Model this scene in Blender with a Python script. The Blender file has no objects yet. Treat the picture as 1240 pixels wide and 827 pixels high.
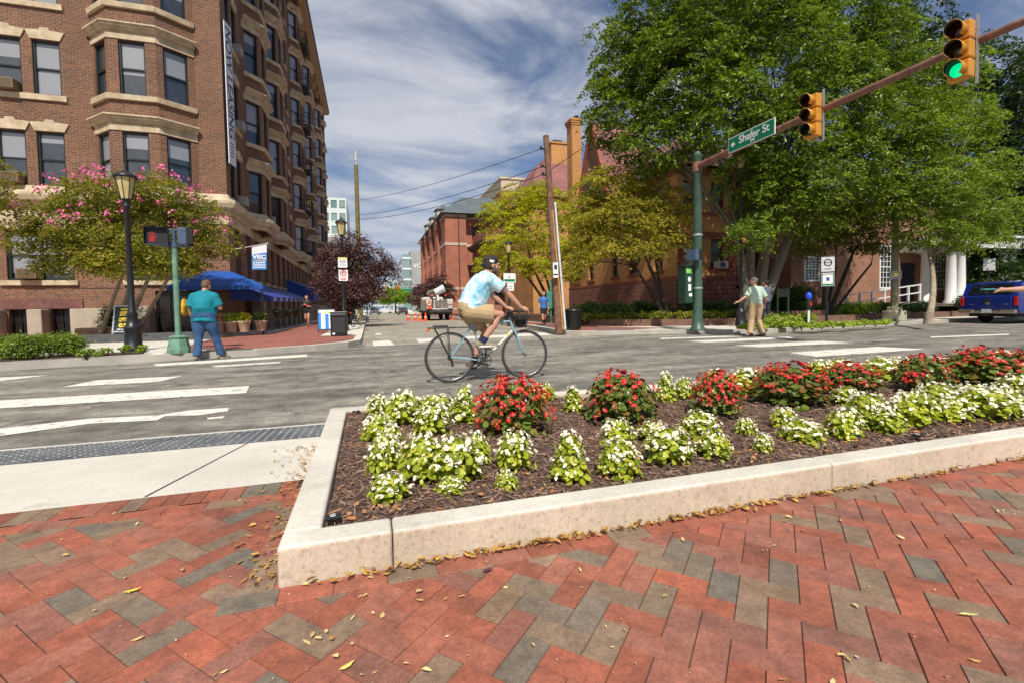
import bpy, bmesh, math, random
import numpy as np
from mathutils import Vector, Matrix, Euler, Quaternion
from math import sin, cos, pi, radians as R, sqrt, atan2
rnd = random.Random(7)
SC = bpy.context.scene
COL = SC.collection
# ---------------------------------------------------------------- camera
FPX, CX, CY, HC = 565., 620., 395., 1.0
PIT, ROL, YAW = R(2.23), R(-1.0), R(17.1)
cf = Vector((sin(YAW)*cos(PIT), cos(YAW)*cos(PIT), -sin(PIT)))
_r0 = Vector((cos(YAW), -sin(YAW), 0)); _u0 = _r0.cross(cf)
cr = cos(ROL)*_r0 + sin(ROL)*_u0
cu = cr.cross(cf)
CP = Vector((0, 0, HC))
def ray(x, y): return cf + cr*((x-CX)/FPX) - cu*((y-CY)/FPX)
def G(x, y, z=0.0):
    d = ray(x, y); return CP + d*((z-HC)/d.z)
def AX(x, y, X):
    d = ray(x, y); return CP + d*(X/d.x)
def AY(x, y, Y):
    d = ray(x, y); return CP + d*(Y/d.y)
cam = bpy.data.cameras.new('camera'); co = bpy.data.objects.new('camera', cam); COL.objects.link(co)
cam.sensor_width = 36; cam.lens = FPX/1240*36; cam.shift_y = -18.5/1240
cam.clip_start = .05; cam.clip_end = 6000
co.matrix_world = Matrix.Translation(CP) @ Matrix((cr, cu, -cf)).transposed().to_4x4()
SC.camera = co
# ---------------------------------------------------------------- materials
MATS = {}
def newmat(name):
    m = bpy.data.materials.new(name); m.use_nodes = True
    nt = m.node_tree; nt.nodes.clear()
    o = nt.nodes.new('ShaderNodeOutputMaterial'); p = nt.nodes.new('ShaderNodeBsdfPrincipled')
    nt.links.new(p.outputs[0], o.inputs[0])
    MATS[name] = m
    return m, nt, p, o
def nd(nt, t, **kw):
    n = nt.nodes.new(t)
    for k, v in kw.items():
        if k.startswith('i_'):
            kk = k[2:].replace('_', ' ')
            n.inputs[kk].default_value = v
        else: setattr(n, k, v)
    return n
def rgb(c): return (c[0], c[1], c[2], 1)
def ramp(nt, fac, stops):
    r = nt.nodes.new('ShaderNodeValToRGB')
    e = r.color_ramp.elements
    while len(e) < len(stops): e.new(.5)
    for k, (p, c) in enumerate(stops):
        e[k].position = p; e[k].color = rgb(c) if len(c) == 3 else c
    nt.links.new(fac, r.inputs[0]); return r.outputs[0]
def mixc(nt, fac, a, b, mode='MIX'):
    m = nt.nodes.new('ShaderNodeMix'); m.data_type = 'RGBA'; m.blend_type = mode
    for s, v in ((m.inputs[0], fac), (m.inputs[6], a), (m.inputs[7], b)):
        if hasattr(v, 'links'): nt.links.new(v, s)
        elif isinstance(v, (int, float)): s.default_value = v
        else: s.default_value = rgb(v)
    return m.outputs[2]
def coords(nt, kind='Object', scale=None):
    t = nt.nodes.new('ShaderNodeTexCoord'); o = t.outputs[kind]
    if scale:
        mp = nt.nodes.new('ShaderNodeMapping'); mp.inputs['Scale'].default_value = scale
        nt.links.new(o, mp.inputs[0]); o = mp.outputs[0]
    return o
def noise(nt, vec, scale, detail=4, rough=.55, out='Fac'):
    n = nt.nodes.new('ShaderNodeTexNoise'); n.inputs['Scale'].default_value = scale
    n.inputs['Detail'].default_value = detail; n.inputs['Roughness'].default_value = rough
    nt.links.new(vec, n.inputs['Vector']); return n.outputs[out]
def bump(nt, p, h, strength=.3, dist=.01):
    b = nt.nodes.new('ShaderNodeBump'); b.inputs['Strength'].default_value = strength
    b.inputs['Distance'].default_value = dist
    nt.links.new(h, b.inputs['Height']); nt.links.new(b.outputs[0], p.inputs['Normal'])
def mat(name, c, rough=.7, var=.18, scale=6, c2=None, metal=0, bmp=0., bscale=60, spec=.5, coat=0, emit=None, es=1, bdist=.005, kind='Object'):
    if name in MATS: return MATS[name]
    m, nt, p, o = newmat(name)
    v = coords(nt, kind)
    lo = tuple(x*(1-var) for x in c); hi = c2 if c2 else tuple(min(1, x*(1+var)) for x in c)
    f = noise(nt, v, scale, 5, .6)
    nt.links.new(ramp(nt, f, [(.3, lo), (.7, hi)]), p.inputs['Base Color'])
    p.inputs['Roughness'].default_value = rough; p.inputs['Metallic'].default_value = metal
    p.inputs['Specular IOR Level'].default_value = spec; p.inputs['Coat Weight'].default_value = coat
    if bmp: bump(nt, p, noise(nt, v, bscale, 5, .6), bmp, bdist)
    if emit: p.inputs['Emission Color'].default_value = rgb(emit); p.inputs['Emission Strength'].default_value = es
    return m
def leafmat(name, c, c2, c3=None, rough=.45, trans=.35, tcol=None, kind='isl'):
    m, nt, p, o = newmat(name)
    g = nt.nodes.new('ShaderNodeNewGeometry')
    st = [(0, c), (1, c2)] if not c3 else [(0, c), (.6, c2), (1, c3)]
    col = ramp(nt, g.outputs['Random Per Island'], st)
    big = noise(nt, coords(nt), .45, 2, .5)
    col = mixc(nt, .8, col, ramp(nt, big, [(.3, (.66, .66, .66)), (.7, (1.25, 1.2, 1.1))]), 'MULTIPLY')
    nt.links.new(col, p.inputs['Base Color']); p.inputs['Roughness'].default_value = rough
    p.inputs['Specular IOR Level'].default_value = .35
    t = nt.nodes.new('ShaderNodeBsdfTranslucent')
    nt.links.new(mixc(nt, 1, col, tcol or (1.5, 1.7, .7), 'MULTIPLY'), t.inputs[0])
    mx = nt.nodes.new('ShaderNodeMixShader'); mx.inputs[0].default_value = trans
    nt.links.new(p.outputs[0], mx.inputs[1]); nt.links.new(t.outputs[0], mx.inputs[2])
    nt.links.new(mx.outputs[0], o.inputs[0]); return m
def brickmat(name, c1, c2, mortar, w=.21, h=.075, ms=.01, rough=.85, c3=None, bmp=.5):
    if name in MATS: return MATS[name]
    m, nt, p, o = newmat(name)
    uv = coords(nt, 'UV')
    b = nt.nodes.new('ShaderNodeTexBrick'); nt.links.new(uv, b.inputs[0])
    b.inputs['Color1'].default_value = rgb(c1); b.inputs['Color2'].default_value = rgb(c2); b.inputs['Mortar'].default_value = rgb(mortar)
    b.inputs['Scale'].default_value = 1; b.inputs['Mortar Size'].default_value = ms; b.inputs['Mortar Smooth'].default_value = .3
    b.inputs['Brick Width'].default_value = w; b.inputs['Row Height'].default_value = h; b.inputs['Bias'].default_value = -.1
    n1 = noise(nt, uv, .6, 4, .6); n2 = noise(nt, uv, 9, 3, .7)
    col = mixc(nt, .7, b.outputs[0], ramp(nt, n1, [(.3, (.7, .7, .72)), (.7, (1.25, 1.2, 1.15))]), 'MULTIPLY')
    col = mixc(nt, .6, col, ramp(nt, n2, [(.35, (.6, .6, .6)), (.65, (1.35, 1.35, 1.35))]), 'MULTIPLY')
    nt.links.new(col, p.inputs['Base Color']); p.inputs['Roughness'].default_value = rough
    iv = nt.nodes.new('ShaderNodeMath'); iv.operation = 'SUBTRACT'; iv.inputs[0].default_value = 1
    nt.links.new(b.outputs['Fac'], iv.inputs[1]); bump(nt, p, iv.outputs[0], bmp, .01)
    return m
def glassmat(name, c=(.02, .025, .03), c2=(.3, .3, .32), rough=.06, blind=.5):
    """window pane: glossy skin over what is seen inside (dark room, pale blind), varied per window"""
    m, nt, p, o = newmat(name)
    oi = nt.nodes.new('ShaderNodeObjectInfo')
    uv = coords(nt, 'UV'); sx = nt.nodes.new('ShaderNodeSeparateXYZ'); nt.links.new(uv, sx.inputs[0])
    # blind reaches down to a height that differs per window
    th = nt.nodes.new('ShaderNodeMath'); th.operation = 'MULTIPLY_ADD'; th.inputs[1].default_value = 1.7; th.inputs[2].default_value = -.2 + (.5-blind)
    nt.links.new(oi.outputs['Random'], th.inputs[0])
    gt = nt.nodes.new('ShaderNodeMath'); gt.operation = 'GREATER_THAN'
    nt.links.new(sx.outputs[1], gt.inputs[0]); nt.links.new(th.outputs[0], gt.inputs[1])
    wv = nt.nodes.new('ShaderNodeTexWave'); wv.bands_direction = 'Y'; wv.inputs['Scale'].default_value = 8; wv.inputs['Distortion'].default_value = .4
    nt.links.new(uv, wv.inputs[0])
    n = noise(nt, uv, 3, 3)
    c2 = tuple(x*.8 for x in c2)
    bl = mixc(nt, .5, c2, ramp(nt, wv.outputs[0], [(0, tuple(x*.8 for x in c2)), (1, c2)]))
    dk = ramp(nt, n, [(.4, c), (.7, tuple(x*2.6 for x in c))])
    nt.links.new(mixc(nt, gt.outputs[0], dk, bl), p.inputs['Base Color'])
    p.inputs['Roughness'].default_value = .5; p.inputs['Coat Weight'].default_value = 1; p.inputs['Coat Roughness'].default_value = rough
    p.inputs['Coat IOR'].default_value = 1.9
    bump(nt, p, noise(nt, coords(nt, 'Object'), 1.3, 2), .12, .02)
    return m
# ---------------------------------------------------------------- mesh builder
class MB:
    def __init__(s): s.v = []; s.f = []; s.uv = []; s.mi = []; s.sm = []; s.cur = 0; s.smooth = False
    def add(s, vs, fs, uvs=None, smooth=None):
        b = len(s.v); s.v += [tuple(v) for v in vs]
        for k, f in enumerate(fs):
            s.f.append([b+i for i in f]); s.mi.append(s.cur); s.sm.append(s.smooth if smooth is None else smooth)
            if uvs: s.uv.append(uvs[k])
            else:
                P = [Vector(vs[i]) for i in f]
                n = (P[1]-P[0]).cross(P[2]-P[0]); a = max(range(3), key=lambda i: abs(n[i]))
                q = [(1, 2), (0, 2), (0, 1)][a]; s.uv.append([(p[q[0]], p[q[1]]) for p in P])
        return s
    def box(s, c, d, rot=None, M=None):
        x, y, z = d[0]/2, d[1]/2, d[2]/2
        vs = [Vector((i*x, j*y, k*z)) for k in (-1, 1) for j in (-1, 1) for i in (-1, 1)]
        if rot is not None:
            m = Euler(rot).to_matrix() if not isinstance(rot, Matrix) else rot
            vs = [m @ v for v in vs]
        vs = [v+Vector(c) for v in vs]
        if M: vs = [M @ v for v in vs]
        return s.add(vs, [(0, 2, 3, 1), (4, 5, 7, 6), (0, 1, 5, 4), (2, 6, 7, 3), (0, 4, 6, 2), (1, 3, 7, 5)])
    def bx(s, x0, x1, y0, y1, z0, z1): return s.box(((x0+x1)/2, (y0+y1)/2, (z0+z1)/2), (x1-x0, y1-y0, z1-z0))
    def bbox(s, c, d, b=.01, rot=None, seg=2):
        bm = bmesh.new(); bmesh.ops.create_cube(bm, size=1)
        bmesh.ops.scale(bm, vec=d, verts=bm.verts); bmesh.ops.bevel(bm, geom=bm.edges[:], offset=min(b, min(d)*.49), segments=seg, affect='EDGES', profile=.5)
        m = Euler(rot).to_matrix() if rot is not None and not isinstance(rot, Matrix) else rot
        vs = [(m @ v.co if m else v.co)+Vector(c) for v in bm.verts]
        bm.verts.index_update()
        s.add(vs, [[v.index for v in f.verts] for f in bm.faces]); bm.free(); return s
    def prism(s, poly, z0, z1, cap=True):
        n = len(poly); vs = [(x, y, z0) for x, y in poly]+[(x, y, z1) for x, y in poly]
        fs = [(i, (i+1) % n, n+(i+1) % n, n+i) for i in range(n)]
        if cap: fs += [tuple(range(n))[::-1], tuple(range(n, 2*n))]
        return s.add(vs, fs)
    def extr(s, poly, o, u, v, w, t):
        """polygon in the plane (u,v) at o, thickened by t along w"""
        o, u, v, w = Vector(o), Vector(u), Vector(v), Vector(w)
        n = len(poly); vs = [o+u*a+v*b for a, b in poly]+[o+u*a+v*b+w*t for a, b in poly]
        return s.add(vs, [(i, (i+1) % n, n+(i+1) % n, n+i) for i in range(n)]+[tuple(range(n))[::-1], tuple(range(n, 2*n))])
    def tube(s, pts, rad, n=8, cap=True, smooth=True):
        pts = [Vector(p) for p in pts]
        if not hasattr(rad, '__len__'): rad = [rad]*len(pts)
        vs = []; prev = None
        for i, p in enumerate(pts):
            t = (pts[min(i+1, len(pts)-1)]-pts[max(i-1, 0)]).normalized()
            if prev is None: a = t.orthogonal().normalized()
            else:
                a = prev-t*prev.dot(t); a = a.normalized() if a.length > 1e-6 else t.orthogonal().normalized()
            prev = a; b = t.cross(a)
            vs += [p+(a*cos(2*pi*k/n)+b*sin(2*pi*k/n))*rad[i] for k in range(n)]
        fs = [(i*n+k, i*n+(k+1) % n, (i+1)*n+(k+1) % n, (i+1)*n+k) for i in range(len(pts)-1) for k in range(n)]
        s.add(vs, fs, smooth=smooth)
        if cap: s.add(vs[:n], [tuple(range(n))[::-1]], smooth=False); s.add(vs[-n:], [tuple(range(n))], smooth=False)
        return s
    def cyl(s, p0, p1, r0, r1=None, n=12, smooth=True): return s.tube([p0, p1], [r0, r0 if r1 is None else r1], n, True, smooth)
    def lathe(s, prof, n=16, c=(0, 0, 0), smooth=True, ph=0):
        vs = [(c[0]+r*cos(2*pi*k/n+ph), c[1]+r*sin(2*pi*k/n+ph), c[2]+z) for r, z in prof for k in range(n)]
        fs = [(i*n+k, i*n+(k+1) % n, (i+1)*n+(k+1) % n, (i+1)*n+k) for i in range(len(prof)-1) for k in range(n)]
        m = len(prof)
        s.add(vs, fs, smooth=smooth); s.add(vs[:n], [tuple(range(n))[::-1]], smooth=False); s.add(vs[(m-1)*n:], [tuple(range(n))], smooth=False)
        return s
    def ell(s, c, r, n=12, m=8, rot=None, smooth=True):
        mt = Euler(rot).to_matrix() if rot is not None else Matrix.Identity(3)
        vs = [Vector(c)+mt @ Vector((0, 0, -r[2]))]
        for j in range(1, m):
            a = -pi/2+pi*j/m
            vs += [Vector(c)+mt @ Vector((r[0]*cos(a)*cos(2*pi*k/n), r[1]*cos(a)*sin(2*pi*k/n), r[2]*sin(a))) for k in range(n)]
        vs.append(Vector(c)+mt @ Vector((0, 0, r[2]))); L = len(vs)-1
        fs = [(0, 1+(k+1) % n, 1+k) for k in range(n)]
        fs += [(1+j*n+k, 1+j*n+(k+1) % n, 1+(j+1)*n+(k+1) % n, 1+(j+1)*n+k) for j in range(m-2) for k in range(n)]
        fs += [(L, 1+(m-2)*n+k, 1+(m-2)*n+(k+1) % n) for k in range(n)]
        return s.add(vs, fs, smooth=smooth)
    def mesh(s, name, mats):
        me = bpy.data.meshes.new(name); me.from_pydata(s.v, [], s.f)
        for m in (mats if isinstance(mats, (list, tuple)) else [mats]): me.materials.append(m)
        me.polygons.foreach_set('material_index', s.mi); me.polygons.foreach_set('use_smooth', s.sm)
        ul = me.uv_layers.new(name='UVMap'); flat = [c for f in s.uv for p in f for c in p]
        ul.data.foreach_set('uv', flat); me.update(); return me
    def build(s, name, mats, parent=None, loc=None, rz=0):
        return link(name, s.mesh(name, mats), parent, loc, rz)
def link(name, me, parent=None, loc=None, rz=0):
    o = bpy.data.objects.new(name, me); COL.objects.link(o)
    if parent: o.parent = parent
    if loc is not None: o.location = loc
    if rz: o.rotation_euler = (0, 0, rz)
    return o
def tag(o, label=None, cat=None, group=None, kind=None):
    if label: o['label'] = label
    if cat: o['category'] = cat
    if group: o['group'] = group
    if kind: o['kind'] = kind
    return o
def empty(name, loc, label, cat, rz=0, group=None):
    o = bpy.data.objects.new(name, None); COL.objects.link(o); o.location = loc; o.rotation_euler = (0, 0, rz)
    o.empty_display_size = .1
    return tag(o, label, cat, group)
KIDS = {}
def kids(o): return [c for c in bpy.data.objects if c.parent == o]
def clone(o, loc, rz=None, label=None, group=None, scale=None, parent=None):
    c = o.copy(); COL.objects.link(c)
    if loc is not None: c.location = loc
    if rz is not None: c.rotation_euler = (0, 0, rz)
    if scale is not None: c.scale = scale if hasattr(scale, '__len__') else (scale,)*3
    if label: c['label'] = label
    if group: c['group'] = group
    if parent: c.parent = parent
    for k in kids(o): clone(k, None, parent=c)
    return c
def npmesh(name, V, F, mats, smooth=False, mi=None, uv=None):
    """fast mesh from numpy: V (n,3), F (m,k)"""
    me = bpy.data.meshes.new(name); k = F.shape[1]
    me.vertices.add(len(V)); me.vertices.foreach_set('co', V.astype(np.float32).ravel())
    me.loops.add(F.size); me.loops.foreach_set('vertex_index', F.astype(np.int32).ravel())
    me.polygons.add(len(F)); me.polygons.foreach_set('loop_start', np.arange(0, F.size, k, dtype=np.int32))
    me.polygons.foreach_set('loop_total', np.full(len(F), k, dtype=np.int32))
    for m in (mats if isinstance(mats, (list, tuple)) else [mats]): me.materials.append(m)
    if mi is not None: me.polygons.foreach_set('material_index', mi.astype(np.int32))
    me.polygons.foreach_set('use_smooth', np.full(len(F), smooth)); me.update(calc_edges=True); me.validate(); return me
def text(s, size, M, parent, name, m, depth=.002, align='CENTER', bold=0., sx=1.):
    c = bpy.data.curves.new(name, 'FONT'); c.body = s; c.size = size; c.align_x = align; c.align_y = 'CENTER'; c.extrude = depth; c.offset = bold
    o = bpy.data.objects.new(name, c); COL.objects.link(o)
    me = bpy.data.meshes.new_from_object(o.evaluated_get(bpy.context.evaluated_depsgraph_get())) if False else None
    dg = bpy.context.evaluated_depsgraph_get(); dg.update()
    me = bpy.data.meshes.new_from_object(o.evaluated_get(dg)); bpy.data.objects.remove(o)
    me.transform(M @ Matrix.Diagonal((sx, 1, 1, 1))); me.materials.clear(); me.materials.append(m)
    return link(name, me, parent)
def frameM(o, u, v):
    u = Vector(u).normalized(); v = Vector(v).normalized(); w = u.cross(v)
    m = Matrix((u, v, w)).transposed().to_4x4(); m.translation = Vector(o); return m
# ---------------------------------------------------------------- light
W = bpy.data.worlds.new('World'); SC.world = W; W.use_nodes = True
nt = W.node_tree; nt.nodes.clear()
SUNV = Vector((-.19, -.98, 0)).normalized(); EL = R(51)
wo = nt.nodes.new('ShaderNodeOutputWorld'); bg = nt.nodes.new('ShaderNodeBackground'); nt.links.new(bg.outputs[0], wo.inputs[0])
sky = nt.nodes.new('ShaderNodeTexSky'); sky.sky_type = 'NISHITA'; sky.sun_disc = False
sky.sun_elevation = EL; sky.sun_rotation = atan2(SUNV.x, SUNV.y) % (2*pi); sky.ozone_density = 2.2; sky.air_density = 1.0; sky.dust_density = .6
tc = nt.nodes.new('ShaderNodeTexCoord'); sp = nt.nodes.new('ShaderNodeSeparateXYZ'); nt.links.new(tc.outputs['Generated'], sp.inputs[0])
def mth(op, a, b=None, c=None, nt=nt):
    n = nt.nodes.new('ShaderNodeMath'); n.operation = op
    for k, v in enumerate((a, b, c)):
        if v is None: continue
        if hasattr(v, 'links'): nt.links.new(v, n.inputs[k])
        else: n.inputs[k].default_value = v
    return n.outputs[0]
zz = mth('ADD', mth('MAXIMUM', sp.outputs[2], 0.0), .12)
cb = nt.nodes.new('ShaderNodeCombineXYZ')
nt.links.new(mth('DIVIDE', sp.outputs[0], zz), cb.inputs[0]); nt.links.new(mth('DIVIDE', sp.outputs[1], zz), cb.inputs[1])
mp = nt.nodes.new('ShaderNodeMapping'); mp.inputs['Rotation'].default_value = (0, 0, R(-62)); mp.inputs['Scale'].default_value = (.6, .95, 1); mp.inputs['Location'].default_value = (3.1, 1.2, 0)
nt.links.new(cb.outputs[0], mp.inputs[0])
n1 = nt.nodes.new('ShaderNodeTexNoise'); n1.inputs['Scale'].default_value = .9; n1.inputs['Detail'].default_value = 3; nt.links.new(mp.outputs[0], n1.inputs[0])
n2 = nt.nodes.new('ShaderNodeTexNoise'); n2.inputs['Scale'].default_value = 2.4; n2.inputs['Detail'].default_value = 9; n2.inputs['Roughness'].default_value = .6; n2.inputs['Distortion'].default_value = .9
nt.links.new(mp.outputs[0], n2.inputs[0])
# more cloud to the left (-X), clear blue to the right
side = mth('MULTIPLY', sp.outputs[0], -.32)
cl = mth('ADD', mth('ADD', mth('MULTIPLY', n1.outputs[0], .75), mth('MULTIPLY', n2.outputs[0], .75)), side)
cl = mth('SUBTRACT', cl, .345)
cm = nt.nodes.new('ShaderNodeMapRange'); cm.interpolation_type = 'SMOOTHSTEP'; cm.inputs['From Min'].default_value = 0.02; cm.inputs['From Max'].default_value = .5
nt.links.new(cl, cm.inputs[0])
cfac = mth('MULTIPLY', cm.outputs[0], .88)
skyc = mixc(nt, 1., sky.outputs[0], (.84, .95, 1.13), 'MULTIPLY')
cloudc = ramp(nt, n2.outputs[0], [(.3, (5.2, 5.8, 7.0)), (.62, (8.2, 8.5, 9.2))])
nt.links.new(mixc(nt, cfac, skyc, cloudc), bg.inputs[0])
bg.inputs[1].default_value = .08
sl = bpy.data.lights.new('sun', 'SUN'); sl.energy = 5.0; sl.angle = R(.53); sl.color = (1, .94, .84)
so = bpy.data.objects.new('sun', sl); COL.objects.link(so)
sd = Vector((SUNV.x*cos(EL), SUNV.y*cos(EL), sin(EL)))
so.rotation_euler = sd.to_track_quat('Z', 'Y').to_euler(); so.location = (0, 0, 60)
vs = SC.view_settings; vs.view_transform = 'Standard'; vs.look = 'None'; vs.exposure = 0.0; vs.gamma = 1; vs.use_curve_mapping = False
SC.cycles.max_bounces = 6; SC.cycles.diffuse_bounces = 3; SC.cycles.glossy_bounces = 3; SC.cycles.transmission_bounces = 4; SC.cycles.transparent_max_bounces = 8
SC.cycles.use_denoising = True
SC.cycles.sample_clamp_indirect = 6
# ---------------------------------------------------------------- ground materials
def asphalt(name, a, b, dark, stretch=(.55, 1.3, 1), crack=.5):
    m, nt, p, o = newmat(name)
    v = coords(nt); vs_ = coords(nt, 'Object', stretch)
    big = noise(nt, v, .35, 5, .6); st = noise(nt, vs_, 1.1, 6, .65); fine = noise(nt, v, 48, 6, .85); mid = noise(nt, v, 4, 6, .7)
    c = ramp(nt, st, [(.3, a), (.68, b)])
    c = mixc(nt, .75, c, ramp(nt, big, [(.3, (.72, .72, .74)), (.66, (1.2, 1.17, 1.1))]), 'MULTIPLY')
    c = mixc(nt, .75, c, ramp(nt, mid, [(.38, (.6, .6, .6)), (.62, (1.25, 1.25, 1.22))]), 'MULTIPLY')
    c = mixc(nt, .8, c, ramp(nt, fine, [(.36, (.35, .35, .35)), (.64, (1.6, 1.6, 1.55))]), 'MULTIPLY')
    s2 = noise(nt, coords(nt, 'Object', (.35, 1.0, 1)), 1.5, 9, .78)
    c = mixc(nt, ramp(nt, s2, [(.54, (0, 0, 0)), (.64, (.75, .75, .75))]), c, dark)
    # crack network
    dn = nt.nodes.new('ShaderNodeVectorMath'); dn.operation = 'ADD'
    nz = nt.nodes.new('ShaderNodeTexNoise'); nz.inputs['Scale'].default_value = 2.2; nz.inputs['Detail'].default_value = 5; nt.links.new(v, nz.inputs[0])
    nt.links.new(v, dn.inputs[0]); nt.links.new(nz.outputs['Color'], dn.inputs[1])
    vo = nt.nodes.new('ShaderNodeTexVoronoi'); vo.feature = 'DISTANCE_TO_EDGE'; vo.inputs['Scale'].default_value = .55; nt.links.new(dn.outputs[0], vo.inputs[0])
    k = ramp(nt, vo.outputs['Distance'], [(.006, (1, 1, 1)), (.016, (0, 0, 0))])
    msk = ramp(nt, noise(nt, v, .5, 2), [(.42, (0, 0, 0)), (.55, (crack, crack, crack))])
    kk = mixc(nt, 1, k, msk, 'MULTIPLY')
    c = mixc(nt, kk, c, tuple(x*.22 for x in a))
    nt.links.new(c, p.inputs['Base Color']); p.inputs['Roughness'].default_value = .85; p.inputs['Specular IOR Level'].default_value = .3
    bump(nt, p, fine, .5, .004); return m
m_road = asphalt('asphalt', (.115, .107, .096), (.33, .308, .275), (.062, .058, .054))
m_side = asphalt('asphalt_side', (.27, .245, .21), (.42, .38, .32), (.19, .175, .16), (1.2, .3, 1), .3)
def concrete(name, a, b, stain=(.3, .25, .2), sc=1.5):
    m, nt, p, o = newmat(name); v = coords(nt)
    c = ramp(nt, noise(nt, v, sc, 6, .65), [(.3, a), (.7, b)])
    c = mixc(nt, .6, c, ramp(nt, noise(nt, v, 70, 3, .8), [(.3, (.7, .7, .7)), (.7, (1.15, 1.15, 1.15))]), 'MULTIPLY')
    c = mixc(nt, ramp(nt, noise(nt, v, 3.1, 7, .7), [(.6, (0, 0, 0)), (.72, (.5, .5, .5))]), c, stain)
    nt.links.new(c, p.inputs['Base Color']); p.inputs['Roughness'].default_value = .85; bump(nt, p, noise(nt, v, 120, 4, .8), .35, .003); return m
m_conc = concrete('concrete_pale', (.56, .52, .45), (.72, .68, .6))
m_kerb = concrete('kerb_concrete', (.36, .33, .28), (.5, .46, .4))
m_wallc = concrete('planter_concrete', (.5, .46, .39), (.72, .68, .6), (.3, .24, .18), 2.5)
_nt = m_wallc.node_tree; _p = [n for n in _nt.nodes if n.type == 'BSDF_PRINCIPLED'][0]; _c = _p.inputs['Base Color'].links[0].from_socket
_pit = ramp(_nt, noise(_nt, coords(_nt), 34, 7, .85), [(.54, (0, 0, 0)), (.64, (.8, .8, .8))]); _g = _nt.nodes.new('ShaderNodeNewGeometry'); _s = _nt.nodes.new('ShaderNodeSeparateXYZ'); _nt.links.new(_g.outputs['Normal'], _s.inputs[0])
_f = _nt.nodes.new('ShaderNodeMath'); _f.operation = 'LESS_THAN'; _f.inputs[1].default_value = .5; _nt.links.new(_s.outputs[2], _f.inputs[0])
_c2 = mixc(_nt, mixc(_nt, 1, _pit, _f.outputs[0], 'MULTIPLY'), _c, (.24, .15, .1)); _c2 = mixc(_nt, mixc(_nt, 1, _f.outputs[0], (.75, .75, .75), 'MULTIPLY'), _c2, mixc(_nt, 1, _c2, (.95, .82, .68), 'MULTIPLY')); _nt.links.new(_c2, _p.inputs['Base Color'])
m_soil = mat('soil', (.07, .04, .028), 1, .4, 12, bmp=1, bscale=40, bdist=.03)
m_paint = None
m, nt, p, o = newmat('road_paint'); v = coords(nt)
c = ramp(nt, noise(nt, v, 7, 8, .8), [(.39, (.22, .2, .17)), (.46, (.76, .72, .64))])
c = mixc(nt, .5, c, ramp(nt, noise(nt, v, 60, 3, .8), [(.3, (.7, .7, .7)), (.7, (1.1, 1.1, 1.1))]), 'MULTIPLY')
nt.links.new(c, p.inputs['Base Color']); p.inputs['Roughness'].default_value = .7; m_paint = m
m_dirt = mat('ground_earth', (.11, .1, .07), 1, .3, 3)
# paving bricks in the middle distance (walks)
m_pav = brickmat('brick_paving', (.36, .115, .08), (.25, .09, .07), (.16, .1, .08), .22, .11, .006, .85, bmp=.2)
def sheet(name, poly, z, m, kind='structure', side=None, zb=None):
    b = MB()
    if zb is None: b.add([(x, y, z) for x, y in poly], [tuple(range(len(poly)))])
    else:
        b.cur = 0; b.add([(x, y, z) for x, y in poly], [tuple(range(len(poly)))]); b.cur = 1; b.prism(poly, zb, z, cap=False)
    o = b.build(name, [m, side or m]); return tag(o, kind=kind)
def ccw(p):
    a = sum(p[i][0]*p[(i+1) % len(p)][1]-p[(i+1) % len(p)][0]*p[i][1] for i in range(len(p)))
    return p if a > 0 else p[::-1]
sheet('ground', [(-3000, -3000), (3000, -3000), (3000, 3000), (-3000, 3000)], -.03, m_dirt)
sheet('road', [(-300, 4.4), (400, 4.4), (400, 14.9), (-300, 14.9)], 0, m_road)
sheet('side_street', [(-.6, 14.9), (7.6, 14.9), (7.6, 320), (-.6, 320)], 0, m_side)
# patches of different age on the crossing
for k, (x0, x1, y0, y1, mm) in enumerate([(-.1, 7.2, 13.55, 14.9, 'asphalt_side')]):
    sheet('road_patch', [(x0, y0), (x1, y0), (x1, y1), (x0, y1)], .004, MATS[mm])
# painted bars, each traced where it lies on the road plane
def bar(px, z=.005):
    pts = [G(x, y, 0) for x, y in px]
    sheet('road_marking', ccw([(p.x, p.y) for p in pts]), z, m_paint)
def rbar(x0, x1, y0, y1, sk=0): sheet('road_marking', [(x0, y0), (x1, y0), (x1+sk, y1), (x0+sk, y1)], .005, m_paint)
rbar(-9, -5.55, 9.25, 9.85, .35); rbar(-4.15, -3.0, 8.1, 8.72, .12); rbar(-8, -1.48, 6.5, 7.12, -.1); bar([(-260, 545), (0, 519), (110, 507), (190, 503), (230, 497), (277, 494), (276, 498), (240, 503), (200, 504), (190, 509), (110, 513), (0, 528), (-260, 556)]); bar([(250, 506), (272, 504), (270, 506.5), (252, 508)])
bar([(185, 441), (372, 429), (372, 432), (190, 443.5)]); bar([(255, 443), (341, 438), (338, 439.8), (262, 444.6)])
bar([(800, 409.5), (880, 407), (900, 408), (800, 411)]); bar([(832, 413), (955, 408), (962, 410), (856, 415)])
bar([(888, 418.3), (998, 412.8), (1038, 415), (920, 420.5)]); bar([(955, 427), (1063, 420), (1122, 423), (988, 432)])
bar([(1035, 441), (1130, 432), (1260, 437), (1060, 450)]); bar([(1126, 408), (1222, 404.5), (1222, 406), (1128, 409.5)])
bar([(451, 413.5), (472, 412), (478, 418), (452, 419)]); bar([(504, 411), (527, 409.5), (530, 413), (507, 415)]); bar([(560, 408), (660, 403), (668, 406), (560, 411)])
bar([(455, 404), (462, 404), (462, 406), (454, 406)])
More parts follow.
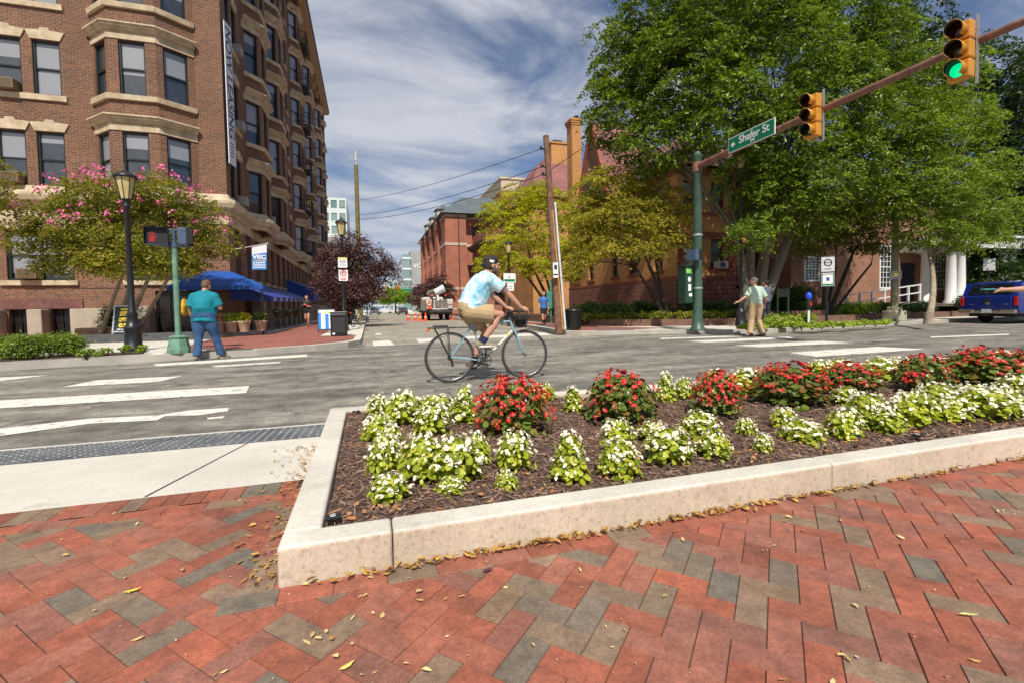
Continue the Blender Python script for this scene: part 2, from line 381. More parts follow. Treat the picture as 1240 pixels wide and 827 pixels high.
# ---------------------------------------------------------------- near sidewalk
# ramp: bricks end at Y 2.55 (z .15) and concrete falls to the road at 4.42
b = MB()
b.add([(-12, 2.55, .15), (-.29, 2.55, .15), (-.29, 3.78, .055), (-12, 3.78, .055)], [(0, 1, 2, 3)])
b.add([(-12, 4.345, .018), (-.29, 4.345, .018), (-.29, 4.42, .012), (-12, 4.42, .012)], [(0, 1, 2, 3)])
b.add([(-12, 4.42, .012), (-.29, 4.42, .012), (-.29, 4.42, -.1), (-12, 4.42, -.1)], [(3, 2, 1, 0)])
tag(b.build('concrete_ramp', m_conc), kind='structure')
b = MB(); b.bx(-1.13, -1.118, 2.56, 3.77, .02, .152); rj = b  # sawn joints in the ramp slab
b = MB()
for x in (-2.95, -1.02): b.add([(x-.005, 2.56, .1525), (x+.005, 2.56, .1525), (x+.165, 3.78, .0575), (x+.155, 3.78, .0575)], [(0, 1, 2, 3)])
tag(b.build('ramp_joint', mat('joint_dark', (.09, .07, .055), .95)), kind='structure')
# tactile strip with truncated domes
m_tac = mat('tactile_blue', (.085, .1, .118), .75, .35, 3, c2=(.17, .18, .19), bmp=.3)
b = MB(); b.add([(-12, 3.78, .0575), (-.29, 3.78, .0575), (-.29, 4.345, .0195), (-12, 4.345, .0195)], [(0, 1, 2, 3)])
tag(b.build('tactile_paving', m_tac), kind='structure')
V = []; F = []
k = 0
for iy in range(9):
    y = 3.815+iy*.061; z = .0575-(y-3.78)*.0673
    for ix in range(90):
        x = -.34-ix*.06
        n = 8; base = len(V)
        V += [(x+.013*cos(2*pi*a/n), y+.013*sin(2*pi*a/n), z-.001) for a in range(n)]+[(x+.0075*cos(2*pi*a/n), y+.0075*sin(2*pi*a/n), z+.005) for a in range(n)]
        F += [(base+a, base+(a+1) % n, base+n+(a+1) % n, base+n+a) for a in range(n)]+[(base+n, base+n+1, base+n+2, base+n+3), (base+n, base+n+3, base+n+4, base+n+7), (base+n+4, base+n+5, base+n+6, base+n+7)]
tag(link('tactile_dome', npmesh('domes', np.array(V), np.array(F), mat('dome_worn', (.16, .18, .2), .7, .6, 9, c2=(.36, .36, .36)))), kind='structure')
# real clay pavers in 90 degree herringbone
m, nt, p, o = newmat('clay_paver')
g = nt.nodes.new('ShaderNodeNewGeometry'); v = coords(nt)
red = ramp(nt, g.outputs['Random Per Island'], [(0, (.25, .085, .052)), (.1, (.31, .1, .058)), (.24, (.35, .105, .06)), (.38, (.31, .13, .09)), (.54, (.39, .115, .065)), (.64, (.3, .115, .08)), (.72, (.24, .11, .08)), (.725, (.28, .185, .125)), (.85, (.22, .155, .105)), (.93, (.17, .15, .12)), (1, (.25, .165, .1))])
c = mixc(nt, .8, red, ramp(nt, noise(nt, v, 13, 7, .75), [(.34, (.6, .58, .57)), (.66, (1.3, 1.28, 1.25))]), 'MULTIPLY')
c = mixc(nt, .7, c, ramp(nt, noise(nt, v, 130, 3, .8), [(.3, (.55, .55, .55)), (.7, (1.3, 1.3, 1.3))]), 'MULTIPLY')
c = mixc(nt, .55, c, ramp(nt, noise(nt, v, 2.2, 5, .6), [(.35, (.75, .73, .72)), (.65, (1.2, 1.17, 1.15))]), 'MULTIPLY')
sc_ = ramp(nt, noise(nt, coords(nt, 'Object', (1, 2.2, 1)), 26, 8, .75), [(.57, (0, 0, 0)), (.68, (.65, .65, .65))])
c = mixc(nt, sc_, c, (.09, .06, .055))
nt.links.new(c, p.inputs['Base Color']); p.inputs['Roughness'].default_value = .78; bump(nt, p, noise(nt, v, 160, 5, .8), .45, .003)
m_clay = m
def paver(V, F, c, u, w, L, Wd, z, tilt):
    """one slightly bevelled paver top with short sides"""
    be = .0016; gl, gw = L/2-.0009, Wd/2-.0009
    base = len(V)
    for (dx, dy, dz) in ((gl, gw, -.003), (gl-be, gw-be, 0)):
        for sx, sy in ((-1, -1), (1, -1), (1, 1), (-1, 1)):
            q = c+u*(sx*dx)+w*(sy*dy)
            V.append((q[0], q[1], z+dz+tilt[0]*sx*dx+tilt[1]*sy*dy))
    F += [(base+4, base+5, base+6, base+7)]+[(base+i, base+(i+1) % 4, base+4+(i+1) % 4, base+4+i) for i in range(4)]
V = []; F = []; rp = random.Random(3)
gy = R(46.7); u = np.array([sin(gy), cos(gy)]); w = np.array([-cos(gy), sin(gy)])
S_ = .079; org = np.array([.315, 1.30])
def tl(): return (rp.uniform(-.007, .007), rp.uniform(-.007, .007))
for i in range(-125, 125):
    for j in range(-125, 125):
        r = (i-j) % 4
        if r == 0: c = org+u*((i+1)*S_)+w*((j+.5)*S_); L, Wd = 2*S_, S_; uu, ww = u, w
        elif r == 3: c = org+u*((i+.5)*S_)+w*((j+1)*S_); L, Wd = 2*S_, S_; uu, ww = w, -u
        else: continue
        x, y = c
        if not (-6 < x < 8.5 and -2.2 < y): continue
        if x > -.25 and y > 1.64: continue
        if y > 2.42: continue
        paver(V, F, c, uu, ww, L, Wd, .15+rp.uniform(-.0006, .0006), tl())
# soldier course along the concrete, running course along the kerb of the planter and down its left side
e1, e2 = np.array([1., 0]), np.array([0, 1.])
x = -6.
while x < -.34: paver(V, F, np.array([x, 2.47]), e2, -e1, .15, S_, .1535, tl()); x += S_
x = -6.
while x < -.36: paver(V, F, np.array([x, 2.34]), e1, e2, .158, S_*.98, .1535, tl()); x += .158
x = -.36
while x < 8.5: paver(V, F, np.array([x, 1.513]), e1, e2, .158, .088, .1535, tl()); x += .158
y = 1.56
while y < 2.3: paver(V, F, np.array([-.345, y+.1]), e2, -e1, .218, .088, .1535, tl()); y += .218
tag(link('brick_sidewalk', npmesh('brick_sidewalk', np.array(V), np.array(F), m_clay)), kind='structure')
sheet('sidewalk_bed', [(-12, -30), (60, -30), (60, 2.55), (-12, 2.55)], .1455, mat('paver_joint', (.075, .05, .04), 1, .3, 30))
sheet('sidewalk_far', ccw([(-60, 2.55), (-12, 2.55), (-12, 4.42), (-60, 4.42)]), .14, m_conc)
sheet('kerb_strip', ccw([(-.29, 3.73), (60, 3.73), (60, 4.42), (-.29, 4.42)]), .012, m_conc, side=m_conc, zb=-.1)
# ---------------------------------------------------------------- raised planter
pl = empty('raised_planter', (-.29, 1.56, .15), 'low concrete kerbed planter full of begonias on the near brick sidewalk', 'planter')
ZT = .275
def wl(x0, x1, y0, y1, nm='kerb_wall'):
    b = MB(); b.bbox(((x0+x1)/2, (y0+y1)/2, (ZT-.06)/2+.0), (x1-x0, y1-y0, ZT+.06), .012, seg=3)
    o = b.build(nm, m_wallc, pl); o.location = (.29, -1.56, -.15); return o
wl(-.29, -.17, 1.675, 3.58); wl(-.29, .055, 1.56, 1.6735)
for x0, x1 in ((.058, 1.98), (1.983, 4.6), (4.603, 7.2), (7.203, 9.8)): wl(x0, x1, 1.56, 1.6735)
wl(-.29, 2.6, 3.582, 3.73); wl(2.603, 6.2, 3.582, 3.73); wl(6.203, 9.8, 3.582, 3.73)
# mulch: uneven sheet under thousands of shredded bark pieces
def mz(x, y): return .243+.018*sin(x*3.1+y*1.3)*cos(y*4.2-x)+.007*sin(x*11+2*y)*cos(y*13)
V = []; F = []; nx, ny = 150, 36
for j in range(ny+1):
    for i in range(nx+1):
        x = -.17+9.9*i/nx; y = 1.67+1.915*j/ny; V.append((x, y, mz(x, y)))
for j in range(ny):
    for i in range(nx): a = j*(nx+1)+i; F.append((a, a+1, a+nx+2, a+nx+1))
m_mul = mat('mulch', (.1, .055, .04), 1, .5, 45, c2=(.2, .125, .095), bmp=1, bscale=80, bdist=.02)
tag(link('mulch_bed', npmesh('mulch_bed', np.array(V), np.array(F), m_mul, True)), kind='structure')
m, nt, p, o = newmat('bark_chip'); g = nt.nodes.new('ShaderNodeNewGeometry')
nt.links.new(ramp(nt, g.outputs['Random Per Island'], [(0, (.07, .04, .03)), (.5, (.18, .105, .075)), (.85, (.32, .21, .15)), (.965, (.27, .17, .12)), (.97, (.42, .16, .06)), (1, (.5, .3, .16))]), p.inputs['Base Color']); p.inputs['Roughness'].default_value = .95
def chips(n, x0, x1, y0, y1, ln=(.015, .06), wd=(.002, .008), seed=1):
    g = np.random.default_rng(seed)
    x = g.uniform(x0, x1, n); y = g.uniform(y0, y1, n)
    z = .243+.018*np.sin(x*3.1+y*1.3)*np.cos(y*4.2-x)+.007*np.sin(x*11+2*y)*np.cos(y*13)+g.uniform(.001, .014, n)
    a = g.uniform(0, pi, n); t = g.normal(0, .3, n); L = g.uniform(*ln, n)/2; w_ = g.uniform(*wd, n)/2
    u_ = np.stack([np.cos(a)*np.cos(t), np.sin(a)*np.cos(t), np.sin(t)], 1)*L[:, None]
    v_ = np.stack([-np.sin(a), np.cos(a), g.normal(0, .5, n)], 1)*w_[:, None]
    c = np.stack([x, y, z], 1); h = np.zeros((n, 3)); h[:, 2] = .002+w_*.5
    P = np.stack([c-u_-v_*.6, c+u_*.9-v_, c+u_+v_*.5, c-u_*.8+v_, c+h], 1).reshape(-1, 3)
    b = np.arange(n)*5
    Fq = np.concatenate([np.stack([b+i, b+(i+1) % 4, b+4], 1) for i in range(4)])
    return P, Fq
P1, F1 = chips(15000, -.16, 2.6, 1.68, 3.57, seed=1); P2, F2 = chips(11000, 2.6, 9.5, 1.68, 3.57, (.03, .07), (.004, .012), 2)
tag(link('bark_mulch', npmesh('bark_mulch', np.concatenate([P1, P2]), np.concatenate([F1, F2+len(P1)]), MATS['bark_chip'])), 'dark brown shredded bark mulch covering the planter bed', 'mulch', kind='stuff')
# ---------------------------------------------------------------- begonias
m_bl = leafmat('begonia_leaf', (.18, .25, .02), (.46, .51, .045), (.7, .69, .12), .3, .35)
m_bld = leafmat('begonia_bronze_leaf', (.06, .11, .02), (.17, .23, .035), (.26, .09, .04), .3, .2)
def petalmat(n, a, b, rough=.5):
    m, nt, p, o = newmat(n); g = nt.nodes.new('ShaderNodeNewGeometry')
    nt.links.new(ramp(nt, g.outputs['Random Per Island'], [(0, a), (1, b)]), p.inputs['Base Color']); p.inputs['Roughness'].default_value = rough; return m
m_wp = petalmat('white_petal', (.8, .74, .56), (.93, .88, .74)); m_rp = petalmat('red_petal', (.38, .002, .008), (.6, .004, .014)); m_yc = mat('flower_centre', (.8, .55, .06), .7); m_st = mat('plant_stem', (.3, .34, .08), .6)
def rot_to(n):
    return Vector((0, 0, 1)).rotation_difference(Vector(n)).to_matrix()
def begonia(seed, H, Rr, nl, nf, ls, fs, shape='dome'):
    g = random.Random(seed); L = MB(); B = MB(); L.smooth = True
    for k in range(nl):
        t = g.random()**.7; a = g.uniform(0, 2*pi)
        if shape == 'dome': zc = H*(.06+.86*t); rr = Rr*sqrt(max(.05, 1-(max(0, t-.25)/.8)**2))*g.uniform(.35, 1.02)
        else: zc = H*(.06+.9*t); rr = Rr*(1.05-.75*t)*g.uniform(.3, 1)
        c = Vector((rr*cos(a), rr*sin(a), zc)); n = Vector((cos(a)*g.uniform(.1, 1.0), sin(a)*g.uniform(.1, 1.0), g.uniform(.25, 1.1))).normalized()
        M_ = rot_to(n) @ Matrix.Rotation(g.uniform(0, 6.28), 3, 'Z'); s_ = ls*g.uniform(.55, 1.15); nn = 7; cup = g.uniform(.1, .45)
        pts = [c+M_ @ Vector((s_*cos(2*pi*i/nn)*.78, s_*sin(2*pi*i/nn), cup*s_+g.uniform(-.1, .1)*s_)) for i in range(nn)]
        L.add([c]+pts, [(0, 1+i, 1+(i+1) % nn) for i in range(nn)])
    L.smooth = False; L.cur = 1
    for k in range(int(nl*.12)):
        a = g.uniform(0, 6.28); e = Vector((Rr*.7*cos(a), Rr*.7*sin(a), H*g.uniform(.4, .85))); L.tube([(e.x*.15, e.y*.15, 0), (e.x*.6, e.y*.6, e.z*.5), e], [.005, .004, .003], 4)
    for k in range(nf):
        t = g.random()**.55; a = g.uniform(0, 2*pi)
        if shape == 'dome': zc = H*(.22+.86*t); rr = Rr*sqrt(max(.04, 1-(max(0, t-.2)/.85)**2))*g.uniform(.75, 1.1)
        else: zc = H*(.15+.95*t); rr = Rr*(1.1-.8*t)*g.uniform(.7, 1.1)
        cc = Vector((rr*cos(a), rr*sin(a), zc)); n0 = Vector((cos(a)*.8, sin(a)*.8, g.uniform(.4, 1.3))).normalized()
        for q in range(g.choice((1, 2, 2, 3))):
            c = cc+Vector((g.uniform(-1, 1), g.uniform(-1, 1), g.uniform(-1, 1)))*fs*.9; n = (n0+Vector((g.uniform(-.5, .5), g.uniform(-.5, .5), g.uniform(-.3, .3)))).normalized()
            M_ = rot_to(n) @ Matrix.Rotation(g.uniform(0, 6.28), 3, 'Z'); s_ = fs*g.uniform(.7, 1.15)
            B.cur = 0
            vs_ = []; fsx = []
            for i in range(4):
                th = i*pi/2; rl = s_*(1 if i % 2 == 0 else .78); wv = s_*(.5 if i % 2 == 0 else .36)
                d = Vector((cos(th), sin(th), 0)); e = Vector((-sin(th), cos(th), 0)); b0 = len(vs_)
                vs_ += [Vector((0, 0, 0)), d*rl*.55-e*wv+Vector((0, 0, s_*.18)), d*rl+Vector((0, 0, s_*.12)), d*rl*.55+e*wv+Vector((0, 0, s_*.18))]
                fsx.append((b0, b0+1, b0+2, b0+3))
            vs_ = [vs_[0]]+[v for i, v in enumerate(vs_) if i % 4]
            fsx = [(0, 1+3*i, 2+3*i, 3+3*i) for i in range(4)]
            B.add([c+M_ @ v for v in vs_], fsx)
            B.cur = 1; r_ = s_*.2; B.add([c+M_ @ Vector((r_*cos(i*pi/2), r_*sin(i*pi/2), s_*.14)) for i in range(4)]+[c+M_ @ Vector((0, 0, s_*.36))], [(i, (i+1) % 4, 4) for i in range(4)])
    return L, B
SRC = {}
for kind, sd_, H, Rr, nl, nf, ls, fs, sh in (('w0', 11, .17, .115, 350, 64, .019, .0118, 'dome'), ('w1', 12, .18, .12, 370, 70, .019, .012, 'dome'), ('w2', 13, .2, .1, 330, 52, .02, .0118, 'cone'), ('w3', 14, .16, .12, 330, 50, .02, .0118, 'dome'),
        ('r0', 21, .27, .2, 760, 150, .02, .016, 'dome'), ('r1', 22, .26, .2, 860, 60, .021, .0165, 'dome'), ('r2', 23, .27, .19, 860, 110, .021, .016, 'dome')):
    L, B = begonia(sd_, H, Rr, nl, nf, ls, fs, sh); w_ = kind[0] == 'w'
    SRC[kind] = (L.mesh('foliage', [m_bl if w_ else m_bld, m_st]), B.mesh('blossoms', [m_wp if w_ else m_rp, m_yc]), H, Rr)
WH = [(472, 607, 50, 38), (466, 577, 46, 50), (474, 547, 34, 34), (458, 533, 40, 38), (458, 508, 28, 30), (489, 512, 50, 40), (528, 505, 46, 30), (524, 527, 50, 38), (513, 585, 66, 60), (552, 588, 60, 60), (546, 598, 34, 20), (577, 566, 40, 44), (563, 512, 36, 48), (624, 572, 44, 50), (613, 590, 26, 24), (690, 583, 50, 62), (694, 500, 26, 34), (655, 482, 40, 24),
      (748, 545, 46, 38), (750, 577, 48, 44), (791, 535, 36, 28), (809, 564, 54, 44), (847, 533, 44, 30), (863, 560, 42, 36), (806, 488, 26, 34), (829, 484, 28, 30), (866, 472, 34, 24), (903, 527, 28, 26), (924, 552, 26, 28), (906, 477, 50, 34), (949, 520, 30, 28), (971, 538, 46, 32), (1022, 530, 46, 34), (1025, 492, 36, 24), (1051, 516, 50, 42), (1075, 522, 38, 36), (1105, 518, 50, 44),
      (1134, 500, 44, 36), (1153, 511, 46, 32), (1192, 509, 52, 36), (1180, 494, 48, 30), (1213, 497, 40, 32), (1230, 505, 38, 30), (1229, 480, 40, 30), (993, 459, 44, 24), (1019, 454, 36, 24), (1066, 461, 50, 30), (1088, 462, 36, 28), (1233, 460, 30, 22), (1262, 500, 46, 34), (1268, 470, 50, 34), (1300, 480, 52, 34), (1145, 452, 40, 18)]
RD = [(622, 531, 92, 74, 'r0'), (752, 513, 86, 66, 'r1'), (868, 507, 64, 54, 'r0'), (955, 493, 84, 54, 'r2'), (1030, 481, 70, 42, 'r2'), (1118, 477, 62, 52, 'r1'), (1188, 469, 78, 46, 'r2'), (1262, 462, 70, 44, 'r1')]
ORD = 'first second third fourth fifth sixth seventh eighth ninth tenth eleventh twelfth thirteenth fourteenth fifteenth sixteenth seventeenth eighteenth nineteenth twentieth twenty-first twenty-second twenty-third twenty-fourth twenty-fifth twenty-sixth twenty-seventh twenty-eighth twenty-ninth thirtieth thirty-first thirty-second thirty-third'.split()
def plant(px, py, w_, h_, kind, label, group, cat):
    q = G(px, py, .25); y = min(max(q.y+w_*.35/565*q.y, 1.74), 3.5); x = q.x*(y/q.y); d = (Vector((x, y, .3))-CP).dot(cf)
    fo, bo, H, Rr = SRC[kind]; s = w_/2*d/565/Rr; sz = h_*d/565/H*.88
    e = empty('begonia', (x, y, mz(x, y)-.01), label, cat, rnd.uniform(0, 6.28), group); e.scale = (s, s, sz)
    link('foliage', fo, e); link('blossoms', bo, e); return e
rows = {'front': [], 'middle': [], 'back': []}
for k, (a, b_, c, d) in enumerate(WH):
    y = G(a, b_, .25).y; rows['front' if y < 2.25 else 'middle' if y < 2.95 else 'back'].append((G(a, b_, .25).x, k))
wl_lab = {}
for rn, L in rows.items():
    L.sort()
    for n_, (x, k) in enumerate(L): wl_lab[k] = 'white begonia in the %s row of the planter, %s from the left wall' % ({'front': 'kerbside front', 'middle': 'middle', 'back': 'roadside back'}[rn], ORD[n_])
for k, (a, b_, c, d) in enumerate(WH):
    plant(a, b_, c*1.04*rnd.uniform(.88, 1.12), d*1.05*rnd.uniform(.9, 1.08), 'w2' if d > c*1.15 else ('w0', 'w1', 'w3')[k % 3], wl_lab[k], 'white begonias in the planter', 'flower')
for k, (a, b_, c, d, kd) in enumerate(RD):
    plant(a, b_, c*1.04, d*1.0, kd, ['tall red begonia bush nearest the planter corner', 'sparse red begonia with mostly bronze-green leaves, second red bush from the left', 'dense bright red begonia, third red bush from the left', 'wide red begonia in the middle, fourth red bush from the left', 'red begonia touching the wide one, fifth red bush from the left', 'dark leafy red begonia, sixth red bush from the left', 'tall red begonia near the right frame edge, seventh red bush', 'red begonia cut by the right edge of the picture'][k], 'red begonias in the planter', 'flower')
g = random.Random(31)
for k, (x, y) in enumerate([(5.7, 1.95), (6.1, 2.1), (6.5, 1.9), (6.9, 2.15), (7.4, 2.0), (7.9, 2.1), (8.4, 1.95), (8.9, 2.1), (5.9, 3.2), (6.6, 3.3), (7.3, 3.2), (8.1, 3.3), (8.9, 3.2)]):
    fo, bo, H, Rr = SRC[('w0', 'w1', 'w3')[k % 3]]; e = empty('begonia', (x, y, mz(x, y)-.01), 'white begonia beyond the right edge of the picture, %s of the far %s row' % (ORD[k % 8], 'front' if k < 8 else 'back'), 'flower', g.uniform(0, 6.28), 'white begonias in the planter'); e.scale = (1.3, 1.3, 1.2); link('foliage', fo, e); link('blossoms', bo, e)
for k, x in enumerate((6.7, 7.6, 8.6)):
    fo, bo, H, Rr = SRC['r%d' % k]; e = empty('begonia', (x, 2.65, mz(x, 2.65)-.01), 'red begonia beyond the right edge of the picture, %s one out' % ORD[k], 'flower', k, 'red begonias in the planter'); link('foliage', fo, e); link('blossoms', bo, e)
# ---------------------------------------------------------------- fallen leaves and little things
m_lf = petalmat('dry_leaf', (.17, .065, .02), (.55, .32, .07), .7)
def leafpts(c, s, a, n_, g, w_=.38):
    M_ = rot_to(n_) @ Matrix.Rotation(a, 3, 'Z'); cv = g.uniform(-.1, .35)
    pr = [(-1, 0, 0), (-.45, -w_, cv), (.3, -w_*.9, cv), (1, 0, .15), (.3, w_*.9, cv), (-.45, w_, cv)]
    return [Vector(c)+M_ @ Vector((x*s, y*s, z*s)) for x, y, z in pr]
def leafmesh(spots, name, m):
    g = random.Random(5); b = MB()
    for (x, y, z, s) in spots:
        b.add(leafpts((x, y, z), s, g.uniform(0, 6.28), Vector((g.uniform(-.3, .3), g.uniform(-.3, .3), 1)).normalized(), g, g.uniform(.24, .62)), [(0, 1, 2, 3), (0, 3, 4, 5)])
    return b.build(name, m)
g = random.Random(9); sp_ = []
for k in range(420): xx = (g.choice((.1, .42, .7, 1.15, 1.35, 1.5, 1.9, 2.6, 3.3))+g.gauss(0, .16)) if k % 4 else g.uniform(-.2, 5.5); sp_.append((xx, 1.55-abs(g.gauss(0, .016)), .16+g.uniform(0, .014), g.uniform(.008, .021)))
for k in range(330): t = g.random(); sp_.append((-.31-abs(g.gauss(0, .09))*(.5+t), 1.55+t*1.9, .155+g.uniform(0, .01)-max(0, (1.55+t*1.9-2.55))*.078, g.uniform(.005, .015)))
tag(leafmesh(sp_, 'fallen_leaf_drift', m_lf), 'drift of small dry brown and yellow leaves along the planter wall', 'leaves', kind='stuff')
sp_ = []
for k in range(130):
    q = G(g.uniform(-20, 1260), g.uniform(600, 840), .155)
    if q.y < 1.5 or q.x < -.4: sp_.append((q.x, q.y, .157, g.uniform(.002, .007) if k % 3 else g.uniform(.008, .016)))
for k in range(26): q = G(g.uniform(350, 560), g.uniform(690, 820), .155); sp_.append((q.x, q.y, .157, g.uniform(.004, .014)))
tag(leafmesh(sp_, 'scattered_leaf_litter', petalmat('pale_leaf', (.4, .2, .05), (.72, .6, .28), .7)), 'tiny pale yellow leaf scraps scattered over the red brick paving', 'leaves', kind='stuff')
sp_ = []
for k in range(200):
    x = g.uniform(-.1, 4.5); y = g.uniform(1.69, 2.0); sp_.append((x, y, mz(x, y)+.014, g.uniform(.008, .02)))
tag(leafmesh(sp_, 'leaf_litter_on_mulch', petalmat('rust_leaf', (.4, .13, .04), (.55, .3, .12), .8)), 'rust coloured dry leaves lying on the mulch along the near kerb', 'leaves', kind='stuff')
def oneleaf(px, py, s, a, col, label, name='fallen_leaf', w_=.25):
    q = G(px, py, .156); b = MB(); g2 = random.Random(px)
    b.add(leafpts((0, 0, .003), s, a, (0, 0.05, 1), g2, w_), [(0, 1, 2, 3), (0, 3, 4, 5)])
    o = b.build(name, mat('leaf_%d' % px, col, .5), None, q); tag(o, label, 'leaf'); return o
oneleaf(160, 715, .024, .15, (.75, .5, .02), 'bright yellow narrow leaf lying on the bricks at lower left', w_=.24)
oneleaf(591, 691, .02, .1, (.12, .015, .05), 'dark purple leaf on the bricks in front of the planter wall', w_=.4)
oneleaf(420, 806, .02, .5, (.72, .55, .12), 'yellow leaf on the bricks near the bottom edge left of centre', w_=.35)
oneleaf(1173, 745, .024, -.5, (.6, .62, .2), 'pale green slender leaf on the bricks at lower right', w_=.2)
m_blk = mat('black_plastic', (.012, .012, .014), .35, .2)
for k, (px, py, lab) in enumerate([(396, 631, 'small black square light in the near left corner of the planter'), (428, 497, 'small black square light in the far left corner of the planter'), (1113, 529, 'small black light on the mulch at the near kerb, right half')]):
    q = G(px, py, .268); r = empty('garden_light', (q.x+.02, q.y+(.02 if k != 1 else -.05), .272), lab, 'light', .1, 'black corner lights of the planter')
    MB().bbox((0, 0, 0), (.052, .034, .012), .004).build('housing', m_blk, r)
    bb = MB(); n = 16
    pts = [(.011*cos(R(50)+i*R(260)/n), .008*sin(R(50)+i*R(260)/n), .0075) for i in range(n+1)]; bb.tube(pts, .0016, 5); bb.build('lens_ring', mat('lens_white', (.7, .72, .75), .3), r)
# ---------------------------------------------------------------- facade tools
def facade(mb, o, u, L, z0, z1, holes, rev=.2, us=0.0):
    """wall skin from o along u with openings (u0,u1,za,zb) and their reveals"""
    o = Vector(o); u = Vector(u).normalized(); n = u.cross(Vector((0, 0, 1)))
    us_ = sorted({0., L, *[h[0] for h in holes], *[h[1] for h in holes]}); zs = sorted({z0, z1, *[h[2] for h in holes], *[h[3] for h in holes]})
    P = lambda a, z, d=0: Vector((o.x, o.y, 0))+u*a+Vector((0, 0, z))-n*d
    for i in range(len(us_)-1):
        j = 0
        while j < len(zs)-1:
            a, b = us_[i], us_[i+1]; am = (a+b)/2
            def hole(k): zm = (zs[k]+zs[k+1])/2; return any(h[0] < am < h[1] and h[2] < zm < h[3] for h in holes)
            if hole(j): j += 1; continue
            k = j
            while k+1 < len(zs)-1 and not hole(k+1): k += 1
            za, zb = zs[j], zs[k+1]
            mb.add([P(a, za), P(b, za), P(b, zb), P(a, zb)], [(0, 1, 2, 3)], [[(a+us, za), (b+us, za), (b+us, zb), (a+us, zb)]]); j = k+1
    for (a, b, za, zb) in holes:
        for q, uv in (([P(a, za), P(a, za, rev), P(a, zb, rev), P(a, zb)], 'v'), ([P(b, za, rev), P(b, za), P(b, zb), P(b, zb, rev)], 'v'), ([P(a, zb), P(a, zb, rev), P(b, zb, rev), P(b, zb)], 'h'), ([P(a, za, rev), P(a, za), P(b, za), P(b, za, rev)], 'h')):
            mb.add(q, [(0, 1, 2, 3)], [[(0, za), (rev, za), (rev, zb), (0, zb)] if uv == 'v' else [(a, 0), (a, rev), (b, rev), (b, 0)]])
def mould(mb, path, prof):
    """sweep profile [(out, z)...] along an open path of xy points (outside is to the right of travel)"""
    path = [Vector((p[0], p[1], 0)) for p in path]; N = []
    for i in range(len(path)):
        ds = []
        if i: ds.append((path[i]-path[i-1]).normalized())
        if i < len(path)-1: ds.append((path[i+1]-path[i]).normalized())
        ns = [d.cross(Vector((0, 0, 1))) for d in ds]
        if len(ns) == 1: N.append(ns[0])
        else: a = (ns[0]+ns[1]); a.normalize(); N.append(a/max(.3, a.dot(ns[0])))
    m = len(prof); vs = [path[i]+N[i]*d+Vector((0, 0, z)) for i in range(len(path)) for d, z in prof]
    fs = [(i*m+k, (i+1)*m+k, (i+1)*m+(k+1) % m, i*m+(k+1) % m) for i in range(len(path)-1) for k in range(m)]
    mb.add(vs, fs); mb.add(vs[:m], [tuple(range(m))]); mb.add(vs[-m:], [tuple(range(m))[::-1]])
def win_mesh(name, w, h, fm, cols=1, rows=1, rail=True, fr=.06, dep=.12, sill=False):
    """frame with local x along the wall, y inward, z up; origin at lower left corner of the opening"""
    b = MB()
    for x0, x1, z0, z1 in ((0, fr, 0, h), (w-fr, w, 0, h), (fr, w-fr, h-fr, h), (fr, w-fr, 0, fr)): b.bx(x0, x1, .06, .06+dep, z0, z1)
    if rail: b.bx(fr, w-fr, .09, .15, h*.5-.03, h*.5+.03)
    for hs, y in (((fr, h*.5-.03), .115), ((h*.5+.03, h-fr), .1)) if rail else (((fr, h-fr), .1),):
        for c in range(1, cols): x = fr+(w-2*fr)*c/cols; b.bx(x-.015, x+.015, y-.012, y+.02, hs[0], hs[1])
        for r_ in range(1, rows): z = hs[0]+(hs[1]-hs[0])*r_/rows; b.bx(fr, w-fr, y-.01, y+.018, z-.015, z+.015)
    return b.mesh(name, fm)
def pane_mesh(name, w, h, m, fr=.06, y=.13, uvm=1):
    b = MB(); z0, z1 = fr, h-fr
    b.add([(fr, y+.02, z0), (w-fr, y+.02, z0), (w-fr, y+.02, h/2), (fr, y+.02, h/2)], [(0, 1, 2, 3)], [[(0, 0), (1, 0), (1, .5), (0, .5)]])
    b.add([(fr, y, h/2), (w-fr, y, h/2), (w-fr, y, z1), (fr, y, z1)], [(0, 1, 2, 3)], [[(0, .5), (1, .5), (1, 1), (0, 1)]])
    return b.mesh(name, m)
m_gr = mat('window_green', (.012, .022, .022), .4, .2); m_stone = mat('limestone', (.5, .38, .24), .8, .25, 3, c2=(.68, .55, .38), bmp=.3, bscale=30)
m_stone2 = mat('stone_grey_tan', (.42, .36, .28), .8, .2, 2, bmp=.3, bscale=30)
m_brL = brickmat('apartment_brick', (.2, .078, .042), (.115, .05, .034), (.29, .22, .14), .21, .072, .008)
m_brG = brickmat('ground_floor_brick', (.24, .105, .06), (.13, .06, .04), (.3, .21, .14), .21, .072, .008)
m_gl = glassmat('pane_glass', (.012, .015, .02), (.34, .35, .38))
